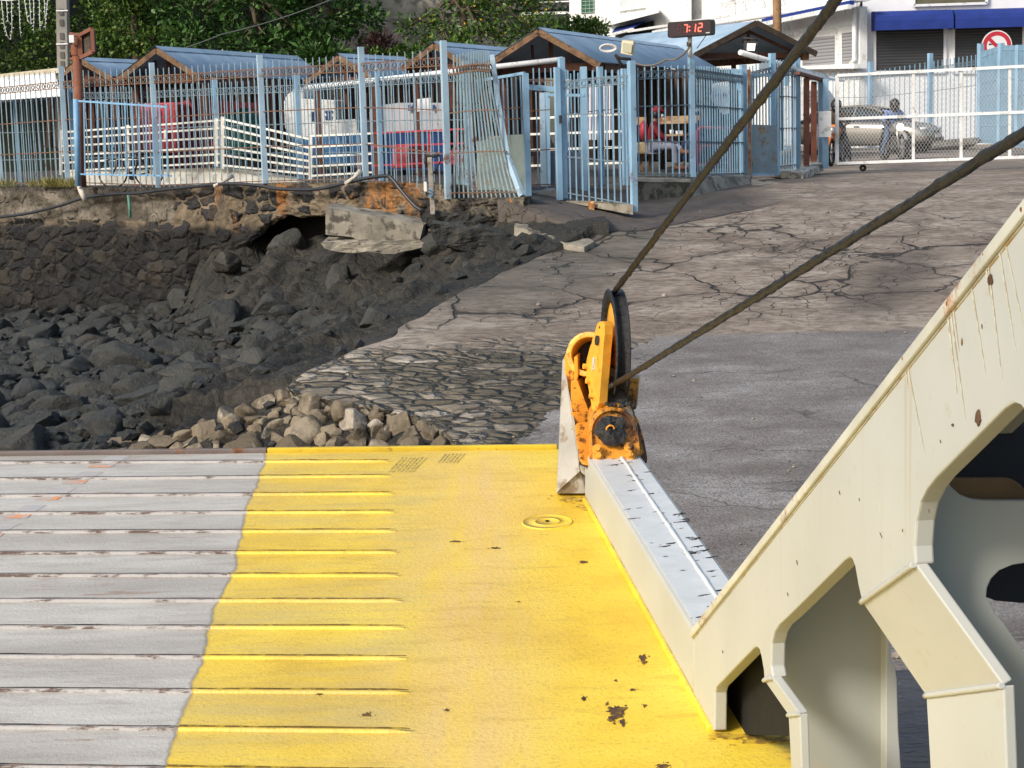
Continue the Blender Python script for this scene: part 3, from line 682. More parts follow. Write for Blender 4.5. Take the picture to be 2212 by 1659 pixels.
# round deck fitting
c = ramp_pt(1182, 1127, .004); mb = MB(); mb.lathe([(.0001, .0), (.055, 0), (.055, .002), (.060, .002), (.060, .0005), (.112, .0005), (.112, .002), (.117, .002), (.12, -.01)], c, RN, 32)
mb.build('deck_socket', M_DECK, ramp); mb = MB(); mb.disc(c + Vector((0, 0, .003)), RN, .010, .003, 12); mb.build('socket_hole', M_GRIME, ramp)
# coaming box beam
H = .235; Wd = .262
def co(p, off, h): q = rz((p + NR * off)); return q + Vector((0, 0, h))
fa = LA + TD * .03; na = LB + TD * .30
mb = MB()
vs = []
for p, k in ((fa, 0), (na, 0)):
    vs += [co(p, 0, 0), co(p, .004, H), co(p, Wd, H * .97), co(p, Wd, -.02)]
mb.add(vs, [(0, 1, 2, 3), (4, 5, 6, 7), (0, 1, 5, 4), (1, 2, 6, 5), (2, 3, 7, 6), (3, 0, 4, 7)])
cm = mb.build('coaming', M_CREAM, ramp, bevel=.018)
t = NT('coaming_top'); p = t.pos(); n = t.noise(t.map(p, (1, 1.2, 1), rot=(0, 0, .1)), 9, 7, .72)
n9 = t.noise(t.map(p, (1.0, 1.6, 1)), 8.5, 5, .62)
M_CTOP = t.done(t.mix(t.ramp(n9, [(.67, 0.0), (.69, 1.0)]), t.ramp(n, [(.3, (.58, .60, .60)), (.7, (.72, .74, .74))]), (.035, .028, .022)), .35, t.bump(n, .2, .005), None, .5)  # paler bluish colour puts skylight into the top face; dark flecks are peeled paint
mb = MB(); mb.prism([co(fa, .02, H + .001), co(fa, Wd - .02, H * .97 + .002), co(na, Wd - .02, H * .97 + .002), co(na, .02, H + .001)], (0, 0, .003)); mb.build('top_plate', M_CTOP, cm and ramp)
mb = MB(); pts = []
for i in range(60):
    q = co(fa.lerp(na, i / 59.), Wd * .60, H * .985 + .004); pts.append(q + Vector((.004 * mnoise.noise(q * 12), 0, 0)))
mb.tube(pts, .009, 6, fn=lambda i, j, p: 1 + .35 * mnoise.noise(p * 60)); mb.build('weld_seam', M_CTOP, ramp)
mb = MB(); pts = []                                   # fillet weld along the coaming's foot, painted yellow
for i in range(90):
    q = rz(LA.lerp(LB, i / 89.)) + NR * -.006 + Vector((0, 0, .006)); pts.append(q + NR * (.004 * mnoise.noise(q * 9)))
mb.tube(pts, .013, 6, fn=lambda i, j, p: 1 + .3 * mnoise.noise(p * 25)); mb.build('weld_seam', M_DECK, ramp)
# girder: pierced side plate
OUT = [(1500, 1357), (1560, 1281), (2212, 443), (2800, -312), (2800, 700), (2600, 900), (2225, 905), (2212, 886), (2202, 874), (2195, 871), (2185, 873), (2168, 884), (2041, 1012), (2020, 1033), (2001, 1058), (1988, 1085), (1979, 1125), (1975, 1180), (1977, 1219),
       (1862, 1301), (1858, 1285), (1853, 1262), (1846, 1222), (1841, 1209), (1834, 1205), (1825, 1210), (1700, 1334), (1682, 1350), (1672, 1366), (1666, 1390), (1665, 1440), (1669, 1463),
       (1651, 1470), (1649, 1445), (1645, 1422), (1640, 1402), (1635, 1397), (1627, 1401), (1556, 1475), (1547, 1484), (1544, 1496), (1543, 1578), (1538, 1578), (1496, 1500)]
TH = NR * .042
mb = MB(); mb.prism([PP(*q, -.001) for q in OUT], TH); mb.build('side_plate', M_CREAM, ramp, bevel=.005)
OFF = .135
def leg(a, b, c, d, lows, OFF):
    A3, B3, C3 = PP(*a), PP(*b), PP(*c, OFF); n = (B3 - A3).cross(C3 - A3).normalized()
    D3 = onplane(d[0], d[1], A3, n); th = n * (.025 if n.dot(NR) > 0 else -.025)
    mb = MB(); mb.prism([A3, B3, C3, D3], th); mb.build('bent_web', M_CREAM, ramp, bevel=.004)
    n2 = (C3 - D3).cross(Vector((0, 0, 1))).normalized(); th = n2 * (.025 if n2.dot(NR) > 0 else -.025)
    mb = MB(); mb.prism([D3] + [onplane(u, v, C3, n2) for u, v in lows] + [C3], th); mb.build('bent_web', M_CREAM, ramp, bevel=.004)
    for (p, q) in ((A3, B3), (D3, C3)):
        mb = MB(); mb.tube([p.lerp(q, i / 24) - NR * .002 for i in range(25)], .007, 6, fn=lambda i, j, z: 1 + .3 * mnoise.noise(z * 50)); mb.build('weld_seam', M_CREAM, ramp)
leg((1862, 1301), (1977, 1219), (2167, 1481), (2000, 1503), [(2009, 1659), (2011, 1950), (2181, 1950), (2174, 1659)], .135)
leg((1651, 1470), (1669, 1463), (1727, 1542), (1703, 1545), [(1709, 1659), (1714, 1950), (1737, 1950), (1731, 1659)], .02)
# flange along the top of the plate
a, b = PP(1497, 1362), PP(2800, -312)
# keep the flange in the plate's plane of top edges
top_n = (b - a).normalized(); nrm = NR.cross(top_n).normalized()
if nrm.z < 0: nrm = -nrm
mb = MB(); mb.prism([a - NR * .012 - nrm * .026, b - NR * .012 - nrm * .026, b - NR * .012, a - NR * .012], NR * .40); mb.build('top_flange', M_EDGE, ramp, bevel=.004)
mb = MB(); mb.tube([a.lerp(b, i / 160) - NR * .001 - nrm * .029 for i in range(161)], .003, 6, fn=lambda i, j, z: 1 + .3 * mnoise.noise(z * 30))
M_WELD = simple('yellowed_weld', (.40, .37, .27), .5, .2, 9, .1, (.36, .22, .08), .3); mb.build('weld_seam', M_WELD, ramp)
# inner diaphragms
def webplane(q): return (q, TD)
def diaphragm(px, q, mat, th=.02, back=0.0, nm='diaphragm'):
    mb = MB(); mb.prism([onplane(u, v, q + TD * back, TD) for u, v in px], TD * th); return mb.build(nm, mat, ramp, bevel=.003)
q1 = PP(1673, 1420, .045)
diaphragm([(1670, 1390), (1700, 1320), (1840, 1185), (1915, 1150), (1915, 1900), (1722, 1900), (1719, 1552), (1672, 1472)], q1, M_CREAM_SH)
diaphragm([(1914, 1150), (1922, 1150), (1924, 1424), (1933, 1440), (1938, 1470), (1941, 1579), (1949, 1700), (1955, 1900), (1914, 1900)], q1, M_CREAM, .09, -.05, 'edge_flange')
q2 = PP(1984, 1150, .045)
diaphragm([(1982, 1033), (2043, 1034), (2055, 1052), (2075, 1070), (2100, 1079), (2130, 1082), (2460, 1083), (2460, 1218), (2212, 1217), (2186, 1221), (2160, 1232), (2142, 1250), (2133, 1270), (2131, 1290), (2138, 1300), (2150, 1325), (2168, 1345), (2214, 1412), (2460, 1700), (2460, 1900), (2165, 1900), (2158, 1490), (1982, 1240)], q2, M_CREAM_SH)
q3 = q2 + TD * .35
diaphragm([(2030, 1010), (2230, 830), (2470, 800), (2470, 1306), (2240, 1306), (2170, 1300), (2150, 1298), (2120, 1286), (2100, 1200), (2030, 1100)], q3, M_NAVY, .02, 0, 'inner_plate')  # near-black navy plate, its colour painting the dark interior behind the holes
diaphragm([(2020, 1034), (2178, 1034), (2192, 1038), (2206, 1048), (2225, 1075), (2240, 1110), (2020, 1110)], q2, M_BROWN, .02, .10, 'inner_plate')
# closing plate of the low girder end; near-black colour paints its inner shade
mb = MB(); mb.prism([PP(u, v, .10) for u, v in ((1540, 1420), (1640, 1350), (1690, 1440), (1704, 1520), (1706, 1590), (1560, 1584), (1540, 1560))], NR * .02); mb.build('outer_plate', M_BOXSHADE, ramp)

# support of the pulley: splayed grey post
def Z2(X, Y, y): return W(1183.8 + .2968 * X, 604.9 + .2968 * Y, y)
M_POST = simple('grey_paint', (.36, .345, .31), .5, .15, 4, .2, (.20, .15, .10), .35)
ps_ = thing('pulley_post', 'splayed grey steel post carrying the orange pulley at the corner of the ramp', 'post', Z2(160, 1560, 8.7))
mb = MB(); mb.add([Z2(60, 1555, 8.62), Z2(288, 1553, 8.60), Z2(283, 1430, 8.62), Z2(232, 1392, 8.60), Z2(62, 1540, 8.62),
    Z2(60, 1555, 9.05), Z2(288, 1553, 9.0), Z2(283, 1430, 9.0), Z2(232, 1392, 9.0), Z2(62, 1540, 9.05)],
    [(0, 1, 2, 3, 4), (9, 8, 7, 6, 5), (0, 5, 6, 1), (1, 6, 7, 2), (2, 7, 8, 3), (3, 8, 9, 4), (4, 9, 5, 0)]); mb.build('foot', M_POST, ps_, bevel=.008)
mb = MB(); A = [(62, 1548, 8.60), (234, 1392, 8.58), (196, 1040, 8.70), (150, 800, 8.86), (118, 560, 9.0), (104, 585, 9.0)]
mb.add([Z2(*a) for a in A] + [Z2(a[0] + 12, a[1], a[2] + .35) for a in A], [tuple(range(6)), tuple(range(11, 5, -1))] + [(i, (i + 1) % 6, (i + 1) % 6 + 6, i + 6) for i in range(6)]); mb.build('web', M_POST, ps_, bevel=.006)
mb = MB(); A = [(232, 1360, 8.56), (330, 1350, 8.56), (330, 1430, 8.56), (283, 1440, 8.56), (240, 1400, 8.56)]
mb.prism([Z2(*a) for a in A], (.0, .35, 0)); mb.build('bracket', M_POST, ps_, bevel=.006)
mb = MB(); A = [(225, 1300, 8.70), (700, 1300, 8.70), (640, 1000, 8.85), (560, 700, 9.0), (200, 640, 9.0), (190, 1000, 8.85)]
mb.add([Z2(*a) for a in A] + [Z2(a[0], 1450, a[2] + .25) for a in A], [tuple(range(6)), tuple(range(11, 5, -1))] + [(i, (i + 1) % 6, (i + 1) % 6 + 6, i + 6) for i in range(6)]); mb.build('seat', M_POST, ps_)

# orange pulley block
t = NT('orange_enamel'); p = t.pos(); x, y, z = t.sep(p); n = t.noise(p, 9, 7, .65)
col = t.ramp(t.noise(p, 5, 4), [(.36, (.58, .22, .016)), (.64, (.80, .36, .035))])
gx = t.ramp(t.math('ADD', t.math('MULTIPLY', t.math('SUBTRACT', x, .44), 1.0), t.math('MULTIPLY', t.math('SUBTRACT', n, .5), 2.2)), [(.07, 0.0), (.24, .92)])
col = t.mix(gx, col, (.05, .022, .01)); col = t.mix(t.ramp(t.noise(p, 14, 6, .75), [(.555, 0.0), (.60, .9)]), col, (.11, .035, .012))
M_OR = t.done(col, .42, t.bump(n, .2, .006), None, .5)
M_OR2 = painted_metal('orange_paint_clean', (.84, .40, .045), .46, .42, 9, None, (.20, .06, .015))
t = NT('black_grease'); p = t.pos(); n = t.noise(p, 22, 8, .7); M_GREASE = t.done(t.ramp(n, [(.4, (.006, .007, .009)), (.7, (.03, .032, .036))]), t.ramp(n, [(.35, .25), (.65, .65)]), t.bump(n, 1.0, .02), None, .6)
pb = thing('pulley_block', 'orange cable pulley block with black greased wheel at the corner of the ramp', 'pulley', Z2(470, 1330, 8.55))
def zp(nm, px, y, ext, mat, bevel=.005, skew=0.0):
    """outline px given at depth y, leaning back by skew per unit of picture height"""
    mb = MB(); mb.prism([Z2(X, Y, y + skew * (1300 - Y) / 1000.0) for X, Y in px], ext); return mb.build(nm, mat, pb, bevel=bevel)
zp('base_plate', [(232, 1310), (250, 1338), (280, 1346), (690, 1326), (715, 1316), (724, 1290), (700, 1160), (655, 1010), (640, 985), (205, 1040), (196, 1062), (210, 1180)], 8.48, (0, .05, -.02), M_OR, .006, .75)
zp('base_gasket', [(228, 1318), (250, 1356), (282, 1364), (690, 1342), (718, 1330), (724, 1300), (700, 1300), (260, 1318)], 8.50, (0, .06, -.01), M_GREASE, .003, .6)
zp('side_frame', [(118, 560), (125, 540), (178, 520), (192, 580), (192, 750), (170, 830), (150, 800), (122, 690)], 8.93, (.03, .10, 0), M_OR2)
zp('fin_plate', [(166, 738), (215, 733), (300, 958), (165, 962)], 8.78, (.03, .12, 0), M_OR, .004)
zp('fin_plate', [(572, 716), (660, 716), (640, 942), (575, 940)], 8.78, (.015, .12, 0), M_OR, .004)
zp('saddle_plate', [(166, 962), (300, 955), (330, 1010), (300, 1060), (205, 1046)], 8.74, (0, .12, -.02), M_OR, .004)
# upper trunnion: hoop with a dark mouth
ax_ = Vector((-.25, -.93, .28)).normalized()
c = Z2(322, 560, 8.92); mb = MB(); prof = [(.085, -.05), (.085, .10), (.112, .10), (.112, -.05), (.085, -.05)]; mb.lathe(prof, c, ax_, 40); mb.build('bearing_hoop', M_OR2, pb, bevel=.003)
mb = MB(); mb.disc(c - ax_ * .04, ax_, .086, .02, 32); mb.build('bearing_core', M_GREASE, pb)
zp('bearing_leg', [(190, 560), (216, 560), (220, 700), (205, 760), (190, 740)], 8.80, (.02, .16, 0), M_OR2)
zp('hub_core', [(216, 560), (300, 560), (330, 780), (300, 860), (225, 760)], 8.93, (.05, .05, 0), M_GREASE)
# lower trunnion: drum end facing the deck
ax2 = Vector((.05, -.95, .30)).normalized(); c2 = Z2(472, 1098, 8.44)
arch = [(472 + 172 * math.cos(R(k_)), 1098 - 172 * math.sin(R(k_))) for k_ in range(0, 181, 10)] + [(312, 1214), (632, 1200)]
zp('bearing_housing', arch, 8.45, (0, .20, .03), M_OR, .006, .25)
arc2 = [(472 + 172 * math.cos(R(k_)), 1098 - 172 * math.sin(R(k_))) for k_ in range(0, 181, 10)] + [(472 - 150 * math.cos(R(k_)), 1098 - 148 * math.sin(R(k_))) for k_ in range(0, 181, 10)]
zp('housing_rim', arc2, 8.425, (0, .03, 0), M_OR, .002, .25)
mb = MB(); c3 = Z2(458, 1092, 8.44); mb.lathe([(.0001, .022), (.028, .022), (.052, .014), (.068, .004), (.074, -.004)], c3, ax2, 32, True); m2 = displaced(mb, .022, 20, 3); m2.sm = [True] * len(m2.f); m2.build('grease_cap', M_GREASE, pb)
mb = MB(); mb.tube([c3 + ax2 * .030 + Vector((math.cos(a_) * (.012 + .004 * a_), 0, math.sin(a_) * (.012 + .004 * a_))) for a_ in [i_ * .5 for i_ in range(8)]], .005, 6, fn=lambda i, j, p: 1 + .4 * mnoise.noise(p * 90)); mb.build('cap_ring', M_OR, pb)
mb = MB(); rl = random.Random(4)
for k_ in range(9): mb.tube([Z2(430 + k_ * 22 + rl.uniform(-12, 12), 925 + rl.uniform(-28, 6), 8.46), Z2(440 + k_ * 22 + rl.uniform(-20, 30), 905 + rl.uniform(-20, 16), 8.48)], [.009, .005], 6)
mb.build('grease_clumps', M_GREASE, pb)
zp('bearing_bracket', [(296, 1100), (318, 1096), (330, 1300), (296, 1306)], 8.42, (.006, .16, 0), M_OR, .004, .3)
zp('bearing_bracket', [(628, 1068), (650, 1066), (672, 1270), (640, 1284)], 8.42, (.006, .16, 0), M_OR, .004, .3)
zp('foot_plate', [(322, 1206), (640, 1190), (648, 1292), (630, 1310), (330, 1318)], 8.40, (0, .05, -.01), M_OR, .004, .5)
for (X, Y) in ((358, 1234), (590, 1220), (366, 1288), (598, 1278)):
    cb = Z2(X, Y, 8.40); axb = Vector((0, -.85, .5)).normalized(); mb = MB(); mb.disc(cb, axb, .024, .01, 20); mb.lathe([(.0001, .01), (.015, .01), (.015, .028), (.0001, .028)], cb, axb, 6, False); mb.build('bolt', M_OR, pb)
# greasy yoke and wheel
zp('yoke', [(372, 900), (400, 760), (430, 640), (560, 660), (585, 900), (560, 930), (400, 930)], 8.62, (0, .16, 0), M_GREASE, .006)
zp('yoke', [(540, 560), (590, 560), (600, 700), (572, 900), (545, 900)], 8.74, (.01, .12, 0), M_GREASE, .006)
cs = Z2(489, 482, 8.78); ax3 = Vector((-1, -.085, .02)).normalized(); Rw = .283
mb = MB(); hw = .036
prof = [(Rw - .055, hw - .006), (Rw - .004, hw), (Rw, hw - .004), (Rw - .002, hw - .010), (Rw - .034, .010), (Rw - .034, -.010), (Rw - .002, -hw + .010), (Rw, -hw + .004), (Rw - .004, -hw), (Rw - .055, -hw + .006), (Rw - .055, hw - .006)]
mb.lathe(prof, cs, ax3, 72); wh = mb.build('wheel_rim', M_GREASE, pb)
mb = MB(); mb.lathe([(.05, .016), (Rw - .054, .012), (Rw - .054, -.012), (.05, -.016), (.05, .016)], cs, ax3, 64); mb.build('wheel_web', M_OR2, pb)
mb = MB(); mb.lathe([(.0001, .05), (.05, .05), (.055, .016), (.055, -.016), (.05, -.05), (.0001, -.05)], cs, ax3, 32); mb.build('wheel_hub', M_GREASE, pb)
ck = [(385, 300), (366, 306), (352, 330), (342, 370), (322, 430), (300, 500), (282, 570), (272, 630), (276, 700), (296, 800), (322, 952), (352, 946), (368, 900), (376, 800), (388, 640), (398, 500), (408, 400), (408, 330), (402, 306)]
pk = [Z2(X, Y, 8.60 - (X - 340) * .0022 + (950 - Y) * .00022) for X, Y in ck]
n_ = (pk[8] - pk[0]).cross(pk[14] - pk[0]).normalized(); 
if n_.y < 0: n_ = -n_
mb = MB(); mb.prism([q - n_ * (q - pk[0]).dot(n_) for q in pk], n_ * .02 + Vector((.025, .02, 0))); mb.build('cheek_plate', M_OR2, pb, bevel=.004)
def on_ck(X, Y): return onplane(1183.8 + .2968 * X, 604.9 + .2968 * Y, pk[0], n_)
for (X, Y, r, m, nm, h) in ((366, 440, .024, M_GREASE, 'pin', .012), (378, 345, .006, M_GREASE, 'pin', .004), (284, 630, .014, M_OR2, 'bolt', .02), (304, 735, .014, M_OR2, 'bolt', .02), (330, 845, .014, M_OR2, 'bolt', .02)):
    mb = MB(); mb.disc(on_ck(X, Y), -n_, r, h, 20); mb.build(nm, m, pb)
M_PLATE = simple('bare_plate', (.62, .62, .6), .3, .1, 10, .05, (.1, .07, .05), .3)
mb = MB(); q = [on_ck(*k) for k in ((332, 560), (345, 570), (338, 650), (322, 662))]; mb.prism(q, -n_ * .004); mb.build('name_plate', M_PLATE, pb)
# wire ropes
t = NT('greased_rope'); p = t.pos(); n = t.noise(p, 26, 7, .7); n2 = t.noise(p, 5, 4)
nz = t.sep(t.t.nodes.new('ShaderNodeNewGeometry').outputs['Normal'])[2]
col = t.ramp(n, [(.40, (.003, .003, .003)), (.52, (.008, .007, .006)), (.66, (.030, .026, .022))])
M_ROPE = t.done(col, t.ramp(n, [(.3, .22), (.6, .55)]), t.bump(n, 1.0, .012), None, .7)
def rope(label, pts, r, seed):
    P = []
    for (a, b) in zip(pts, pts[1:]):
        L = (b - a).length; k = max(2, int(L / .014)); P += [a.lerp(b, i / k) for i in range(k)]
    P.append(pts[-1])
    n = 14
    def fn(i, j, q):
        a = 2 * math.pi * j / n; tw = .09 * math.cos(6 * (a + i * .10))
        low = max(0, -math.sin(a)) 
        lump = mnoise.fractal(Vector((q.x * 14 + seed, q.y * 14, q.z * 14 + j * .22)), .7, 2.1, 4)
        return 1 + tw + .16 * lump + (.38 * max(0, mnoise.noise(Vector((i * .11, seed, j * .35)))))
    mb = MB(); mb.tube(P, r, n, True, fn); return tag(mb.build('wire_rope', M_ROPE, merge=False), label, 'rope', 'greased wire ropes of the ramp')
top = cs + Vector((0.0, -.02, Rw - .012))
e1 = W(1806, 0, 4.35); e1 = top + (e1 - top) * 2.1
rope('upper greased black wire rope climbing steeply from the top of the pulley wheel', [cs + Vector((0, Rw * .8, Rw * .45)), cs + Vector((0, .10, Rw - .03)), top, e1], .0132, 1)
b0 = Z2(492, 756, 8.56); e2 = W(2212, 288, 3.95); e2 = b0 + (e2 - b0) * 1.75
rope('lower greased black wire rope running out to the right edge from behind the pulley wheel', [Z2(425, 800, 8.62), Z2(455, 775, 8.58), b0, e2], .0132, 9)

def blob(c, ax, bx, n, rnd, mat, name, par, k=.35, th=.0012):
    pts = []
    m = 26
    for _ in range(5 if k > .3 else 0):                     # flakes lying round the main patch
        a = rnd.uniform(0, 6.3); f = rnd.uniform(1.1, 1.9); e = rnd.uniform(.08, .22); q = c + ax * math.cos(a) * f + bx * math.sin(a) * f
        f2 = MB(); f2.prism([q + (ax * math.cos(j_ * 1.05) + bx * math.sin(j_ * 1.05)) * e * rnd.uniform(.6, 1.3) for j_ in range(6)], n * th); f2.build(name, mat, par)
    for i in range(m):
        a = 2 * math.pi * i / m; r = 1 + k * (.7 * math.sin(3 * a + c.x * 50) * .5 + rnd.uniform(-.7, .5)); pts.append(c + ax * math.cos(a) * r + bx * math.sin(a) * r)
    mb = MB(); mb.prism(pts, n * th); return mb.build(name, mat, par)
rnd = random.Random(5); M_CHIP = simple('bare_rust_chip', (.085, .045, .025), .85, .4, 20, .3, (.22, .13, .03), .6)
for (u, v, w, h) in ((1334, 1537, 20, 14), (1322, 1552, 9, 6), (1345, 1560, 6, 9), (1388, 1421, 8, 7), (1391, 1432, 4, 3), (1260, 1214, 8, 3), (792, 1544, 10, 4), (965, 1534, 5, 3), (1261, 1509, 5, 4), (1367, 1490, 6, 2), (1393, 1524, 4, 3), (1432, 1655, 14, 5), (1070, 1184, 10, 1.5), (985, 1170, 12, 1.5), (1330, 1470, 3, 2), (1120, 1300, 3, 1), (690, 1499, 6, 2)):
    c = ramp_pt(u, v, .0012); blob(c, ramp_pt(u + w, v, .0012) - c, ramp_pt(u, v + h, .0012) - c, RN, rnd, M_CHIP, 'paint_chip', ramp, .45)
M_SCUFF = simple('tyre_scuff', (.34, .25, .09), .7, .3, 30, .1, (.72, .53, .12), 1.0)
for k in range(7):
    u = 868 + k * 8.5; mb = MB(); mb.prism([ramp_pt(u, 988, .001), ramp_pt(u + 4, 988, .001), ramp_pt(u - 26, 1020, .001), ramp_pt(u - 31, 1020, .001)], RN * .0008); mb.build('tyre_mark', M_SCUFF, ramp)
for k in range(6):
    u = 962 + k * 8; mb = MB(); mb.prism([ramp_pt(u, 980, .001), ramp_pt(u + 3.5, 980, .001), ramp_pt(u - 14, 1000, .001), ramp_pt(u - 18, 1000, .001)], RN * .0008); mb.build('tyre_mark', M_SCUFF, ramp)
M_BLKP = simple('peeled_black', (.03, .024, .02), .7, .4, 20, .2)
for k in range(46):
    f = rnd.uniform(.01, .99) ** .9; o_ = Wd * (rnd.uniform(.55, .95) if rnd.random() < .75 else rnd.uniform(.12, .55)); c = co(fa.lerp(na, f), o_, H + .0035 - .007 * o_ / Wd); s_ = rnd.uniform(.006, .020)
    blob(c, (NR * .9 + TD * .2) * s_ * 1.7, (TD + NR * .4) * s_ * .8, Vector((0, 0, 1)), rnd, M_BLKP, 'peeled_patch', ramp, .5)
c = co(fa, Wd * .5, H + .002); blob(c - TD * .03, NR * .07, TD * .035, Vector((0, 0, 1)), rnd, M_BLKP, 'peeled_patch', ramp, .4)
M_STRK = simple('rust_streak', (.42, .37, .25), .6, .12, 30, .05, (.56, .54, .45), .9)
for (u0, v0, u1, v1, w) in ((2045, 668, 2068, 850, 2.2), (2052, 664, 2086, 905, 1.3), (2058, 660, 2072, 760, 1.6), (2096, 604, 2130, 810, 1.4), (2128, 560, 2138, 640, 2.0), (2133, 556, 2165, 820, 1.3), (2155, 520, 2195, 760, 1.6), (1953, 782, 1962, 840, 1.8), (1958, 780, 2000, 990, 1.0), (2168, 510, 2210, 700, 1.2)):
    mb = MB(); mb.prism([PP(u0 - w, v0, -.0022), PP(u0 + w, v0, -.0022), PP(lerp(u0, u1, .5) + w * .6, lerp(v0, v1, .5), -.0022), PP(u1 + .2, v1, -.0022), PP(lerp(u0, u1, .5) - w * .5, lerp(v0, v1, .5), -.0022)], -NR * .0008); mb.build('rust_streak', M_STRK, ramp)
M_RB = simple('flaking_rust', (.26, .085, .025), .9, .5, 30, .8, (.45, .22, .06), .5)
for (u, v, r) in ((2208, 452, 10), (2149, 520, 4), (2125, 549, 6), (2088, 600, 4), (2066, 628, 3), (2047, 656, 8), (2040, 664, 5), (1951, 774, 6), (2054, 646, 4)):
    r *= .75; c = PP(u, v, -.010); k_ = (c - ORG).length / F_PX; mb = MB(); mb.ellip(c, (r * k_ * .6, r * k_, r * k_), 10, 7); m2 = displaced(mb, .3 * r * k_, 60, u); m2.build('rust_blister', M_RB, ramp)
for (u, v, w, h) in ((2113, 903, 6, 17), (2139, 605, 5, 12), (2058, 918, 2, 3)):
    c = PP(u, v, -.0025); blob(c, PP(u + w, v, -.0025) - c, PP(u, v + h, -.0025) - c, -NR, rnd, M_CHIP, 'rust_chip', ramp, .25)
for (u, v, du, dv) in ((1900, 1150, 5, 12), (2030, 950, 2, 7), (1812, 1060, 2, 9), (1560, 1405, 1, 6), (1720, 1210, 2, 10), (2006, 1100, 1, 8), (1700, 1280, 2, 8), (2120, 700, 1, 10)):
    mb = MB(); mb.prism([PP(u, v, -.002), PP(u + 1.4, v + .5, -.002), PP(u + du + 1, v + dv, -.002), PP(u + du, v + dv, -.002)], -NR * .0006); mb.build('scratch', M_CHIP, ramp)
rnd2 = random.Random(9)
for k in range(7):
    u = rnd2.uniform(1560, 2200); v = 1357 - (u - 1500) * 1.284 + rnd2.uniform(60, 380); c = PP(u, v, -.0015)
    if v > 1180 or (u > 1990 and v > 900): continue
    e = rnd2.uniform(.002, .005); blob(c, TD * e, Vector((0, 0, e * 1.5)), -NR, rnd2, M_CHIP, 'paint_chip', ramp, .25, .0006)
# fillet of grime where the post and coaming meet the deck
for (u, v, w, h) in ((1235, 1078, 30, 6), (1262, 1095, 16, 7), (1580, 1590, 45, 6), (1650, 1598, 50, 9)):
    c = ramp_pt(u, v, .001); blob(c, ramp_pt(u + w, v, .001) - c, ramp_pt(u, v + h, .001) - c, RN, rnd, simple('brown_grime', (.30, .18, .03), .7, .3, 18, .1, (.62, .42, .04), .9) if 'brown_grime' not in bpy.data.materials else bpy.data.materials['brown_grime'], 'grime_patch', ramp, .4)
# ---------------- iron fences ----------------
class Rails:
    def __init__(s): s.l = []
    def new(s): s.l.append(MB()); return s.l[-1]
    def bar(s, *a, **k): return s.new().bar(*a, **k)
    def cur(s): return s.l[0]
    def build(s, name, mat, parent): return [m.build(name, mat, parent) for m in s.l]
M_FR = painted_metal('worn_blue_iron', (.25, .35, .40), .42, .5, 4.5, (3.6, 3.7, .06))
M_FRP = painted_metal('worn_blue_post', (.36, .50, .62), .30, .5, 2.2, (3.4, 3.6, .10))
M_FB = painted_metal('blue_iron', (.22, .37, .50), .30, .5, 3.5)
M_FBP = painted_metal('blue_post', (.27, .44, .60), .28, .45, 2.0)
M_FRR = painted_metal('rusty_rail', (.15, .12, .10), .85, .8, 7)
M_FBR = painted_metal('dull_blue_rail', (.13, .19, .24), .5, .6, 6)
M_WHT = painted_metal('white_rail_paint', (.80, .78, .72), .36, .5, 3.5, None, (.32, .18, .06))
M_WHITE = simple('white_paint', (.78, .79, .80), .45, .05, 3, .05, (.5, .49, .45), .3)
def post(mb, b, zt, w, cap=True):
    mb.box((b.x, b.y, (b.z + zt) / 2), (w * .88, w * .88, zt - b.z), rz=.35)
def panel(mb, mr, A, B, zbA, zbB, zrA, zrB, fracs, sp=.12, rings=True, w=.024, rr=.052, base=.0, drop=.13):
    """vertical bars between base points A and B; bar tops zb, ring rail zr, lower rails at fractions of the height"""
    L = (B - A).length; n = max(2, int(round(L / sp)))
    for i in range(1, n):
        k = i / n; q = A.lerp(B, k); zt = lerp(zbA, zbB, k); q0 = q + Vector((0, 0, base)); j = mnoise.noise(q * 3) * .012
        mb.bar(q0, (q.x + j, q.y, zt), w, w)
    d = (B - A); d.z = 0; d.normalize()
    if rings: rg = mr.new(); [rg.bar((A.x, A.y, zrA + h), (B.x, B.y, zrB + h), .03, .018) for h in (0, -drop)]
    for f in fracs: mr.bar((A.x, A.y, lerp(A.z, zrA, f)), (B.x, B.y, lerp(B.z, zrB, f)), .03, .018)
    for h in (() if rings else (0,)): mr.bar((A.x, A.y, zrA + h), (B.x, B.y, zrB + h), .03, .018)
    if rings:
        for i in range(n):
            k = (i + .5) / n; q = A.lerp(B, k); zc = lerp(zrA, zrB, k) - drop / 2; r = min(rr, L / n / 2 - .004) * .98
            m = 12; base_i = len(rg.v)
            for a in range(m):
                t = 2 * math.pi * a / m
                for s_, e in ((r, -.009), (r, .009), (r - .014, .009), (r - .014, -.009)):
                    rg.v.append(Vector((q.x, q.y, zc)) + d * (math.cos(t) * s_) + Vector((0, 0, math.sin(t) * s_)) + Vector((-d.y, d.x, 0)) * e)
            for a in range(m):
                for c in range(4):
                    p0, p1 = base_i + a * 4 + c, base_i + a * 4 + (c + 1) % 4; q0, q1 = base_i + ((a + 1) % m) * 4 + c, base_i + ((a + 1) % m) * 4 + (c + 1) % 4
                    rg.f.append((p0, p1, q1, q0)); rg.sm.append(True)
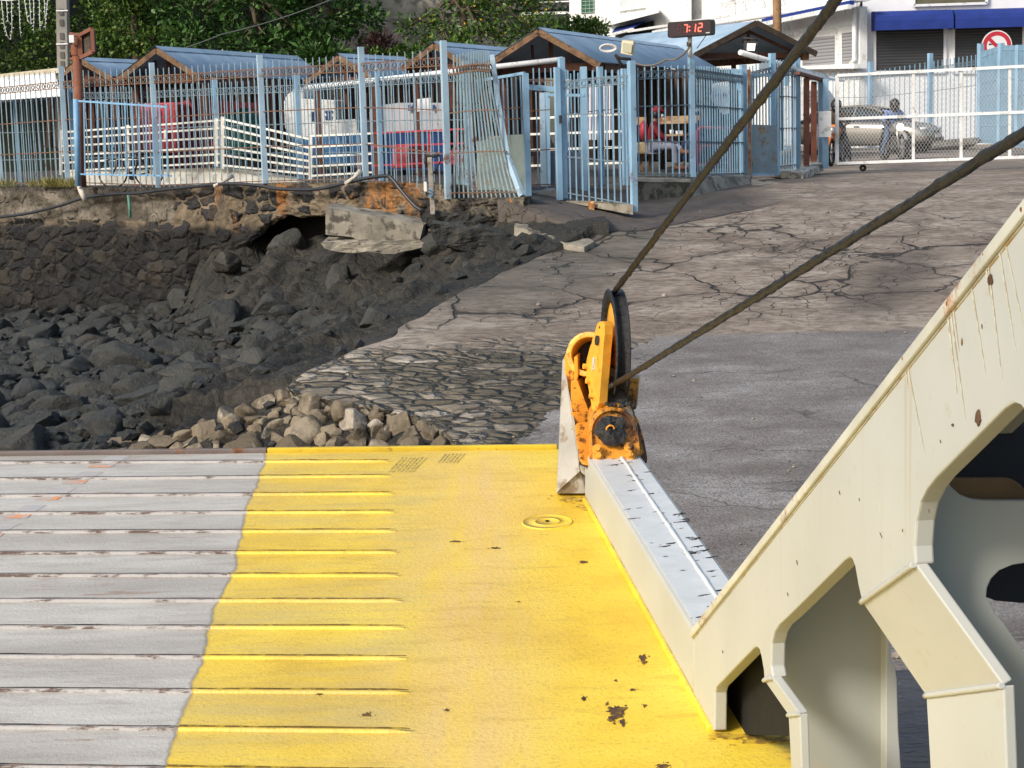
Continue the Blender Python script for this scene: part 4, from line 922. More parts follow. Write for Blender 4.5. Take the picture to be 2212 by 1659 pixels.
def fence(label, posts, mats, fracs, sp=.12, rings=True, pw=.11, group=None, name='iron_fence', skip=(), w=.024, rtop=None):
    """posts: (u, v base, v post top, v bar tops, v ring rail, depth)"""
    P = [(W(u, vb, y), W(u, vt, y).z, W(u, vr, y).z, W(u, vrr, y).z) for u, vb, vt, vr, vrr, y in posts]
    o = thing(name, label, 'fence', P[0][0], 0, group)
    for b, zt, _, _ in P:
        if zt - b.z > .2: mb = MB(); post(mb, b, zt, pw); mb.build('post', mats[1], o)
    for i, (a, b) in enumerate(zip(P, P[1:])):
        if i in skip: continue
        mb, mr = MB(), Rails(); panel(mb, mr, a[0], b[0], a[2], b[2], a[3], b[3], fracs, sp, rings, w)
        pn = mb.build('bar_panel', mats[0], o); mr.build('rail', mats[2], pn)
    return o
YA = wall_y
fence('tall rusty blue iron fence standing on the coping of the sea wall',
      [(3, 402, 156, 162, 176 + 14, YA(3)), (147, 398, 143, 152, 176, YA(147)), (342, 405, 135, 148, 164, YA(342)), (573, 396, 118, 131, 149, YA(573)), (790, 391, 101, 118, 137, YA(790)), (968, 430, 87, 106, 124, YA(966))],
      (M_FR, M_FRP, M_FRR), (.02, .32, .63), .18, True, .11, None, 'iron_fence', (), .019)
# continue it to the left of the picture
fence('left end of the rusty blue iron fence on the sea wall', [(-330, 402, 175, 186, 216, YA(-330)), (-160, 402, 166, 172, 203, YA(-160)), (-10, 402, 158, 162, 190, YA(-10))], (M_FR, M_FRP, M_FRR), (.02, .32, .63), .18, True, .11, None, 'iron_fence', (), .019)
k = 1.13
fence('lower blue iron fence running behind the fence on the sea wall',
      [(-150, 404, 196, 203, 212, YA(-150) * k), (44, 404, 188, 195, 207, YA(44) * k), (163, 402, 183, 190, 200, YA(163) * k), (307, 398, 177, 185, 199, YA(307) * k), (474, 394, 168, 178, 191, YA(474) * k), (650, 391, 158, 168, 184, YA(650) * k), (824, 396, 146, 157, 170, YA(824) * k), (1012, 408, 132, 145, 158, YA(1012) * 1.1)],
      (M_FB, M_FBP, M_FBR), (.02, .3, .6), .19, True, .10, None, 'iron_fence', (), .018)
# sagging end panel with the bent post
bent = thing('bent_fence_panel', 'rusty sagging iron fence panel with a bent leaning blue post', 'fence', W(1000, 430, 30.6))
ya, yb = 30.75, 30.0
def mix2(a, b, t): return a.lerp(b, t)
T0, T1 = W(970, 146, ya), W(1063, 143, 30.5)
bot0, bot1 = W(972, 428, ya), W(1124, 424, yb)
mb = MB(); mr = Rails(); NB = 15
def bpt(i, f):                                     # f=0 foot .. 1 ring rail
    u0 = lerp(972, 1122, i / NB); u1 = lerp(971, 1060, (i / NB) ** .85); y = lerp(ya, yb, i / NB)
    u = u0 + (u1 - u0) * min(1, f * 1.05) ** .8
    v = lerp(428 - 2 * i / NB, 148 - 10 * math.sin(i / NB * 2.2), f)
    return W(u, v, y + .12 * math.sin(f * 3.1) * i / NB)
for i in range(1, NB):
    pts = [bpt(i, f) for f in (0, .2, .4, .6, .8, 1.0, 1.10)]
    for a, b in zip(pts, pts[1:]): mb.bar(a, b, .025)
for f in (.04, .345, .655, .95, 1.0):
    pts = [bpt(i, f) for i in range(NB + 1)]; rg = mr.new()
    for a, b in zip(pts, pts[1:]): rg.bar(a, b, .032, .02)
for i in range(NB):
    c = (bpt(i, .975) + bpt(i + 1, .975)) / 2; rg.lathe([(.05, -.008), (.05, .008), (.037, .008), (.037, -.008), (.05, -.008)], c, (.2, -1, 0), 12)
for i in (5, 6, 8, 10, 11): mb.bar(bpt(i, .0), bpt(i, .05) + Vector((.0, .12, 0)), .02)
pn = mb.build('bar_panel', M_FR, bent); mr.build('rail', M_FRR, pn)
mb = MB(); pts = [W(1063, 119, 30.5), W(1078, 230, 30.35), W(1098, 343, 30.2), W(1128, 424, 29.95)]
for a, b in zip(pts, pts[1:]): mb.bar(a, b, .085, .10)
mb.build('post', M_FRP, bent, bevel=.01)
M_SHEET = painted_metal('grey_green_sheet', (.27, .33, .31), .5, .5, 2.5, None, (.30, .20, .09))
mb = MB(); mb.prism([W(1030, 305, 31.1), W(1100, 292, 31.0), W(1132, 419, 30.9), W(1030, 421, 31.1)], (0, .01, 0)); sheet = mb.build('sheet_plate', M_SHEET, bent)
# second bent layer of bars behind (the folded-back leaf)
mb = MB(); mr = Rails()
for i in range(8):
    u = 982 + i * 7.2; mb.bar(W(u, 426, 31.3), W(u - 2 + i * .7, 134 + (i % 3) * 4, 31.3), .025)
mr.bar(W(976, 232, 31.3), W(1040, 222, 31.3), .03); mr.bar(W(976, 322, 31.3), W(1040, 316, 31.3), .03); mr.bar(W(980, 414, 31.3), W(1036, 412, 31.3), .03)
pn = mb.build('bar_panel', M_FR, bent); mr.build('rail', M_FRR, pn)
mb = MB(); mb.bar(W(1022, 424, 31.2), W(1008, 133, 31.2), .10, .09); mb.build('post', M_FRP, bent)
# open door leaf
door = thing('iron_gate', 'open blue iron gate leaf with a grey sheet lower half beside the bent fence', 'gate', W(1140, 423, 30.8))
mb = MB(); DL = [(1031, 175, 31.6), (1133, 158, 30.7), (1143, 425, 30.7), (1040, 420, 31.6)]
q = [W(*a) for a in DL]
mb.bar(q[0], q[1], .05); mb.bar(q[3], q[2], .05); mb.bar(q[0], q[3], .05)
mb.box((q[1] + q[2]) / 2, (.10, .06, (q[1] - q[2]).length), rz=.3); mb.build('gate_frame', M_FBP, door)
mb = MB(); mr = Rails()
for i in range(1, 11):
    a = q[0].lerp(q[1], i / 11); b = q[3].lerp(q[2], i / 11); mb.bar(a, a.lerp(b, .49), .024)
for f in (.27, .36): mr.bar(q[0].lerp(q[3], f), q[1].lerp(q[2], f), .03, .018)
pn = mb.build('bar_panel', M_FB, door); mr.build('rail', M_FRR, pn)
mb = MB(); mb.prism([q[0].lerp(q[3], .49), q[1].lerp(q[2], .49), q[2], q[3]], (.01, .02, 0)); mb.build('sheet_plate', M_SHEET, door)
# doorway with ringed lintel
dw = thing('gateway', 'narrow blue pedestrian gateway with a ringed iron lintel beside the open gate leaf', 'gateway', W(1204, 425, 30.9))
mb = MB(); mr = MB(); a, b = W(1140, 188, 31.0), W(1204, 193, 31.0); mb.bar(a, b, .05, .09); mb.build('lintel', M_FBP, dw)
A, B = W(1140, 188, 31.0), W(1204, 192, 31.0); m1, m2 = MB(), Rails(); panel(m1, m2, A, B, W(1140, 147, 31).z, W(1204, 147, 31).z, W(1140, 172, 31.0).z, W(1204, 174, 31.0).z, (), .10, True, .022)
pn = m1.build('bar_panel', M_FB, dw); m2.build('rail', M_FRR, pn)
for u, vt, vb, y in ((1209, 145, 432, 30.9), (1219, 124, 428, 31.0)):
    mb = MB(); post(mb, W(u, vb, y), W(u, vt, y).z, .10); mb.build('post', M_FBP, dw)
mb = MB(); mb.box(W(1211, 258, 30.8), (.05, .05, .14)); mb.build('lock', M_GRIME, dw)
# inner door behind, blue frame with bars
dr = thing('inner_gate', 'half-open rusty barred door with a blue frame just inside the pedestrian gateway', 'gate', W(1180, 410, 32.5))
m1, m2 = MB(), MB(); A, B = W(1144, 410, 32.2), W(1202, 408, 32.2); panel(m1, m2, A, B, W(1144, 198, 32.2).z, W(1202, 198, 32.2).z, W(1144, 240, 32.2).z, W(1202, 236, 32.2).z, (.06, .50), .17, False, .022)
pn = m1.build('bar_panel', M_FB, dr); m2.build('rail', M_FRR, pn)
mb = MB(); mb.bar(W(1176, 412, 32.6), W(1173, 200, 32.6), .13, .05); mb.build('post', M_FRP, dr)
mb = MB(); mb.bar(W(1184, 405, 33), W(1182, 200, 33), .09, .05); mb.bar(W(1183, 205, 33), W(1262, 206, 33), .12, .05); mb.bar(W(1262, 415, 33), W(1260, 144, 33), .12, .1); mb.build('gate_frame', M_FBP, dr)
mb = MB(); mb.prism([W(1186, 330, 33.05), W(1262, 328, 33.05), W(1262, 412, 33.05), W(1186, 410, 33.05)], (0, .02, 0)); mb.build('sheet_plate', simple('slate_sheet', (.13, .16, .21), .5, .2, 3, .1), dr)
fence('barred blue iron fence between the pedestrian gateway and the tall slope post', [(1219, 428, 124, 152, 176, 31.0), (1370, 457, 131, 150, 162, 30.2)], (M_FB, M_FBP, M_FBR), (.05, .36, .72), .125)
fence('short blue iron fence behind the slope fence, seen through its bars', [(1222, 412, 150, 160, 176, 33.4), (1300, 405, 144, 152, 166, 33.4), (1352, 400, 148, 152, 164, 33.0)], (M_FB, M_FBP, M_FBR), (.02, .36, .7), .13)
fence('barred blue iron fence on the concrete plinth in front of the waiting benches', [(1366, 380, 133, 146, 156, 32.6), (1496, 382, 121, 140, 149, 33.4), (1607, 378, 140, 150, 164, 36.2)], (M_FB, M_FBP, M_FBR), (.02, .33, .67), .15)
fence('blue iron gate panels with rings beside the brown shelter posts', [(1607, 376, 140, 148, 160, 36.2), (1669, 372, 115, 128, 145, 37.4), (1722, 366, 125, 132, 152, 38.6)], (M_FB, M_FBP, M_FBR), (.05, .42, .73), .16, True, .13)
# sheet gate leaf in that fence
sg = thing('sheet_gate', 'small blue gate with a rusty grey sheet lower half under the thick rope', 'gate', W(1650, 376, 36.3))
mb = MB(); q = [W(1622, 160, 36.0), W(1679, 165, 36.6), W(1682, 376, 36.6), W(1621, 377, 36.0)]
for a, b in zip(q, q[1:] + q[:1]): mb.bar(a, b, .05)
mb.build('gate_frame', M_FBP, sg)
mb = MB(); mb.prism([q[0].lerp(q[3], .50), q[1].lerp(q[2], .50), q[2], q[3]], (0, .015, 0)); mb.build('sheet_plate', painted_metal('blue_sheet', (.22, .30, .36), .55, .5, 2.6, None, (.25, .16, .08)), sg)
mb = MB()
for i in range(1, 9): mb.bar(q[0].lerp(q[1], i / 9), q[3].lerp(q[2], i / 9).lerp(q[0].lerp(q[1], i / 9), .5), .022)
mb.build('bar_panel', M_FB, sg)
mb = MB(); mb.bar(W(1619, 378, 35.9), W(1618, 150, 35.9), .06, .05); mb.build('post', painted_metal('rusted_post', (.20, .15, .11), .8, .8, 5), sg)
mb = MB(); mb.bar(W(1586, 150, 36.2), W(1600, 196, 36.2), .10, .03); mb.bar(W(1582, 150, 36.2), W(1622, 154, 36.2), .04, .04); mb.build('brace', M_FBP, sg)
# plinths, kerbs and ramps at the foot of those fences
o = slab_px([(1222, 433), (1290, 436), (1368, 442), (1368, 464), (1222, 436)], [30.9, 30.5, 30.1, 30.1, 30.9], (0, .35, 0), .01, 3, 3).build('fence_kerb', M_CONC); tag(o, 'low pale kerb under the slope fence with one orange rust streak', 'kerb')
mb = MB(); mb.prism([W(1268, 434, 30.55), W(1285, 435, 30.5), W(1283, 458, 30.5), W(1273, 456, 30.5)], (0, .012, 0)); mb.v = [p + Vector((0, -.03, 0)) for p in mb.v]; st = mb.build('rust_stain', M_RUSTSTAIN, o)
st.matrix_parent_inverse = Matrix.Identity(4)
o = slab_px([(1144, 414), (1202, 412), (1202, 428), (1144, 425)], 31.2, (0, 1.2, 0), .01, 3, 5).build('threshold', M_CONC_L); tag(o, 'pale concrete threshold step of the pedestrian gateway', 'step')
PL = thing('plinth_wall', 'stained concrete plinth wall under the waiting area fence', 'wall', W(1500, 440, 32.6))
slab_px([(1376, 385), (1494, 388), (1494, 394), (1376, 392)], [32.4, 33.2, 33.2, 32.4], (0, .5, 0), .008, 3).build('cap', M_CONC_L, PL)
slab_px([(1378, 392), (1494, 394), (1491, 441), (1378, 441)], [32.5, 33.1, 33.1, 32.5], (0, .5, 0), .012, 3).build('wall', M_CONC_D, PL)
slab_px([(1496, 382), (1620, 381), (1623, 437), (1528, 452), (1494, 441)], [33.2, 35.6, 34.6, 32.2, 32.6], (.1, .6, 0), .012, 2).build('wall', simple('streaked_concrete', (.30, .275, .235), .85, .25, 2.2, .4, (.14, .125, .10), .6), PL)
mb = MB(); mb.lathe([(.055, 0), (.075, 0), (.075, .3), (.055, .3)], W(1664, 423, 34.4), (0, -1, 0), 16); tag(mb.build('drain_pipe', M_GRIME), 'stub of dark drain pipe at the right end of the concrete plinth', 'pipe')
o = slab_px([(1623, 386), (1720, 400), (1800, 404), (1845, 398), (1838, 408), (1770, 424), (1700, 428), (1640, 424), (1628, 412)], [35.2, 35, 35.5, 36.3, 35.2, 34, 34.0, 34.2, 34.5], (0, .1, -.5), .012, 2).build('concrete_ramp', M_CONC); tag(o, 'low cracked concrete wedge spreading onto the slipway right of the plinth', 'concrete ramp')
sb = thing('concrete_plinth', 'concrete base with whitewashed blotchy front under the brown posts', 'concrete base', W(1730, 388, 37))
slab_px([(1683, 371), (1735, 374), (1733, 390), (1683, 384)], 36.8, (0, 1.5, 0), .01, 3).build('block', M_CONC, sb)
slab_px([(1735, 374), (1778, 352), (1779, 369), (1734, 390)], [36.8, 39.2, 39.2, 36.8], (-.3, .1, 0), .01, 3).build('painted_face', simple('blotchy_whitewash', (.55, .54, .50), .8, .1, 4, .3, (.12, .115, .10), .75), sb)
# ---------------- white rail barriers and low wall behind the fence ----------------
def rails(label, A, B, offs, r=.028, posts_at=(), pext=(.08, -.05)):
    """A, B: (u, top rail v, depth); offs: list of (dvA, dvB) for each rail"""
    a0 = W(A[0], A[1] + offs[-1][0], A[2]); o = thing('rail_barrier', label, 'barrier', a0)
    for da, db in offs:
        mb = MB(); mb.bar(W(A[0], A[1] + da, A[2]), W(B[0], B[1] + db, B[2]), r * 1.9, r * 1.4); mb.build('rail', M_WHT, o)
    for k in posts_at:
        p = W(lerp(A[0], B[0], k), lerp(A[1], B[1], k) - 5, lerp(A[2], B[2], k)); q = W(lerp(A[0], B[0], k), lerp(A[1] + offs[-1][0], B[1] + offs[-1][1], k) + 8, lerp(A[2], B[2], k))
        mb = MB(); mb.bar(q, p, .075); mb.build('post', M_WHT, o)
    return o
rails('white railing of seven bars level along the concrete ramp wall', (132, 286, 40.5), (474, 260, 38.2), [(0, 0), (14, 17), (30, 37), (50, 58), (66, 73), (84, 91)], .028, (0, .42, .98))
rails('white railing slanting down along the falling concrete ramp wall', (481, 257, 38.2), (668, 300, 37.0), [(0, 0), (17, 19), (38, 34), (60, 48), (78, 62), (100, 76)], .028, (0.0,))
rails('short white railing of six bars right of the rusty white post', (668, 298, 37.0), (806, 290, 36.4), [(-4, -2), (20, 20), (41, 42), (62, 62), (82, 82)], .028, (0.02,))
rails('white crowd rail behind the narrow gateway', (1147, 256, 35.5), (1360, 245, 34.5), [(0, 0), (34, 38), (68, 72), (102, 106)], .03, (.73,))
o = slab_px([(150, 372), (338, 366), (472, 362), (560, 372), (640, 386), (650, 397), (150, 403)], [40.3, 39.2, 38.4, 38.0, 37.4, 37.2, 40.2], (.1, .25, 0), .006, 2).build('low_wall', simple('whitish_render', (.56, .54, .48), .85, .12, 2, .2, (.33, .31, .27), .4)); tag(o, 'low whitish concrete wall carrying the white railings', 'wall')
# white roof tubes
for (lab, a, b) in (('long white steel tube slanting above the middle of the fence', (660, 190, 38.5), (1216, 128, 36.5)), ('white canopy tube slanting down from under the lamp at the right kiosk', (1599, 113, 37.0), (1787, 168, 39.5))):
    mb = MB(); mb.tube([W(*a), W(*b)], .055, 10); tag(mb.build('steel_tube', M_WHITE), lab, 'tube')
# shelter with brown posts
M_BRN = simple('brown_paint', (.13, .045, .028), .6, .2, 4, .15)
sh = thing('shelter', 'low shelter with a thin white roof on two brown posts next to the white gate', 'shelter', W(1750, 370, 38.5))
mb = MB(); mb.prism([W(1720, 149, 38), W(1788, 168, 39.2), W(1788, 173, 39.2), W(1720, 154, 38)], (1.0, 3.4, .0)); mb.build('roof', M_WHITE, sh)
mb = MB(); mb.bar(W(1722, 158, 38), W(1785, 176, 39.2), .12, .06); mb.bar(W(1745, 166, 38.6), W(1745, 166, 38.6) + Vector((.9, 3, 0)), .1); mb.build('beam', M_BRN, sh)
for u, vt, vb, y in ((1742, 168, 358, 38.4), (1758, 176, 349, 39.4)):
    mb = MB(); mb.bar(W(u, vb, y), W(u, vt, y), .11); mb.build('post', M_BRN, sh)
for u, vt, vb, y in ((1774, 176, 352, 39.6), (1783, 170, 364, 38.9)):
    mb = MB(); mb.bar(W(u, vb, y), W(u, vt, y), .12); mb.build('post', M_FBP, sh)
mb = MB(); mb.box(W(1782, 268, 38.7), (.26, .05, .55)); mb.build('lock_plate', M_WHITE, sh)
# ---------------- sliding white gate ----------------
gt = thing('sliding_gate', 'big white sliding gate of wire mesh across the top of the slipway', 'gate', W(1808, 355, 39.0))
GY0, GY1 = 39.0, 38.2
def G(u, v): return W(u, v, lerp(GY0, GY1, (u - 1808) / 404.0))
def gtop(u): return lerp(163, 143, (u - 1808) / 404.)
def gmid(u): return lerp(257, 242, (u - 1808) / 404.)
def gbot(u): return lerp(353, 339, (u - 1808) / 404.)
mb = MB()
for f, w in ((gtop, .085), (gmid, .065), (gbot, .095)): mb.bar(G(1808, f(1808)), G(2640, f(2640)), w, .06)
for u in (1808, 1973, 2076, 2181, 2290, 2400, 2510, 2640): mb.bar(G(u, gbot(u)) , G(u, gtop(u)), .075 if u == 1808 else .055, .05)
mb.build('gate_frame', M_WHITE, gt)
M_MESH = simple('white_mesh', (.48, .49, .50), .5, .08, 4, 0)
mb = MB(); TL, BL, TR = G(1808, gtop(1808)), G(1808, gbot(1808)), G(2640, gtop(2640)); Xd = (TR - TL); Lx = Xd.length; Xd.normalize(); Zt, Zb = TL.z - .04, BL.z + .04; Hh = Zt - Zb; pit = .072
def mp(a, h): return Vector((TL.x, TL.y + .02, 0)) + Vector((Xd.x, Xd.y, 0)) * a + Vector((0, 0, Zb + h + Xd.z * a))
slope = 1.55
a = -Hh / slope
while a < Lx:
    for sgn in (1, -1):
        x0, x1 = (a, a + Hh / slope) if sgn > 0 else (a + Hh / slope, a)
        h0, h1 = 0.0, Hh
        def clip(xa, xb, ha, hb):
            if xa < 0: ha += (0 - xa) / (xb - xa) * (hb - ha); xa = 0
            if xb < 0: hb += (0 - xb) / (xa - xb) * (ha - hb); xb = 0
            return xa, xb, ha, hb
        x0, x1, h0, h1 = clip(x0, x1, h0, h1)
        if max(x0, x1) <= Lx: mb.bar(mp(x0, h0), mp(x1, h1), .0055, .0055)
    a += pit
mb.build('wire_mesh', M_MESH, gt, merge=False)
mb = MB(); mb.lathe([(.02, -.02), (.075, -.02), (.075, .02), (.02, .02)], G(1866, 366) + Vector((0, .1, .03)), (0, 1, 0), 18); mb.build('wheel', M_GRIME, gt)
# blue fence at the right, behind the cars
fence('blue iron fence climbing behind the parked car on the road', [(1700, 322, 150, 160, 168, 66), (1880, 318, 133, 154, 163, 63.5), (2008, 313, 115, 133, 148, 61.5), (2115, 309, 94, 117, 129, 59)], (M_FB, M_FBP, M_FBR), (.04, .37, .70), .22, True, .16, None, 'iron_fence', (), .028)
fence('row of blue louvred fence panels at the right edge behind the white gate', [(2117, 309, 96, 112, 126, 58.5), (2160, 312, 93, 98, 108, 52), (2198, 318, 97, 98, 108, 49), (2236, 324, 90, 96, 108, 47), (2330, 330, 84, 92, 106, 45)], (M_FB, M_FBP, M_FBP), (.04, .2, .37, .55, .70), .17, False, .16, None, 'iron_fence', (), .026)
o = slab_px([(1990, 322), (2030, 318), (2113, 310), (2115, 296), (2000, 305), (1960, 318)], [58.5, 58, 57, 58.2, 60, 60], (0, 1.5, -.2), .01, 2).build('verge', M_CONC_D); tag(o, 'low rough concrete verge under the blue fence behind the car', 'kerb')

# ---------------- market kiosks ----------------
t = NT('blue_roof_sheet'); p = t.pos(); n = t.noise(p, 1.2, 6, .6)
M_ROOF = t.done(t.mix(t.ramp(t.noise(p, 12, 5, .7), [(.68, 0.0), (.8, .5)]), t.ramp(n, [(.38, (.25, .36, .48)), (.64, (.35, .47, .60))]), (.4, .42, .42)), .38, None, .0, .5)
M_TIM = simple('roof_timber', (.17, .095, .048), .7, .35, 5, .3, (.07, .04, .025), .5)
M_TIMR = simple('red_brown_timber', (.10, .038, .022), .7, .3, 4, .2)
def corrugated(mb, R0, R1, dn, sp=.09, amp=.014, th=.006, skew=Vector((0, 0, 0))):
    d = (R1 - R0); L = d.length; d.normalize(); nrm = d.cross(dn).normalized(); nrm = nrm if nrm.z > 0 else -nrm
    n = int(L / sp * 4); b0 = len(mb.v)
    for i in range(n + 1):
        o = nrm * (amp * math.sin(i * math.pi / 2 + .4)); q = R0 + d * (L * i / n)
        mb.v += [q + o, q + dn + o, q + dn + o - nrm * th, q + o - nrm * th]
    for i in range(n):
        a = b0 + i * 4; mb.f += [(a, a + 1, a + 5, a + 4), (a + 1, a + 2, a + 6, a + 5), (a + 2, a + 3, a + 7, a + 6)]; mb.sm += [True] * 3
def kiosk(label, apex, rend, u_right, v_right, posts_n=3, hw_left=None, zfloor=2.75, gable_back=True):
    A = W(*apex); d2 = ray(*rend); Bp = ORG + d2 * ((A.z - ORG.z) / d2.z)
    if Bp.y > A.y + 13 or Bp.y < A.y: # keep the ridge level but of a sane length
        k = 13 / (Bp - A).length if Bp.y > A.y else 1; Bp = A + (Bp - A) * k
    rd = (Bp - A); rd.z = 0; rd.normalize(); pr = Vector((rd.y, -rd.x, 0))
    lo, hi = .1, 6
    for _ in range(50):
        m = (lo + hi) / 2; q = A + pr * m; uu = CU + q.x / q.y * F_PX
        # measured with roll and pitch taken in
        c = CAMR.transposed() @ (Vector((q.x, q.y, W(u_right, v_right, q.y).z)) - ORG); uu = CU + F_PX * c.x / -c.z
        if uu < u_right: lo = m
        else: hi = m
    w = (lo + hi) / 2; q = A + pr * w; ze = W(u_right, v_right, q.y).z; drop = A.z - ze
    o = thing('market_kiosk', label, 'kiosk', (A.x, A.y, zfloor), 0, None)
    for s, nm in ((1, 'roof_sheet'), (-1, 'roof_sheet')):
        mb = MB(); corrugated(mb, A - rd * .12, Bp + rd * .12, pr * (w * s) + Vector((0, 0, -drop))); mb.build(nm, M_ROOF, o, merge=False)
    mb = MB(); c0, c1 = A - rd * .13 + Vector((0, 0, .02)), Bp + rd * .13 + Vector((0, 0, .02)); rw = .17
    sl = Vector((0, 0, -drop / w * rw)); mb.add([c0, c1, c1 + pr * rw + sl, c0 + pr * rw + sl, c1 - pr * rw + sl, c0 - pr * rw + sl], [(0, 1, 2, 3), (1, 0, 5, 4)])
    n = int((c1 - c0).length / .1)
    rc_ = mb.build('ridge_cap', M_ROOF, o); mb = MB(); dl = (c1 - c0).normalized()
    for i in range(n):                       # dark gaps of the corrugations under the ridge cap
        for s_ in (1, -1): q = c0 + dl * (.1 * i + .03) + pr * (s_ * (rw + .006)) + sl * 1.03 - Vector((0, 0, .012)); mb.bar(q, q + dl * .05, .014, .012)
    mb.build('ridge_gaps', M_GRIME, rc_)
    for e, sgn in ((A, -1), (Bp, 1)):
        for s in (1, -1):
            mb = MB(); p0 = e + rd * (.08 * sgn) + Vector((0, 0, -.07)); p1 = p0 + pr * (w * s * 1.0) + Vector((0, 0, -drop)); mb.bar(p0, p1, .05, .13); mb.build('rafter', M_TIM, o)
    for k_, e in enumerate((A.lerp(Bp, .06), A.lerp(Bp, .5), A.lerp(Bp, .94))):
        zb = ze - .06
        mb = MB(); mb.bar(Vector((e.x, e.y, zb)) - pr * w * .92, Vector((e.x, e.y, zb)) + pr * w * .92, .06, .16); mb.bar((e.x, e.y, zb), (e.x, e.y, A.z - .1), .09)
        mb.bar(Vector((e.x, e.y, zb)) - pr * w * .3, Vector((e.x, e.y, lerp(zb, A.z, .62))) - pr * w * .32, .06); mb.bar(Vector((e.x, e.y, zb)) + pr * w * .3, Vector((e.x, e.y, lerp(zb, A.z, .62))) + pr * w * .32, .06)
        mb.build('truss', M_TIMR, o)
        for s in (1, -1):
            f = Vector((e.x, e.y, 0)) + pr * (w * .82 * s); mb = MB(); mb.bar((f.x, f.y, zfloor), (f.x, f.y, ze), .13); mb.build('post', M_TIMR, o)
            mb = MB(); mb.bar((f.x, f.y, ze - .5), Vector((f.x, f.y, ze - .1)) + rd * (.45 if k_ < 2 else -.45), .07); mb.build('brace', M_TIMR, o)
    for s in (1, -1):
        mb = MB(); a, b = Vector((A.x, A.y, ze - .10)) + pr * (w * .88 * s), Vector((Bp.x, Bp.y, ze - .10)) + pr * (w * .88 * s); mb.bar(a, b, .05, .17); mb.build('eaves_beam', M_TIMR, o)
    return o, A, Bp, pr, w, ze
KI = {}
KI[1] = kiosk('small blue-roofed kiosk at the far left behind the rusty lamp mast', (178, 125, 43.5), (306, 131), 246, 165)
KI[2] = kiosk('long blue-roofed kiosk behind the left half of the fence', (341, 101, 40.0), (638, 122), 437, 163)
KI[3] = kiosk('blue-roofed kiosk half hidden behind the middle of the fence', (735, 117, 41.0), (868, 124), 813, 166)
KI[4] = kiosk('blue-roofed kiosk just left of the biggest kiosk', (941, 91, 39.5), (1108, 105), 1014, 137)
KI[5] = kiosk('biggest blue-roofed kiosk with open timber gable above the pedestrian gate', (1166, 61, 37.0), (1461, 100), 1298, 134)
# kiosk whose gable looks out to the right
def kiosk6():
    A = W(1629, 46, 50.0); Bp = A + Vector((-3.9, 4.6, 0))
    d = ray(1353, 77); Bp = ORG + d * ((A.z - ORG.z) / d.z); 
    rd = (Bp - A); rd.z = 0
    if rd.length > 13: rd = rd.normalized() * 13; Bp = A + rd
    rd.normalize(); pr = Vector((-rd.y, rd.x, 0)); 
    if pr.y > 0: pr = -pr
    E = W(1503, 113, 37.9); w = max(.9, (E - A).dot(pr)); 
    w = 1.95; ze = W(1503, 113, 48.1).z; drop = A.z - ze
    o = thing('market_kiosk', 'blue-roofed kiosk behind the digital clock, its gable turned to the right', 'kiosk', (A.x, A.y, 2.75))
    for s in (1, -1):
        mb = MB(); corrugated(mb, A - rd * .1, Bp, pr * (w * s) + Vector((0, 0, -drop))); mb.build('roof_sheet', M_ROOF, o, merge=False)
        mb = MB(); p0 = A - rd * .12 + Vector((0, 0, -.05)); mb.bar(p0, p0 + pr * w * s + Vector((0, 0, -drop)), .05, .15); mb.build('rafter', simple('dark_timber', (.07, .05, .035), .8, .3, 5, .3), o)
        mb = MB(); q = Vector((A.x, A.y, ze - .1)) + pr * (w * .9 * s); mb.bar(q, q + (Bp - A), .05, .2); mb.build('eaves_beam', M_TIM, o)
        for k in (.06, .5, .94):
            e = A.lerp(Bp, k) + pr * (w * .82 * s); mb = MB(); mb.bar((e.x, e.y, 2.75), (e.x, e.y, ze), .13); mb.build('post', M_TIMR, o)
    mb = MB(); q = Vector((A.x, A.y, ze - .05)) + rd * .3; mb.bar(q - pr * w * .9, q + pr * w * .9, .06, .16); mb.bar(q, (q.x, q.y, A.z - .1), .09); mb.bar(q - pr * w * .85, (q.x, q.y, A.z - .25), .07); mb.bar(q + pr * w * .85, (q.x, q.y, A.z - .25), .07); mb.build('truss', M_TIMR, o)
    return A, Bp, rd, pr, w, ze
KI[6] = kiosk6()
o = slab_px([(0, 160), (120, 147), (140, 149), (141, 156), (0, 168)], [46, 44, 43.5, 43.5, 46], (.2, 3, .1), .004, 2).build('roof_slab', simple('cream_roof', (.50, .44, .33), .8, .15, 3, .2)); tag(o, 'cream roof slab at the far left edge behind the fence', 'roof')
mb = MB(); corrugated(mb, W(-60, 172, 44), W(118, 158, 42), Vector((.5, -1.4, -.55))); tag(mb.build('awning', M_WHITE), 'white corrugated awning at the far left edge below the cream roof slab', 'awning') 
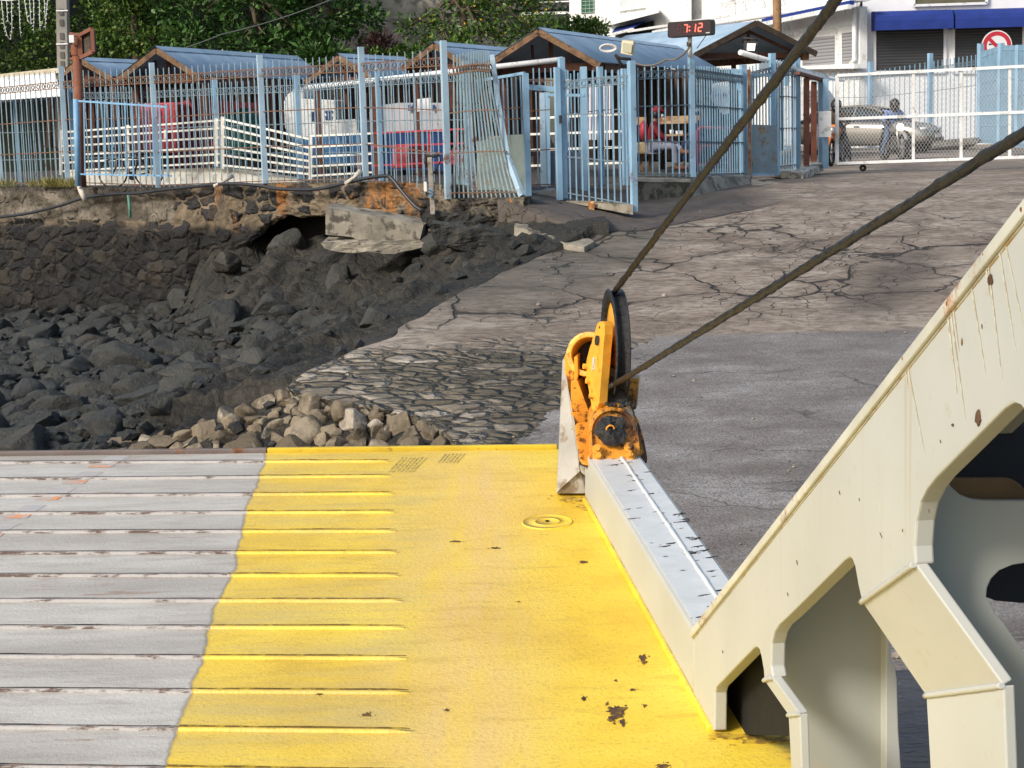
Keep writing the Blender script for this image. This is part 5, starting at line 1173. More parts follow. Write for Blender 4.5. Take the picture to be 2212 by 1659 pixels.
# ---------------- hillside and vegetation ----------------
mb = MB(); n_x, n_y = 90, 40
for j in range(n_y + 1):
    for i in range(n_x + 1):
        x = -60 + 78 * i / n_x; y = 54 + 40 * j / n_y; k = max(0, y - 56) * max(0, min(1, (.02 * y - x) / 3.0))
        z = 2.4 + min(k * 1.25, 6.2) + .8 * mnoise.fractal(Vector((x * .25, y * .25, 0)), .8, 2, 4) * min(1, k / 3)
        mb.v.append(Vector((x, y, z)))
for j in range(n_y):
    for i in range(n_x): a = j * (n_x + 1) + i; mb.f.append((a, a + 1, a + n_x + 2, a + n_x + 1)); mb.sm.append(True)
M_SOIL = simple('hill_undergrowth', (.007, .012, .004), .9, .5, 1.2, .6, (.015, .014, .008), .4)
struct(mb.build('hillside', M_SOIL, merge=False))
def mat_leaf(name, a, b, c, rough=.45):
    t = NT(name); r = t.island(); p = t.pos()
    col = t.mix(t.ramp(t.noise(p, .9, 3), [(.35, 0.0), (.65, 1.0)]), t.ramp(r, [(0, a), (.8, b), (.97, c)]), t.ramp(r, [(0, tuple(k * .65 for k in a)), (1, b)]))
    t.done(col, rough, None, None, .35); t.b.inputs['Subsurface Weight'].default_value = 0
    return t.m
LF_ALM = mat_leaf('glossy_leaf', (.032, .085, .020), (.075, .165, .038), (.15, .24, .07), .4)
LF_VINE = mat_leaf('vine_leaf', (.035, .085, .014), (.095, .165, .026), (.20, .25, .05), .5)
LF_FINE = mat_leaf('fine_leaf', (.040, .10, .017), (.10, .19, .032), (.24, .25, .05), .5)
LF_RED = mat_leaf('dark_red_leaf', (.03, .012, .015), (.06, .02, .022), (.1, .05, .03), .5)
M_BARK = simple('bark', (.10, .075, .05), .85, .3, 8, .5)
def leaf_mesh(name, P, D, size, asp, mat, parent, jit=.5):
    """P: positions, D: outward directions; each leaf a folded blade"""
    n = len(P); rng = np.random.RandomState(n); D = D + rng.normal(0, jit, (n, 3)); D /= np.linalg.norm(D, axis=1)[:, None] + 1e-9
    S = np.cross(D, rng.normal(0, 1, (n, 3)) * .6 + np.array([0, 0, 1.])); S /= np.linalg.norm(S, axis=1)[:, None] + 1e-9
    N = np.cross(S, D); L = size * rng.uniform(.45, 1.35, n)[:, None]; w = L * asp
    V = np.stack([P, P + D * L * .55 + S * w * .5 + N * w * .15, P + D * L - N * L * .12, P + D * L * .55 - S * w * .5 + N * w * .15], 1).reshape(-1, 3)
    if parent is not None: V = V - np.array(pmat(parent).translation)
    me = bpy.data.meshes.new(name); me.vertices.add(n * 4); me.vertices.foreach_set('co', V.astype(np.float32).ravel())
    me.loops.add(n * 4); me.loops.foreach_set('vertex_index', np.arange(n * 4, dtype=np.int32)); me.polygons.add(n)
    me.polygons.foreach_set('loop_start', np.arange(0, n * 4, 4, dtype=np.int32)); me.update(calc_edges=True); me.validate()
    me.materials.append(mat); o = bpy.data.objects.new(name, me); COL.objects.link(o)
    if parent is not None: o.parent = parent
    return o
def clumps(blobs, n_cl, per, spread, seed, shell=.35):
    rng = np.random.RandomState(seed); P = []; D = []
    vol = np.array([b[3] * b[4] * b[5] for b in blobs]) ** .67; pr = vol / vol.sum()
    for _ in range(n_cl):
        b = blobs[rng.choice(len(blobs), p=pr)]; d = rng.normal(0, 1, 3); d /= np.linalg.norm(d); r = 1 - shell * rng.uniform(0, 1) ** 1.3
        c = np.array(b[:3]) + d * r * np.array(b[3:]); q = rng.normal(0, 1, (per, 3)); q /= np.linalg.norm(q, axis=1)[:, None]
        P.append(c + q * spread * rng.uniform(.15, 1, (per, 1))); dd = q * .7 + d * .7 + np.array([0, -.1, .25]); D.append(dd)
    return np.concatenate(P), np.concatenate(D)
def tree(name, label, base, trunk_h, blobs, n_cl, per, spread, size, asp, mat, seed, r=.16, kind='tree'):
    o = thing(name, label, kind, base)
    b = Vector(base); mb = MB(); rnd = random.Random(seed); top = b + Vector((rnd.uniform(-.3, .3), 0, trunk_h))
    mb.tube([b, b.lerp(top, .5) + Vector((rnd.uniform(-.15, .15), 0, 0)), top], [r, r * .8, r * .6], 9)
    for q in blobs:
        c = Vector(q[:3]); m = top.lerp(c, .5) + Vector((rnd.uniform(-.3, .3), rnd.uniform(-.3, .3), .1)); mb.tube([top - Vector((0, 0, .3)), m, c], [r * .5, r * .32, r * .1], 6)
        for _ in range(4):
            e = c + Vector((rnd.gauss(0, q[3] * .5), rnd.gauss(0, q[4] * .5), rnd.gauss(0, q[5] * .5))); mb.tube([m.lerp(c, .5), e], [r * .16, r * .05], 5)
    mb.build('trunk', M_BARK, o, merge=False)
    P, D = clumps(blobs, n_cl, per, spread, seed); leaf_mesh('crown', P, D, size, asp, mat, o); return o
def B(u, v, y, ru, rv, ry=None):
    c = W(u, v, y); k = y / F_PX; return (c.x, c.y, c.z, ru * k, ry or ru * k * .8, rv * k)
# left: creeper-covered slope
rng = np.random.RandomState(3); P = []; D = []
for _ in range(1900):
    u = rng.uniform(-250, 420); v = rng.uniform(-260, 185); y = 55.5 + rng.uniform(-.9, 1.2) + .9 * mnoise.noise(Vector((u * .012, v * .018, 0))) + (185 - v) * .006
    c = np.array(W(u, v, y)); q = rng.normal(0, 1, (15, 3)); q /= np.linalg.norm(q, axis=1)[:, None]; s = .10 + .25 * rng.uniform(); P.append(c + q * s * rng.uniform(.2, 1, (15, 1))); D.append(q * .5 + np.array([-.2, -.5, .1]) + np.array([0, 0, rng.uniform(-.5, .5)]))
P = np.concatenate(P); D = np.concatenate(D)
o = leaf_mesh('creepers', P, D, .13, .75, LF_VINE, None); tag(o, 'dense green creepers draping the slope behind the left kiosks', 'creepers', kind='stuff')
tree('tree', 'leafy tree with yellow-green sprays just left of the broad-leaved tree', W(300, 200, 54.5), 3.0, [B(255, 40, 54.5, 60, 70), B(330, 95, 54.2, 55, 28), B(300, -40, 54.5, 80, 60)], 400, 14, .24, .13, .6, LF_FINE, 11)
tree('tree', 'dark broad-leaved tree with leaves in rosettes above the long kiosk roof', W(560, 190, 54.5), 3.2, [B(430, 30, 54, 95, 40), B(410, 85, 53.4, 75, 26), B(560, 20, 54, 100, 50), B(560, 92, 53.2, 90, 24), B(690, 30, 54.2, 90, 50), B(660, 85, 53.6, 60, 20), B(560, -90, 55, 240, 80), B(770, 40, 54.6, 60, 45)], 900, 13, .25, .21, .5, LF_ALM, 12, .24)
tree('tree', 'airy light green tree with yellow blossoms in front of the grey terrace wall', W(1010, 190, 54.5), 3.0, [B(905, 60, 54.2, 60, 22), B(1010, 40, 54, 80, 36), B(1100, 30, 54.2, 85, 46), B(1040, 88, 53.6, 80, 22), B(960, 100, 53.4, 50, 20), B(1150, 70, 53.8, 60, 34), B(1060, -70, 55, 170, 70), B(1175, 15, 54.5, 45, 55)], 680, 12, .25, .15, .45, LF_FINE, 13)
tree('shrub', 'rounded bright green bush against the white house above the big kiosk roof', W(1255, 95, 56), .4, [B(1235, 62, 55.5, 40, 20), B(1275, 62, 55.5, 34, 16), B(1215, 85, 55, 40, 16), B(1290, 78, 55.5, 22, 12)], 330, 12, .18, .12, .5, LF_FINE, 14, .06, 'shrub')
tree('shrub', 'small rosette-leaved shrub peeking over the middle of the long kiosk roof', W(690, 150, 51), .5, [B(690, 128, 51, 42, 14)], 60, 10, .26, .34, .28, LF_ALM, 15, .05, 'shrub')
tree('shrub', 'dark red-leaved shrub below the grey terrace wall', W(830, 150, 53.5), .4, [B(822, 100, 53.2, 34, 16)], 90, 12, .2, .22, .16, LF_RED, 16, .05, 'shrub')
tree('shrub', 'green undergrowth bush between the two kiosk roofs in the middle', W(900, 150, 52.5), .4, [B(905, 118, 52.5, 60, 16), B(985, 112, 52.5, 50, 14), B(800, 128, 53, 60, 14)], 240, 12, .2, .15, .5, LF_FINE, 17, .05, 'shrub')
rng = np.random.RandomState(5); P = np.array([list(W(rng.uniform(900, 1190), rng.uniform(-30, 100), 53.0 + rng.uniform(0, .6))) for _ in range(60)])
o = leaf_mesh('blossoms', P, np.tile([0, -1., .1], (60, 1)), .09, .9, simple('yellow_blossom', (.65, .38, .03), .6, .2, 6, 0), None); tag(o, 'scattered yellow blossoms on the airy light green tree', 'blossoms', kind='stuff')
tw = thing('terrace_wall', 'grey terrace wall with a row of round holes half hidden by trees', 'wall', W(900, 120, 57))
M_GWALL = simple('old_grey_render', (.19, .19, .18), .85, .3, 1.6, .3, (.10, .10, .09), .6)
mb = MB(); mb.prism([W(700, 140, 57), W(700, 44, 57), W(1230, 30, 57), W(1230, 140, 57)], (0, .3, 0)); mb.build('lower_wall', M_GWALL, tw)
mb = MB(); mb.prism([W(965, 28, 57.2), W(965, 12, 57.2), W(1230, 4, 57.2), W(1230, 24, 57.2)], (0, .2, 0))
for i in range(16): mb.lathe([(.0001, 0), (.085, 0), (.085, -.03), (.11, -.03), (.11, .0)], W(978 + i * 16, 20 - i * .5, 57.1), (0, 1, 0), 16)
mb.build('block_course', M_GWALL, tw)
mb = MB(); mb.prism([W(735, 44, 57.4), W(735, -60, 57.4), W(1230, -60, 57.4), W(1230, 0, 57.4), W(960, 10, 57.4), W(960, 40, 57.4)], (0, .3, 0)); mb.build('upper_wall', simple('pale_old_wall', (.28, .27, .24), .85, .3, 1.5, .3, (.12, .12, .11), .6), tw)

# ---------------- white house, seen at a slant ----------------
M_PLASTER = simple('white_plaster', (.84, .84, .83), .8, .04, 1.2, .12, (.62, .62, .60), .2)
M_PWHITE = simple('smooth_white_wall', (.78, .79, .82), .7, .04, 1.0, .05)
HA, HB = W(1857, 0, 65.5), W(1440, 64, 84.0)
HD = Vector((HB.x - HA.x, HB.y - HA.y, 0)).normalized(); HN = Vector((HD.y, -HD.x, 0)); HN = HN if HN.y < 0 else -HN
def HP(u, v, off=0.0): return onplane(u, v, HA + HN * off, HN)
hs = thing('white_house', 'white plastered house with a fan-pattern balcony and grey roller shutters, seen at a slant', 'building', HP(1857, 300))
mb = MB(); mb.prism([HP(1857, 330), HP(1857, 14), HP(1440, 78), HP(1200, 110), HP(1200, 330)], HN * -.3); mb.build('lower_wall', M_PLASTER, hs)
mb = MB(); mb.prism([HP(1857, 14, -.9), HP(1857, -160, -.9), HP(1200, -160, -.9), HP(1200, 110, -.9), HP(1440, 78, -.9)], HN * -.3); mb.build('upper_wall', M_PLASTER, hs)
mb = MB(); mb.prism([HP(1200, 100, .02), HP(1480, 56, .02), HP(1480, -150, .02), HP(1200, -150, .02)], HN * -.3); mb.build('side_wall', M_PLASTER, hs)
mb = MB(); a, b = HP(1860, -3, .35), HP(1425, 70, .35); mb.bar(a, b, .75, .14); mb.build('eaves_band', M_WHITE, hs)
mb = MB(); mb.tube([a + Vector((0, 0, -.10)) + HN * .38, b + Vector((0, 0, -.10)) + HN * .38], .09, 8); mb.build('gutter', M_WHITE, hs)
mb = MB(); mb.tube([HP(1846, 20, .15), HP(1846, 128, .15), HP(1838, 138, .2)], .09, 8); mb.build('downpipe', M_WHITE, hs)
mb = MB(); mb.tube([HP(1592, 42, .5), HP(1600, 56, .2), HP(1604, 110, .12)], .08, 8); mb.build('downpipe', M_WHITE, hs)
t = NT('roller_shutter_light'); p = t.pos(); z = t.sep(p)[2]; w_ = t.wave(t.map(p, (0, 0, 1)), 2.6, 'Z')
M_SHL = t.done(t.mix(t.ramp(w_, [(.0, 1.0), (.3, 0.0)]), (.30, .30, .31), (.15, .15, .155)), .6, t.bump(w_, .6, .02))
t = NT('roller_shutter_dark'); p = t.pos(); w_ = t.wave(t.map(p, (0, 0, 1)), 3.0, 'Z')
M_SHD = t.done(t.mix(t.ramp(w_, [(.0, 1.0), (.3, 0.0)]), (.052, .054, .058), (.028, .029, .032)), .5, t.bump(w_, .6, .02))
for (u0, u1, t0, t1, b_) in ((1690, 1719, 94, 91, 150), (1733, 1806, 84, 76, 150), (1818, 1846, 72, 68, 150)):
    mb = MB(); mb.prism([HP(u0, t0, .03), HP(u1, t1, .03), HP(u1, b_ - 12, .03), HP(u0, b_ - 4, .03)], HN * -.05); f = mb.build('window_shutter', M_SHL, hs)
    mb = MB(); q = [HP(u0 - 3, t0 - 18, .0), HP(u1 + 3, t1 - 19, .0), HP(u1 + 3, b_, .0), HP(u0 - 3, b_, .0)]
    for a, b in zip(q, q[1:] + q[:1]): mb.bar(a + HN * .03, b + HN * .03, .12, .10)
    mb.build('frame', M_WHITE, f)
mb = MB(); mb.prism([HP(1640, 98, .02), HP(1672, 92, .02), HP(1672, 150, .02), HP(1640, 150, .02)], HN * -.03); mb.build('recess', simple('grey_panel', (.25, .26, .28), .6, .1, 3, .05), hs)
mb = MB(); a, b = HP(1645, 53, .9), HP(1835, 14, .9); mb.bar(a, b, .16, .16); aw = mb.build('folded_awning', M_WHITE, hs); M_BLUEF = simple('blue_awning_cloth', (.012, .035, .22), .75, .12, 2.5, .1)
mb = MB(); mb.bar(a + Vector((0, 0, .14)) - HN * .1, b + Vector((0, 0, .14)) - HN * .1, .18, .14); mb.build('cloth', M_BLUEF, aw)
mb = MB(); mb.prism([HP(1725, 150, .5), HP(1725, 143, .5), HP(1845, 137, .5), HP(1845, 148, .5)], HN * -.5); mb.build('parapet', M_PLASTER, hs)
# balcony panels with sun-ray pattern
for u0 in (1588, 1629, 1671, 1750, 1790):
    mb = MB(); u1 = u0 + 38; s0 = (u0 - 1440) / 417.
    v1 = lerp(66, 0, (u0 - 1440) / 417.) - 8; q = [HP(u0, v1 + 1, .25), HP(u1, v1 - 5, .25), HP(u1, v1 - 36, .25), HP(u0, v1 - 30, .25)]
    for a, b in zip(q, q[1:] + q[:1]): mb.bar(a, b, .10, .08)
    c = q[0].lerp(q[1], .5)
    for k in range(7):
        an = R(12 + k * 26); e = c + (q[1] - q[0]).normalized() * math.cos(an) * .42 + Vector((0, 0, math.sin(an) * .5)); mb.bar(c.lerp(e, .35), e, .06, .05)
    for s_ in (.28, .52): mb.tube([c + (q[1] - q[0]).normalized() * math.cos(R(a_)) * s_ * .8 + Vector((0, 0, math.sin(R(a_)) * s_)) for a_ in range(0, 181, 20)], .02, 5)
    mb.build('balcony_panel', M_WHITE, hs)
mb = MB()
for k in range(6): a = HP(1590, -2 - 0 * k, .3); mb.bar(HP(1583 + k * 1.5, 0, .3), HP(1543 + k * 9, 12 + k * 4.5, .3), .015)
mb.build('sun_ray_bars', simple('thin_grey_iron', (.25, .25, .25), .6, .1, 5, 0), hs)
f = MB(); f.prism([HP(1254, -30, .06), HP(1282, -34, .06), HP(1283, 26, .06), HP(1256, 30, .06)], HN * -.06); fo = f.build('window', simple('green_lattice', (.03, .12, .08), .6, .3, 9, .1), hs)
mb = MB()
for k in range(4): mb.bar(HP(1256 + k * 8.6, -30, .09), HP(1256 + k * 8.6, 27, .09), .035)
for k in range(8): mb.bar(HP(1254, -28 + k * 8, .09), HP(1284, -30 + k * 8, .09), .035)
mb.build('lattice', simple('pale_lattice', (.3, .38, .33), .6, .1, 5, 0), fo)
f = MB(); f.prism([HP(1338, -30, .06), HP(1390, -38, .06), HP(1390, 14, .06), HP(1339, 21, .06)], HN * -.06); fo = f.build('window', simple('pale_grey_shutter', (.60, .64, .65), .6, .08, 4, .05), hs)
mb = MB(); mb.bar(HP(1364, -30, .1), HP(1365, 18, .1), .06); mb.bar(HP(1336, 22, .12), HP(1392, 14, .12), .12); mb.build('frame', M_WHITE, fo)
mb = MB(); mb.prism([HP(1308, 48, .06), HP(1424, 25, .06), HP(1424, 27, 1.2), HP(1312, 56, 1.2)], (0, 0, .1)); mb.build('canopy', M_PLASTER, hs)
mb = MB(); mb.prism([HP(1330, 66, .1), HP(1412, 44, .1), HP(1412, 80, .1), HP(1330, 90, .1)], HN * .02); mb.build('dark_opening', M_GRIME, hs)
mb = MB(); mb.prism([HP(1330, 60, .1), HP(1395, 46, .1), HP(1366, 62, 1.3), HP(1322, 71, 1.3)], (0, 0, .03)); aw = mb.build('side_awning', M_BLUEF, hs)
mb = MB(); mb.bar(HP(1324, 74, 1.3), HP(1367, 63, 1.3), .12); mb.build('front_bar', M_WHITE, aw)
mb = MB(); mb.bar(HP(1358, 68, 1.5), HP(1575, 26 + 8, 1.5), .14, .10); mb.build('gutter', M_WHITE, hs)
# ---------------- shop building, facing the camera ----------------
SY = 66.0
def SP(u, v, d=0.0): return W(u, v, SY - d)
sh2 = thing('shop_building', 'white shop building with two deep blue awnings over dark roller shutters', 'building', SP(1860, 320))
mb = MB(); mb.prism([SP(1858, 340), SP(1858, -160), SP(2700, -160), SP(2700, 340)], (0, .4, 0)); mb.build('wall', M_PWHITE, sh2)
mb = MB(); mb.prism([SP(1858, 340), SP(1858, -160), SP(1863, -160), SP(1863, 340)], (-.8, 9, 0)); mb.build('side_wall', M_PWHITE, sh2)
for (u0, u1, v0, v1) in ((1891, 2039, 60, 157), (2061, 2209, 56, 156), (2235, 2380, 52, 152)):
    mb = MB(); mb.prism([SP(u0, v0, .02), SP(u1, v0 - 3, .02), SP(u1, v1 - 2, .02), SP(u0, v1, .02)], (0, -.03, 0)); f = mb.build('roller_shutter', M_SHD, sh2)
    mb = MB(); q = [SP(u0 - 2, v0, .05), SP(u0 - 2, v1, .05), SP(u1 + 2, v1 - 2, .05), SP(u1 + 2, v0 - 3, .05)]
    for a, b in zip(q, q[1:]): mb.bar(a, b, .10, .12)
    mb.build('frame', M_PWHITE, f)
    # awning with a rounded nose
    a0 = 0 if u0 > 1900 else 0; ua, ub, va, vb = u0 - 9, u1 + 9, v0 - 34, v0 + 8
    prof = [(0, 0), (.35, -.0), (.62, -.06), (.80, -.20), (.84, -.38), (.84, -.74)]
    A0, B0 = SP(ua, va, .05), SP(ub, va - 4.4, .05); mb = MB(); hgt = A0.z - SP(ua, vb, .05).z
    for (q) in (A0, B0):
        for (dy, dz) in prof: mb.v.append(q + Vector((0, -dy * 1.0, dz / .74 * hgt)))
    n = len(prof)
    for i in range(n - 1): mb.f.append((i, i + 1, i + 1 + n, i + n)); mb.sm.append(False)
    for s_ in (0, n): 
        mb.v.append((A0 if s_ == 0 else B0) + Vector((0, 0, -hgt))); mb.f.append(tuple([len(mb.v) - 1] + [s_ + i for i in range(n)])); mb.sm.append(False)
    k_ = mb.build('awning', M_BLUEF, sh2)
mb = MB(); mb.prism([SP(1977, 8, .06), SP(1977, -60, .06), SP(2128, -64, .06), SP(2128, 3, .06)], (0, -.03, 0)); sb_ = mb.build('sign_board', simple('olive_board', (.11, .105, .065), .6, .1, 3, .05), sh2)
mb = MB(); q = [SP(1974, 12, .1), SP(1974, -62, .1), SP(2131, -66, .1), SP(2131, 7, .1)]
for a, b in zip(q, q[1:] + q[:1]): mb.bar(a, b, .09, .09)
mb.build('frame', M_WHITE, sb_)
mb = MB(); mb.box(SP(1697, 126, 8), (.55, .3, .6)); tag(mb.build('air_conditioner', M_WHITE), 'white air conditioner box behind the gable of the right kiosk', 'air conditioner')
# sign
sg2 = thing('road_sign', 'round no-left-turn road sign, red ring and slash over a black arrow', 'sign', W(2153, 300, 60))
M_RED = simple('sign_red', (.48, .03, .05), .4, .05, 5, 0); M_BLK = simple('black', (.012, .012, .014), .5, .1, 5, 0); M_SW = simple('sign_white', (.72, .74, .76), .4, .03, 5, 0)
c = W(2153, 99, 60); k = 60 / F_PX
mb = MB(); mb.disc(c, (0, -1, 0), 32.6 * k, .02, 48); mb.build('disc', M_SW, sg2)
mb = MB(); mb.lathe([(21.8 * k, .022), (30.3 * k, .022), (30.3 * k, .030), (21.8 * k, .030), (21.8 * k, .022)], c, (0, -1, 0), 48, False); mb.build('ring', M_RED, sg2)
cf = c + Vector((0, -.03, 0)); mb = MB(); mb.bar(cf + Vector((-17 * k, 0, 15.5 * k)), cf + Vector((16 * k, 0, -17 * k)), .01, .115, (0, 0, 1)); mb.build('slash', M_RED, sg2)
mb = MB(); z0 = 3.4 * k; mb.prism([cf + Vector((x * k, .012, z * k)) for x, z in ((-18.5, 3.4), (-14, 6.4), (-14, 4.6), (2, 4.6), (2, -12), (-1.5, -12), (-1.5, 2.0), (-14, 2.2), (-14, .4))], (0, -.004, 0)); mb.build('arrow', M_BLK, sg2)
mb = MB(); mb.tube([W(2153, 300, 60.06), c + Vector((0, .06, 0))], .04, 8); mb.build('pole', simple('galvanised', (.4, .41, .42), .45, .1, 5, 0, None, .5, .5, .6), sg2)

# ---------------- poles, clock, lamps, cables ----------------
M_POLEC = simple('pole_concrete', (.26, .245, .225), .85, .15, 3, .3)
up_ = thing('utility_pole', 'grey concrete utility pole with square recesses at the top left', 'pole', W(136, 300, 47))
a, b = W(141, 330, 47), W(133, -120, 47); mb = MB(); mb.bar(a, b, .27, .30); pb_ = mb.build('shaft', M_POLEC, up_)
mb = MB()
for v in (10, 33, 62, 82, 103, 123): q = W(132.5 + v * .02, v + 16, 47 - .16); mb.box(q, (.10, .03, .16))
mb.build('recess', simple('shadow_concrete', (.10, .095, .09), .9, .1, 3, .1), up_)
mb = MB(); 
for v in (23, 95): q = W(134, v, 46.83); mb.box(q, (.30, .02, .03))
mb.build('band', M_WHITE, up_)
wp = thing('wooden_pole', 'round brown wooden pole rising behind the gable of the right kiosk', 'pole', W(1681, 320, 56))
mb = MB(); mb.tube([W(1683, 326, 56), W(1676, -150, 56)], [.14, .125], 14); mb.build('shaft', simple('pole_wood', (.24, .14, .07), .8, .3, 3, .4, (.12, .07, .04), .4), wp)
M_RUST = painted_metal('rusty_red_steel', (.20, .08, .05), .6, .75, 4, None, (.22, .07, .025))
lm = thing('lamp_mast', 'rusty red lamp mast with an old square floodlight near the left end of the fence', 'lamp mast', W(176, 404, 36.9))
mb = MB(); mb.tube([W(177, 404, 36.9), W(166, 118, 36.9)], .095, 12); mb.build('mast', M_RUST, lm)
mb = MB(); mb.lathe([(.11, 0), (.11, .2)], W(165.5, 119, 36.9), (0, 0, 1), 12); mb.box(W(164, 99, 36.9), (.14, .1, .36)); mb.build('collar', M_RUST, lm)
mb = MB(); q = [W(173, 76, 36.8), W(199, 62, 36.5), W(202, 112, 36.5), W(176, 124, 36.8)]
for a, b in zip(q, q[1:] + q[:1]): mb.bar(a, b, .07)
mb.bar(W(172, 78, 36.8), W(172, 122, 36.8), .06); mb.bar(q[0], W(152, 72, 37.1), .05); mb.bar(q[3], W(153, 127, 37.1), .05); fl_ = mb.build('lamp_frame', M_RUST, lm)
mb = MB(); mb.prism([W(176, 78, 36.85), W(198, 65, 36.6), W(200, 109, 36.6), W(177, 121, 36.85)], (.03, .22, 0)); mb.build('lamp_body', simple('blackened_box', (.05, .042, .035), .8, .4, 6, .3, (.16, .08, .05), .5), fl_)
mb = MB(); mb.box(W(155.5, 84, 36.7), (.10, .10, .15)); mb.build('junction_box', M_WHITE, lm)
bb = thing('blue_barrier', 'bright blue hand-made barrier of bars leaning before the lamp mast', 'barrier', W(170, 402, 36.4))
M_BB = painted_metal('bright_blue_paint', (.20, .38, .58), .3, .5, 4)
mb = MB(); mb.tube([W(169, 402, 36.3), W(164, 214, 36.3)], .06, 10); mb.build('post', M_BB, bb)
mb = MB(); mb.bar(W(167, 218, 36.3), W(363, 231, 34.9), .035)
mb.build('rail', M_BB, bb); mb = MB(); mb.bar(W(172, 376, 36.3), W(370, 380, 34.9), .03); mb.build('rail', M_BB, bb)
mb = MB()
for i in range(13): kx = i / 12; mb.bar(W(184 + 178 * kx, 379 + 3 * kx, lerp(36.2, 34.9, kx)), W(181 + 178 * kx, 214 + 11 * kx, lerp(36.2, 34.9, kx)), .026)
mb.build('bar_panel', M_BB, bb)
# digital clock
ck_ = thing('digital_clock', 'black digital clock on a pole showing red digits 7:12', 'clock', W(1490, 80, 33))
def CK(X, Y, d=0.0):                         # readings on the clock close-up
    q = W(1417.1 + .07813 * X, 17.3 + .07813 * Y, 33.0 - .14 * (X - 320) / 1200.); return q + Vector((.15, -.98, 0)) * d
M_CASE = simple('clock_case', (.018, .016, .018), .5, .1, 5, .02); M_FACE = simple('clock_face', (.045, .030, .036), .3, .05, 4, 0)
def rrect(x0, y0, x1, y1, r, slope):
    pts = []
    for cx, cy, a0 in ((x0 + r, y0 + r, 180), (x1 - r, y0 + r, 270), (x1 - r, y1 - r, 0), (x0 + r, y1 - r, 90)):
        for k in range(5): a = R(a0 + k * 22.5); pts.append((cx + r * math.cos(a), cy + r * math.sin(a)))
    return [(x, y - (x - x0) * slope) for x, y in pts]
mb = MB(); mb.prism([CK(x, y) for x, y in rrect(320, 395, 1530, 830, 60, .072)], (.09, .17, 0)); mb.build('case', M_CASE, ck_, bevel=.01)
mb = MB(); mb.prism([CK(x, y, .004) for x, y in rrect(345, 412, 1505, 800, 40, .072)], (0, .004, 0)); mb.build('face', M_FACE, ck_)
def emis(name, c, s):
    m = bpy.data.materials.new(name); m.use_nodes = True; b = m.node_tree.nodes['Principled BSDF']; b.inputs['Base Color'].default_value = c + (1,); b.inputs['Emission Color'].default_value = c + (1,); b.inputs['Emission Strength'].default_value = s; b.inputs['Roughness'].default_value = .5; return m
M_LED, M_DIM = emis('red_led', (1.0, .14, .09), 1.6), emis('unlit_led', (.13, .035, .045), .25)
def seg(mb, x0, y0, x1, y1, w=24): mb.bar(CK(x0, y0, .010), CK(x1, y1, .010), w * .0007, .006, (0, 1, 0))
def digit(mbl, mbd, x, y, w, h, on):
    S = {'a': (x + 12, y, x + w, y - 7), 'b': (x + w, y, x + w - 10, y + h / 2), 'c': (x + w - 10, y + h / 2, x + w - 20, y + h), 'd': (x - 8, y + h, x + w - 22, y + h - 6), 'e': (x + 2, y + h / 2, x - 8, y + h), 'f': (x + 12, y, x + 2, y + h / 2), 'g': (x + 4, y + h / 2, x + w - 10, y + h / 2 - 6)}
    for k, s_ in S.items(): seg(mbl if k in on else mbd, *s_, w=(26 if k in on else 13))
ml, md = MB(), MB()
digit(md, md, 588, 488, 108, 205, ''); digit(ml, md, 765, 468, 105, 205, 'abc'); digit(ml, md, 990, 445, 105, 215, 'bc'); digit(ml, md, 1168, 432, 108, 215, 'abd' + 'ge')
for Y in (520, 622): ml.add([CK(905, Y - 18, .011), CK(940, Y - 20, .011), CK(938, Y + 16, .011), CK(903, Y + 18, .011)], [(0, 1, 2, 3)])
ml.build('lit_digits', M_LED, ck_); md.build('unlit_segments', M_DIM, ck_)
mb = MB()
for i in range(6): mb.bar(CK(1378 + i * 18, 694 - i * 2, .008), CK(1388 + i * 18, 668 - i * 2 + (8 if i else 0), .008), .008, .004, (0, 1, 0))
mb.bar(CK(1378, 692, .008), CK(1475, 684, .008), .008, .004, (0, 1, 0)); mb.build('maker_mark', M_WHITE, ck_)
mb = MB(); mb.tube([W(1491, 124, 33.2), W(1490, 76, 33.1)], .042, 10); mb.build('pole', M_WHITE, ck_)
mb = MB(); mb.tube([W(1488, 100, 33.1) + Vector((.03 * math.cos(a), .03 * math.sin(a), .004 * a)) for a in [i * .7 for i in range(24)]], .014, 6); mb.build('wire_wrap', simple('wire_brown', (.12, .08, .05), .7, .2, 8, .1), ck_)
def cable(label, pts, r, mat, sag=0.0, nm='cable'):
    P = []
    for i in range(len(pts) - 1):
        for k in range(10):
            f = k / 10; q = pts[i].lerp(pts[i + 1], f); q = q - Vector((0, 0, sag * 4 * f * (1 - f))); P.append(q)
    P.append(pts[-1]); mb = MB(); mb.tube(P, r, 6); return tag(mb.build(nm, mat, merge=False), label, 'cable')
M_CAB = simple('grey_cable', (.16, .14, .12), .6, .2, 6, .1); M_CABD = simple('black_hose', (.022, .024, .030), .45, .2, 6, .1, None, .5, .6)
cable('brown cable sagging from the clock pole down to the kiosk eave', [W(1488, 104, 33), W(1440, 128, 33.6), W(1372, 136, 34)], .018, M_CAB, .08)
cable('thin dark overhead cable rising in front of the trees', [W(220, 149, 50), W(480, 74, 50), W(760, -20, 50)], .022, simple('cable_green_grey', (.06, .075, .065), .6, .1, 6, 0), .1)
cable('thin black wire from the clock up to the top edge', [W(1530, 70, 33.2), W(1505, 105, 33.2)], .008, M_CABD)
hose = [(-60, 478), (0, 469), (60, 461), (130, 444), (180, 428), (240, 420), (300, 417), (345, 411), (400, 405), (490, 397), (560, 401), (600, 408), (680, 409), (740, 397), (787, 386), (833, 380), (848, 388), (868, 413), (898, 446), (925, 461)]
HPs = [W(u, v, wall_y(u) - .34) for u, v in hose]
sm_ = []
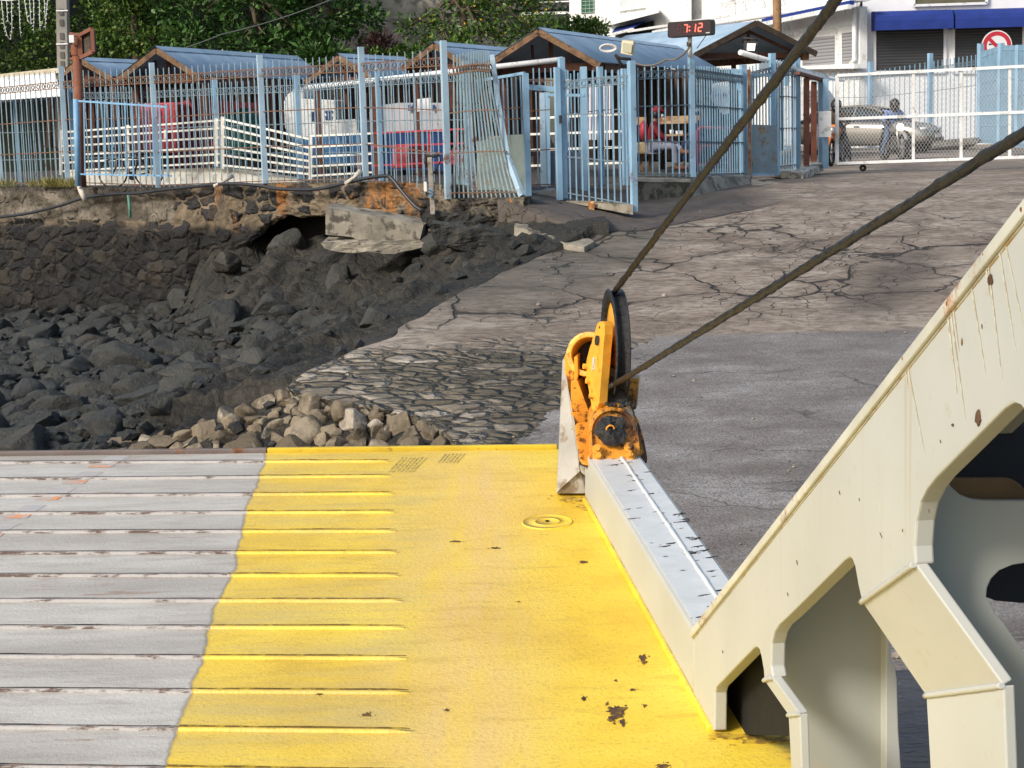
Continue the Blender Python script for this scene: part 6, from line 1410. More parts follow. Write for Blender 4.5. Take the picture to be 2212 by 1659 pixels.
for i in range(len(HPs) - 1):
    p0, p1, p2, p3 = HPs[max(0, i - 1)], HPs[i], HPs[i + 1], HPs[min(len(HPs) - 1, i + 2)]
    for k in range(8):
        t_ = k / 8; sm_.append(.5 * ((2 * p1) + (-p0 + p2) * t_ + (2 * p0 - 5 * p1 + 4 * p2 - p3) * t_ ** 2 + (-p0 + 3 * p1 - 3 * p2 + p3) * t_ ** 3))
mb = MB(); mb.tube(sm_ + [HPs[-1]], .032, 8); tag(mb.build('hose', M_CABD, merge=False), 'long black hose slung along the top of the sea wall', 'hose')
def strip(label, pts, r, mat, nm, cat):
    mb = MB(); mb.tube([W(*p) for p in pts], r, 7, fn=lambda i, j, q: 1 + .4 * mnoise.noise(q * 30)); return tag(mb.build(nm, mat), label, cat)
M_RAG = simple('dirty_rag', (.55, .50, .43), .9, .2, 10, .3)
strip('dirty white rag tied round the hose below the lamp mast', [(170, 402, 36.5), (177, 416, 36.3), (184, 434, 36.3)], [.035, .06, .04], M_RAG, 'rag', 'rag')
strip('pale rope end tying the hose to the fence left of centre', [(462, 402, 34.3), (482, 393, 34.4), (502, 380, 34.6)], [.03, .028, .04], M_RAG, 'tie_rope', 'rope')
strip('frayed pale rope tying the hose to the fence below the middle post', [(746, 397, 31.9), (765, 384, 32.0), (778, 370, 32.1)], [.035, .03, .05], M_RAG, 'tie_rope', 'rope')
strip('frayed green cord hanging down the concrete cap of the wall', [(277, 421, 35.9), (280, 445, 35.9), (281, 470, 35.9)], [.025, .035, .025], simple('green_cord', (.10, .25, .20), .8, .3, 12, .2), 'cord', 'cord')
tp = thing('tap_post', 'small worn post with a tap pipe and hanging white tag in front of the wall', 'post', W(934, 463, 30.2))
mb = MB(); mb.bar(W(935, 463, 30.2), W(928, 340, 30.3), .075, .06); mb.build('stake', simple('worn_stake', (.30, .27, .24), .8, .3, 6, .3, (.14, .07, .04), .5), tp)
mb = MB(); mb.tube([W(918, 342, 30.3), W(922, 337, 30.3), W(938, 338, 30.3), W(948, 334, 30.3)], .022, 7); mb.tube([W(948, 334, 30.3), W(952, 345, 30.3), W(945, 362, 30.3), W(936, 375, 30.3)], .014, 6); mb.tube([W(919, 342, 30.3), W(919, 352, 30.3), W(926, 360, 30.3)], .026, 7); mb.build('tap_pipe', M_GRIME, tp)
mb = MB(); mb.box(W(918.5, 403, 30.35), (.05, .008, .16)); mb.build('tag', M_WHITE, tp)
mb = MB(); rnd = random.Random(3); mb.tube([W(931 + 6 * math.sin(i * 2.1), 408 + i * 1.3 + 3 * math.cos(i * 1.7), 30.15) for i in range(14)], .012, 5); mb.build('blue_twine', simple('blue_twine', (.12, .25, .38), .8, .2, 9, .1), tp)
# grass tufts on the wall
rng = np.random.RandomState(8); P = []; 
for _ in range(1500):
    u = rng.choice([rng.uniform(95, 168), rng.normal(12, 14), rng.uniform(60, 100)], p=[.75, .15, .10]); q = W(u, 404 + rng.uniform(-1, 2), wall_y(u) - .12 + rng.uniform(-.1, .25)); P.append(list(q))
P = np.array(P); o = leaf_mesh('grass', P, np.tile([0, 0, 1.0], (len(P), 1)), .19, .07, mat_leaf('dry_grass', (.20, .20, .05), (.33, .29, .10), (.42, .36, .16)), None, .35); tag(o, 'dry yellow-green grass growing on top of the sea wall', 'grass', kind='stuff')
# floodlights
fl1 = thing('floodlight', 'cream square floodlight on the eave of the biggest kiosk', 'floodlight', W(1355, 122, 35.8))
mb = MB(); mb.prism([W(1343, 87, 35.7), W(1369, 90, 35.5), W(1366, 121, 35.5), W(1340, 116, 35.7)], (.05, .22, .03)); mb.build('lamp_housing', simple('aged_cream_plastic', (.55, .50, .36), .5, .1, 5, .05), fl1, bevel=.02)
mb = MB(); mb.prism([W(1346, 92, 35.68), W(1366, 95, 35.48), W(1363, 115, 35.48), W(1344, 111, 35.68)], (0, -.015, 0)); mb.build('lamp_glass', simple('lamp_glass', (.40, .38, .27), .15, .05, 5, 0), fl1)
mb = MB(); mb.tube([W(1328, 118, 35.8), W(1340, 126, 35.8), W(1362, 128, 35.7)], .03, 7); mb.tube([W(1330, 120, 35.8), W(1342, 140, 35.9), W(1350, 165, 36)], .03, 7); mb.build('bracket', M_GRIME, fl1)
mb = MB(); 
for k in range(5): mb.tube([W(1314 + (18 - k) * math.cos(a) , 103 + (9 - k * .7) * math.sin(a) + a * .4, 35.8 + k * .02) for a in [i * .42 for i in range(16)]], .022, 6)
tag(mb.build('coiled_wire', simple('white_flex', (.6, .6, .62), .6, .1, 8, .1), merge=False), 'loose coil of white wire lying on the biggest kiosk roof beside the floodlight', 'wire')
fl2 = thing('floodlight', 'black floodlight with a bright square face under the right kiosk gable', 'floodlight', W(1618, 88, 48.5))
mb = MB(); mb.prism([W(1606, 88, 48.5), W(1637, 90, 48.3), W(1633, 116, 48.3), W(1607, 113, 48.5)], (.05, .16, 0)); mb.tube([W(1603, 92, 48.5), W(1606, 82, 48.5), W(1634, 84, 48.4), W(1637, 92, 48.4)], .03, 6); mb.build('lamp_housing', M_CASE, fl2)
mb = MB(); mb.prism([W(1614, 94, 48.4), W(1632, 94, 48.25), W(1630, 110, 48.25), W(1613, 109, 48.4)], (0, -.02, 0)); mb.build('lamp_glass', emis('lit_lamp_glass', (.85, .86, .88), .25), fl2)
# icicle lights at the top left
sl = thing('string_lights', 'white icicle string lights hanging at the top left corner', 'string lights', W(40, 0, 40))
mb = MB(); mb.tube([W(-40, -4, 40), W(20, 2, 40), W(60, -6, 40), W(125, -4, 40)], .012, 5); mb.build('cable', M_WHITE, sl)
for pts in ([(3, 0), (8, 50), (15, 76), (20, 84)], [(14, 0), (17, 45), (22, 50)], [(25, 0), (26, 60), (23, 84), (20, 84)], [(41, 0), (43, 50), (45, 80)], [(53, 0), (60, 45), (68, 54)], [(64, 0), (67, 50), (72, 52)], [(73, 0), (73, 72)], [(85, 0), (86, 55), (88, 67)], [(96, 0), (99, 66)], [(103, 0), (100, 30), (99, 45)]):
    mb = MB(); q = [W(u, v, 40) for u, v in pts]; mb.tube(q, .008, 4); rnd = random.Random(pts[0][0])
    for a, b in zip(q, q[1:]):
        n = max(1, int((b - a).length / .075))
        for k in range(n): c_ = a.lerp(b, k / n) + Vector((rnd.uniform(-.03, .03), 0, 0)); mb.box(c_, (.03, .012, .018))
    mb.build('light_strand', simple('frosted_led', (.6, .62, .6), .5, .1, 5, 0) if 'frosted_led' not in bpy.data.materials else bpy.data.materials['frosted_led'], sl)
# ---------------- things behind the fences ----------------
M_DWALL = simple('interior_shade', (.028, .024, .022), .85, .4, 2, .3, (.05, .03, .02), .5)  # near-black colour paints the shade under the kiosk roofs
M_DGREEN = simple('dark_green_tarp', (.02, .085, .055), .6, .25, 3, .3)
M_REDP = simple('faded_red_paint', (.55, .085, .10), .55, .15, 2.5, .1, (.35, .06, .06), .4)
M_REDD = simple('dark_red_paint', (.28, .025, .035), .55, .2, 3, .1); M_BLUED = simple('deep_blue_paint', (.015, .045, .17), .6, .2, 3, .1)
def boxpx(px, y, ext, mat, name, parent=None, bevel=0): mb = MB(); mb.prism([W(u, v, y) if not isinstance(y, (list, tuple)) else W(u, v, y[i]) for i, (u, v) in enumerate(px)], ext); return mb.build(name, mat, parent, bevel=bevel)
o = thing('shade_backdrop', 'added long dark shed wall behind the row of blue-roofed kiosks', 'backdrop', W(600, 300, 51))
boxpx([(100, 320), (100, 178), (1180, 150), (1180, 320)], 50.5, (0, .2, 0), M_DWALL, 'wall', o)  # added wall that keeps the space behind the kiosks dark
mb = MB()
for i in range(60): u = 105 + i * 18; mb.bar(W(u, 318, 50.4), W(u, 182 - i * .3, 50.4), .10, .04)
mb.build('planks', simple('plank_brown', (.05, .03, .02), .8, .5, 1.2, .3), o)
o = thing('kiosk_interior', 'plank back wall of the waiting area behind the clock, coloured dark for its shade', 'wall', W(1450, 300, 41.5))
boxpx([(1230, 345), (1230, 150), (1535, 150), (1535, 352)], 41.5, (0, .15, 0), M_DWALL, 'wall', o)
boxpx([(1536, 365), (1536, 150), (1612, 150), (1612, 365)], 42.5, (0, .15, 0), M_DWALL, 'wall', o)  # added dark wall, its colour standing in for shade at the back
mb = MB()
for i in range(16): u = 1238 + i * 18.5; mb.bar(W(u, 345, 41.4), W(u, 155, 41.4), .06 + .05 * (i % 3), .04)
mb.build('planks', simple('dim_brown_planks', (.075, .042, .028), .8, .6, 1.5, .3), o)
boxpx([(1372, 391), (1378, 372), (1620, 372), (1622, 385)], [33.4, 38, 40, 36.8], (0, 0, -.3), M_CONC_D, 'floor', o)
# red bodies
o = thing('red_container', 'faded red metal body with a white sticker behind the left railings', 'container', W(340, 390, 43.5))
boxpx([(287, 372), (287, 238), (300, 224), (372, 221), (383, 226), (383, 372)], 43.5, (.4, 1.6, 0), M_REDP, 'body', o, .03)
boxpx([(384, 300), (384, 222), (408, 214), (421, 240), (421, 296)], 44.2, (.4, 1.2, 0), M_REDD, 'side_body', o)
boxpx([(354, 300), (354, 280), (361, 280), (361, 300)], 43.4, (0, .04, 0), M_WHITE, 'sticker', o)
mb = MB(); 
for i in range(9): u = 292 + i * 10.5; mb.bar(W(u, 360, 43.46), W(u, 236, 43.46), .02, .02)
mb.build('seams', M_REDD, o)
boxpx([(287, 372), (287, 322), (376, 322), (376, 372)], 43.3, (0, .1, 0), M_GRIME, 'chassis', o); boxpx([(320, 330), (320, 322), (374, 320), (374, 330)], 43.2, (0, .05, 0), M_REDD, 'trim', o)
o = thing('red_container', 'dark red market body with a long red top board beside the green tarpaulin', 'container', W(495, 380, 42.5))
boxpx([(445, 243), (447, 215), (551, 222), (551, 246)], 42.5, (0, .3, 0), M_REDP, 'top_board', o)
boxpx([(440, 372), (440, 300), (470, 300), (560, 300), (560, 372)], 43.2, (0, .8, 0), M_GRIME, 'body', o); boxpx([(443, 322), (443, 306), (463, 306), (463, 328)], 43.1, (0, .1, 0), M_REDD, 'crate', o)
mb = MB(); mb.ellip(W(524, 292, 42.0), (.50, .4, .62), 20, 12); mb.ellip(W(545, 296, 42.0), (.35, .4, .5), 16, 10); mb2 = displaced(mb, .05, 3); mb2.sm = [True] * len(mb2.f)
tag(mb2.build('tarpaulin', M_DGREEN), 'dark green tarpaulin mound behind the slanting white railing', 'tarpaulin')
# painted boat-shaped wall, white above, blue below
M_MURAL = simple('chalky_white', (.80, .80, .78), .8, .06, 3, .15, (.55, .50, .46), .35); M_MBLUE = simple('mural_blue', (.045, .15, .34), .7, .2, 3, .15, (.12, .20, .33), .4)
o = thing('painted_wall', 'curved white and blue painted wall with small blue glyph columns, behind the fence', 'wall', W(700, 370, 42))
boxpx([(613, 220), (619, 206), (640, 189), (655, 189), (655, 213), (723, 217), (725, 259), (768, 257), (775, 290), (628, 297), (615, 276)], 42, (.2, 1.4, 0), M_MURAL, 'upper_wall', o, .02)
boxpx([(629, 297), (775, 290), (775, 360), (630, 352)], 42.02, (.2, 1.3, 0), M_MBLUE, 'lower_wall', o)
boxpx([(768, 362), (768, 336), (784, 334), (784, 368)], 41.8, (0, .5, 0), M_BRN, 'brown_panel', o)
def glyphs(u0, u1, v0, v1, n, y, seed, par):
    rnd = random.Random(seed); mb = MB()
    for i in range(n):
        v = lerp(v0, v1, (i + .5) / n); c_ = (u0 + u1) / 2; h = (u1 - u0) / 2 * rnd.uniform(.55, 1)
        mb.bar(W(c_ - h, v, y), W(c_ + h, v - .3, y), .02, .012, (0, 1, 0))
    for k in range(2): u = lerp(u0, u1, .3 + .4 * k); mb.bar(W(u, lerp(v0, v1, .1), y), W(u, lerp(v0, v1, .9), y), .012, .01, (0, 1, 0))
    mb.build('blue_glyphs', M_BLUED, par)
glyphs(671, 681, 241, 262, 7, 41.98, 1, o); glyphs(701, 718, 238, 259, 7, 41.98, 2, o)
o = thing('painted_wall', 'greyish painted wall with glyph columns in the shade left of the gates', 'wall', W(880, 370, 41))
boxpx([(798, 242), (806, 230), (860, 222), (958, 222), (960, 284), (800, 286)], 41, (.1, .8, 0), simple('shaded_white', (.50, .50, .54), .8, .08, 3, .1), 'upper_wall', o)
boxpx([(800, 286), (960, 284), (960, 368), (800, 366)], 41.02, (.1, .8, 0), M_BLUED, 'lower_wall', o)
for i, (a, b) in enumerate(((810, 817), (881, 888), (889, 897), (933, 941))): glyphs(a, b, 226, 240, 6, 40.95, 5 + i, o)
mb = MB(); mb.prism([W(901, 214, 38.5), W(930, 211, 38.5), W(930, 238, 38.5), W(901, 241, 38.5)], (0, .03, 0)); tag(mb.build('notice_board', simple('bright_white_board', (.88, .88, .88), .6, .01, 3, 0)), 'plain bright white notice board hanging behind the fence below the middle kiosks', 'board')
o = thing('red_rail_frame', 'red and white tubular crowd barrier behind the right part of the sea wall fence', 'barrier', W(880, 360, 38.5))
for v0, v1 in ((288, 281), (317, 312), (358, 351)): mb = MB(); mb.bar(W(803, v0, 38.5), W(1010, v1 - 3, 37.6), .035); mb.build('rail', M_RED, o)
for u in (927, 985): mb = MB(); mb.bar(W(u, 284, 38), W(u + 3, 372, 38), .05); mb.build('post', M_RED, o)
o = boxpx([(846, 364), (846, 312), (881, 312), (881, 364)], 39.0, (.5, .5, 0), M_REDP, 'red_bin', None, .03); tag(o, 'plain red plastic bin standing behind the red and white barrier', 'bin')
o = boxpx([(968, 356), (968, 325), (990, 325), (990, 356)], 34.2, (.2, .2, 0), M_REDP, 'red_crate', None, .02); tag(o, 'small red crate behind the sagging fence panel', 'crate')
mb = MB(); nw = 9
for i in range(nw * 4 + 1):
    u = 1271 + 54 * i / (nw * 4); d_ = .03 * math.sin(i * math.pi / 2); mb.v += [W(u, 182, 36) + Vector((0, d_, 0)), W(u, 302, 36) + Vector((0, d_, 0))]
for i in range(nw * 4): a = i * 2; mb.f.append((a, a + 1, a + 3, a + 2)); mb.sm.append(True)
tag(mb.build('white_sheet', simple('white_sheet', (.70, .70, .76), .6, .04, 3, .05)), 'tall white pleated sheet hanging behind the bars of the slope fence', 'panel')
o = boxpx([(1535, 212), (1542, 180), (1573, 175), (1574, 245), (1561, 248), (1545, 226)], 42, (0, .1, 0), simple('sunlit_board', (.78, .77, .76), .6, .03, 3, 0), 'white_board', None); tag(o, 'bright white board with faint dark lettering at the back of the waiting area', 'board')
mb = MB()
for i, (a, b) in enumerate(((1544, 1549), (1552, 1557), (1560, 1564), (1566, 1571))):
    mb.bar(W(a, 202, 41.95), W(b, 202, 41.95), .02, .01); mb.bar(W(a, 207, 41.95), W(b, 207, 41.95), .02, .01); mb.bar(W(a if i % 2 else b, 202, 41.95), W((a + b) / 2, 204.5, 41.95), .02, .01); mb.bar(W((a + b) / 2, 204.5, 41.95), W(a if i % 2 else b, 207, 41.95), .02, .01)
ls = mb.build('lettering', M_BLUED, None); ls.parent = o
# benches in the waiting area
M_PLY = simple('raw_plywood', (.50, .33, .17), .7, .2, 4, .1, (.28, .12, .05), .45)
bn = thing('bench', 'long bench of raw planks with a backboard in the waiting area', 'bench', W(1440, 370, 37))
boxpx([(1375, 270), (1375, 253), (1396, 253), (1396, 269.5)], 37.4, (0, .04, 0), M_PLY, 'backboard', bn); boxpx([(1420, 268), (1420, 252), (1512, 249), (1512, 266)], 37.6, (0, .04, 0), M_PLY, 'backboard', bn)
boxpx([(1355, 337), (1355, 333), (1408, 333), (1408, 337)], 35.6, (0, .4, 0), M_TIM, 'seat', bn); boxpx([(1374, 333), (1374, 310), (1400, 306), (1409, 312), (1408, 333)], 35.4, (0, .5, 0), simple('beige_sack', (.45, .35, .20), .85, .2, 5, .4), 'cushion', bn, .04)
for u in (1362, 1385, 1404): mb = MB(); mb.bar(W(u, 372, 35.8), W(u, 337, 35.8), .05); mb.build('leg', M_TIM, bn)
boxpx([(1431, 295), (1431, 291), (1477, 289), (1477, 293)], 37.0, (0, .3, 0), M_PLY, 'shelf', bn)
mb = MB(); mb.lathe([(.0001, 0), (.035, 0), (.045, .09), (.0001, .09)], W(1451, 290, 37.1), (0, 0, 1), 12); tag(mb.build('cup', M_WHITE), 'white cup at the left end of the waiting area shelf', 'cup')
mb = MB(); mb.box(W(1467, 286, 37.1), (.12, .1, .07), .3); tag(mb.build('carton', M_WHITE), 'white folded carton on the right half of the waiting area shelf', 'carton')
rc = thing('red_cart', 'red tubular cart holding a grey mesh sack under the thick rope', 'cart', W(1540, 372, 36.5))
mb = MB(); mb.tube([W(1506, 372, 36), W(1507, 282, 36), W(1512, 275, 36), W(1574, 277, 37.5), W(1578, 282, 37.5), W(1576, 372, 37.5)], .03, 8); mb.tube([W(1506, 315, 36), W(1577, 315, 37.5)], .025, 6); mb.tube([W(1506, 352, 36), W(1577, 352, 37.5)], .02, 6); mb.build('frame', M_RED, rc)
boxpx([(1508, 326), (1508, 314), (1522, 314), (1522, 326)], 36.2, (0, .3, 0), M_REDD, 'tray', rc)
mb = MB(); mb.ellip(W(1548, 292, 37.1), (.24, .2, .16), 14, 9); m2 = displaced(mb, .03, 4); m2.sm = [True] * len(m2.f); m2.build('mesh_sack', simple('grey_sack', (.12, .14, .14), .8, .3, 9, .4), rc)

# bicycle
bk = thing('bicycle', 'black bicycle leaning between the two fences below the left white railing', 'bicycle', W(283, 404, 37.6))
M_TYRE = simple('tyre_rubber', (.015, .015, .016), .8, .1, 6, .1); M_STEEL = simple('bare_steel', (.45, .45, .46), .35, .1, 5, .05, None, .5, .5, .7)
def BK(u, v): return W(u, v, 37.6)
for (u, v) in ((244, 375), (322, 373)):
    mb = MB(); r = .29; mb.tube([BK(u, v) + Vector((math.cos(a) * r, .04 * math.sin(a), math.sin(a) * r)) for a in [i * math.pi / 18 for i in range(37)]], .018, 6); w_ = mb.build('wheel', M_TYRE, bk)
    mb = MB()
    for i in range(10): a = i * math.pi / 10; dv = Vector((math.cos(a) * r, 0, math.sin(a) * r)); mb.bar(BK(u, v) - dv, BK(u, v) + dv, .004)
    mb.build('spokes', M_STEEL, w_)
mb = MB()
for a, b in (((244, 375), (259, 340)), ((259, 340), (300, 343)), ((259, 345), (286, 380)), ((286, 380), (303, 336)), ((303, 340), (322, 373)), ((286, 380), (322, 373))): mb.tube([BK(*a), BK(*b)], .017, 6)
mb.build('frame', M_GRIME, bk)
mb = MB(); mb.tube([BK(259, 340), BK(256, 322), BK(250, 320)], .013, 6); mb.tube([BK(248, 320) + Vector((0, -.25, 0)), BK(256, 322), BK(262, 319) + Vector((0, .25, 0))], .013, 6); mb.build('handlebar', M_GRIME, bk)
mb = MB(); mb.ellip(BK(304, 332), (.13, .06, .035), 10, 6); mb.build('saddle', M_TYRE, bk)
mb = MB(); mb.disc(BK(286, 380) + Vector((0, -.03, 0)), (0, -1, 0), .09, .01, 16); mb.tube([BK(286, 380), BK(293, 396)], .012, 5); mb.build('crank', M_GRIME, bk)

# ---------------- people: skinned figures ----------------
def skin_obj(name, pts, edges, mat, parent, sub=2):
    me = bpy.data.meshes.new(name); bm = bmesh.new(); L = bm.verts.layers.skin.verify(); V = {}
    for k, (p, r) in pts.items():
        v = bm.verts.new(p); rr = r if isinstance(r, tuple) else (r, r); v[L].radius = rr; v[L].use_root = (len(V) == 0); V[k] = v
    for a, b in edges: bm.edges.new((V[a], V[b]))
    bm.to_mesh(me); bm.free(); me.materials.append(mat)
    o = bpy.data.objects.new(name, me); COL.objects.link(o); o.parent = parent
    m = o.modifiers.new('skin', 'SKIN'); m.use_smooth_shade = True; s_ = o.modifiers.new('sub', 'SUBSURF'); s_.levels = sub; s_.render_levels = sub; return o
def person(label, loc, rz, J, skin_c, shirt_c, trous_c, shoe_c, head_fn, name='person'):
    """J: joints in metres in the person's own frame (x forwards, y left, z up)"""
    o = thing(name, label, 'person', loc, rz)
    v = {k: Vector(p) for k, p in J.items()}
    P = {'pelvis': (v['pelvis'], .12), 'waist': (v['pelvis'].lerp(v['chest'], .45), .105), 'chest': (v['chest'], (.13, .11)), 'neck': (v['neck'], .05), 'headb': (v['head'] - Vector((0, 0, .03)), .085), 'headt': (v['head'] + Vector((0, 0, .07)), .08)}
    E = [('pelvis', 'waist'), ('waist', 'chest'), ('chest', 'neck'), ('neck', 'headb'), ('headb', 'headt')]
    for s_ in 'lr':
        P['sh' + s_] = (v['sh' + s_], .06); P['el' + s_] = (v['el' + s_], .042); P['wr' + s_] = (v['wr' + s_], .027)
        hd = (v['wr' + s_] - v['el' + s_]).normalized(); sd = Vector((0, 1, 0)); P['pa' + s_] = (v['wr' + s_] + hd * .07, (.032, .016))
        E += [('chest', 'sh' + s_), ('sh' + s_, 'el' + s_), ('el' + s_, 'wr' + s_), ('wr' + s_, 'pa' + s_)]
        for i in range(4):
            b = v['wr' + s_] + hd * (.10) + sd * ((i - 1.5) * .018); ln = (.040, .048, .045, .034)[i]; P['f%d%s' % (i, s_)] = (b, .009); P['g%d%s' % (i, s_)] = (b + hd * ln * .6 + Vector((0, 0, -.02)), .008); P['h%d%s' % (i, s_)] = (b + hd * ln * .5 + Vector((0, 0, -.045)), .007)
            E += [('pa' + s_, 'f%d%s' % (i, s_)), ('f%d%s' % (i, s_), 'g%d%s' % (i, s_)), ('g%d%s' % (i, s_), 'h%d%s' % (i, s_))]
        P['t' + s_] = (v['wr' + s_] + hd * .05 + sd * (.045 if s_ == 'r' else -.045) + Vector((0, 0, -.02)), .009); E.append(('wr' + s_, 't' + s_))
        P['hi' + s_] = (v['hi' + s_], .085); P['kn' + s_] = (v['kn' + s_], .058); P['an' + s_] = (v['an' + s_], .036); P['to' + s_] = (v['to' + s_], .032)
        E += [('pelvis', 'hi' + s_), ('hi' + s_, 'kn' + s_), ('kn' + s_, 'an' + s_), ('an' + s_, 'to' + s_)]
    skin_obj('body', P, E, simple('skin_' + str(round(skin_c[0] * 100)), skin_c, .6, .05, 5, 0), o)
    S = {'waist': (v['pelvis'].lerp(v['chest'], .2), .135), 'mid': (v['pelvis'].lerp(v['chest'], .6), .135), 'chest': (v['chest'], (.15, .135)), 'nk': (v['chest'].lerp(v['neck'], .6), .075)}; E = [('waist', 'mid'), ('mid', 'chest'), ('chest', 'nk')]
    T = {'pelvis': (v['pelvis'], .14)}; F = []
    for s_ in 'lr':
        S['sh' + s_] = (v['sh' + s_], .075); S['el' + s_] = (v['el' + s_], .06); S['cu' + s_] = (v['el' + s_].lerp(v['wr' + s_], .9), .042); E += [('chest', 'sh' + s_), ('sh' + s_, 'el' + s_), ('el' + s_, 'cu' + s_)]
        T['hi' + s_] = (v['hi' + s_], .10); T['kn' + s_] = (v['kn' + s_], .075); T['an' + s_] = (v['kn' + s_].lerp(v['an' + s_], .92), .058); F += [('pelvis', 'hi' + s_), ('hi' + s_, 'kn' + s_), ('kn' + s_, 'an' + s_)]
    skin_obj('shirt', S, E, shirt_c, o); skin_obj('trousers', T, F, trous_c, o)
    for s_ in 'lr':
        d = (v['to' + s_] - v['an' + s_]); mb = MB(); M3 = Matrix.Rotation(math.atan2(d.y, d.x), 3, 'Z') @ Matrix.Rotation(-math.atan2(d.z + .04, Vector((d.x, d.y)).length), 3, 'Y')
        mb.ellip(v['an' + s_].lerp(v['to' + s_], .55), (.14, .05, .05), 12, 8, M3); mb.build('shoe', shoe_c, o, local=True)
    head_fn(o, v['head']); return o
M_HELM = simple('black_helmet', (.02, .018, .017), .35, .2, 6, .05); M_VISOR = simple('visor', (.06, .06, .065), .15, .1, 5, 0)
def helmet(o, h):
    mb = MB(); mb.ellip(h + Vector((.0, 0, .03)), (.155, .135, .155), 20, 14); mb.ellip(h + Vector((.045, 0, -.07)), (.125, .105, .08), 16, 10); mb.build('helmet', M_HELM, o, local=True)
    mb = MB(); mb.ellip(h + Vector((.045, 0, .02)), (.12, .115, .055), 16, 10); mb.build('visor', M_VISOR, o, local=True)
M_DEN = simple('denim', (.07, .11, .19), .85, .3, 10, .2); M_SHB = simple('light_blue_shirt', (.16, .24, .48), .8, .12, 8, .15); M_DARKC = simple('dark_cloth', (.025, .025, .03), .85, .3, 6, .15); M_SHOE = simple('dark_shoe', (.05, .04, .035), .7, .2, 6, .1)
RJ = dict(pelvis=(-.15, 0, .88), chest=(-.02, 0, 1.20), neck=(.04, 0, 1.34), head=(.08, 0, 1.44), shl=(-.02, .19, 1.26), shr=(-.02, -.19, 1.26), ell=(.14, .33, 1.05), elr=(.14, -.33, 1.05), wrl=(.40, .33, 1.02), wrr=(.40, -.33, 1.02), hil=(-.12, .11, .85), hir=(-.12, -.11, .85), knl=(.22, .27, .62), knr=(.22, -.27, .62), anl=(.08, .36, .10), anr=(.08, -.36, .10), tol=(.25, .38, .04), tor=(.25, -.38, .04))
def motorbike(label, loc, rz, cbody, cfender, lit=True):
    o = thing('motorbike', label, 'motorbike', loc, rz)
    for x, w in ((.66, .045), (-.66, .055)):
        mb = MB(); mb.tube([Vector((x + .30 * math.cos(a), 0, .33 + .30 * math.sin(a))) for a in [i * math.pi / 18 for i in range(37)]], w, 8, False); wh_ = mb.build('wheel', M_TYRE, o, local=True)
        mb = MB(); mb.lathe([(.05, -.04), (.05, .04)], (x, 0, .33), (0, 1, 0), 16); 
        for i in range(6): a = i * math.pi / 6; dv = Vector((math.cos(a) * .27, 0, math.sin(a) * .27)); mb.bar(Vector((x, 0, .33)) - dv, Vector((x, 0, .33)) + dv, .02)
        mb.build('rim', M_STEEL, wh_, local=True); wh_.location = (0, 0, 0)
    mb = MB()
    for y in (-.09, .09): mb.tube([(.66, y, .33), (.42, y, .98)], .028, 8)
    mb.build('fork', M_STEEL, o, local=True)
    mb = MB(); mb.tube([(.40, -.38, 1.02), (.34, -.2, 1.08), (.40, 0, 1.02), (.34, .2, 1.08), (.40, .38, 1.02)], .016, 7); mb.build('handlebar', M_GRIME, o, local=True)
    mb = MB(); mb.ellip((.10, 0, .82), (.30, .15, .14), 16, 10); mb.ellip((.38, 0, .86), (.12, .17, .15), 12, 8); mb.build('tank', cbody, o, local=True)
    mb = MB(); mb.ellip((-.38, 0, .82), (.38, .13, .07), 16, 8); mb.build('saddle', M_TYRE, o, local=True)
    mb = MB(); mb.box((0, 0, .45), (.42, .26, .34)); mb.tube([(.1, .12, .3), (-.3, .16, .28), (-.8, .17, .42)], .045, 8); mb.tube([(-.1, 0, .7), (-.62, 0, .35)], .035, 6); mb.build('engine', simple('engine_grey', (.10, .10, .10), .5, .3, 8, .3), o, local=True, bevel=.03)
    mb = MB(); 
    for i in range(9): a = R(35 + i * 14); q = Vector((.66 + .37 * math.cos(a), 0, .33 + .37 * math.sin(a))); 
    mb.tube([Vector((.66 + .38 * math.cos(R(30 + i * 14)), 0, .33 + .38 * math.sin(R(30 + i * 14)))) for i in range(9)], .05, 6); mb.build('front_fender', cfender, o, local=True)
    mb = MB(); mb.tube([Vector((-.66 + .39 * math.cos(R(60 + i * 14)), 0, .38 + .39 * math.sin(R(60 + i * 14)))) for i in range(8)], .06, 6); mb.build('rear_fender', cfender, o, local=True)
    mb = MB(); mb.ellip((.52, 0, .86), (.08, .10, .10), 16, 10); mb.build('headlight', emis('lit_headlight', (1, .80, .55), 3.0) if lit else M_STEEL, o, local=True)
    mb = MB()
    for y in (-.42, .42): mb.tube([(.36, y * .8, 1.05), (.38, y, 1.22)], .008, 5); mb.ellip((.38, y, 1.25), (.02, .06, .04), 10, 6)
    mb.build('mirror', M_GRIME, o, local=True); return o
GZ = 2.68
def ground_at(u, v, z=GZ): d = ray(u, v); return ORG + d * ((z - EYE) / d.z)
M_ORB = simple('bike_orange', (.75, .22, .04), .4, .15, 6, .05); M_WHB = simple('bike_white', (.30, .30, .29), .4, .1, 6, .05); M_RDB = simple('bike_red', (.5, .02, .03), .35, .1, 6, .05)
g = ground_at(1942, 345); b2 = Vector((g.x, g.y + .7, 2.67)); rz2 = R(-82)
motorbike('white motorbike with a lit headlight facing the gate below the gate mesh', b2, rz2, M_WHB, M_WHB)
person('person on the white motorbike, light blue shirt, jeans and black helmet', b2, rz2, RJ, (.10, .06, .045), M_SHB, M_DEN, M_SHOE, helmet)
g = ground_at(1812, 358); b1 = Vector((g.x + .08, g.y + .75, 2.67)); rz1 = R(-112)
motorbike('orange motorbike behind the left end of the white gate', b1, rz1, M_ORB, M_ORB, False)
J1 = dict(RJ); J1.update(head=(.02, 0, 1.45), neck=(.0, 0, 1.35))
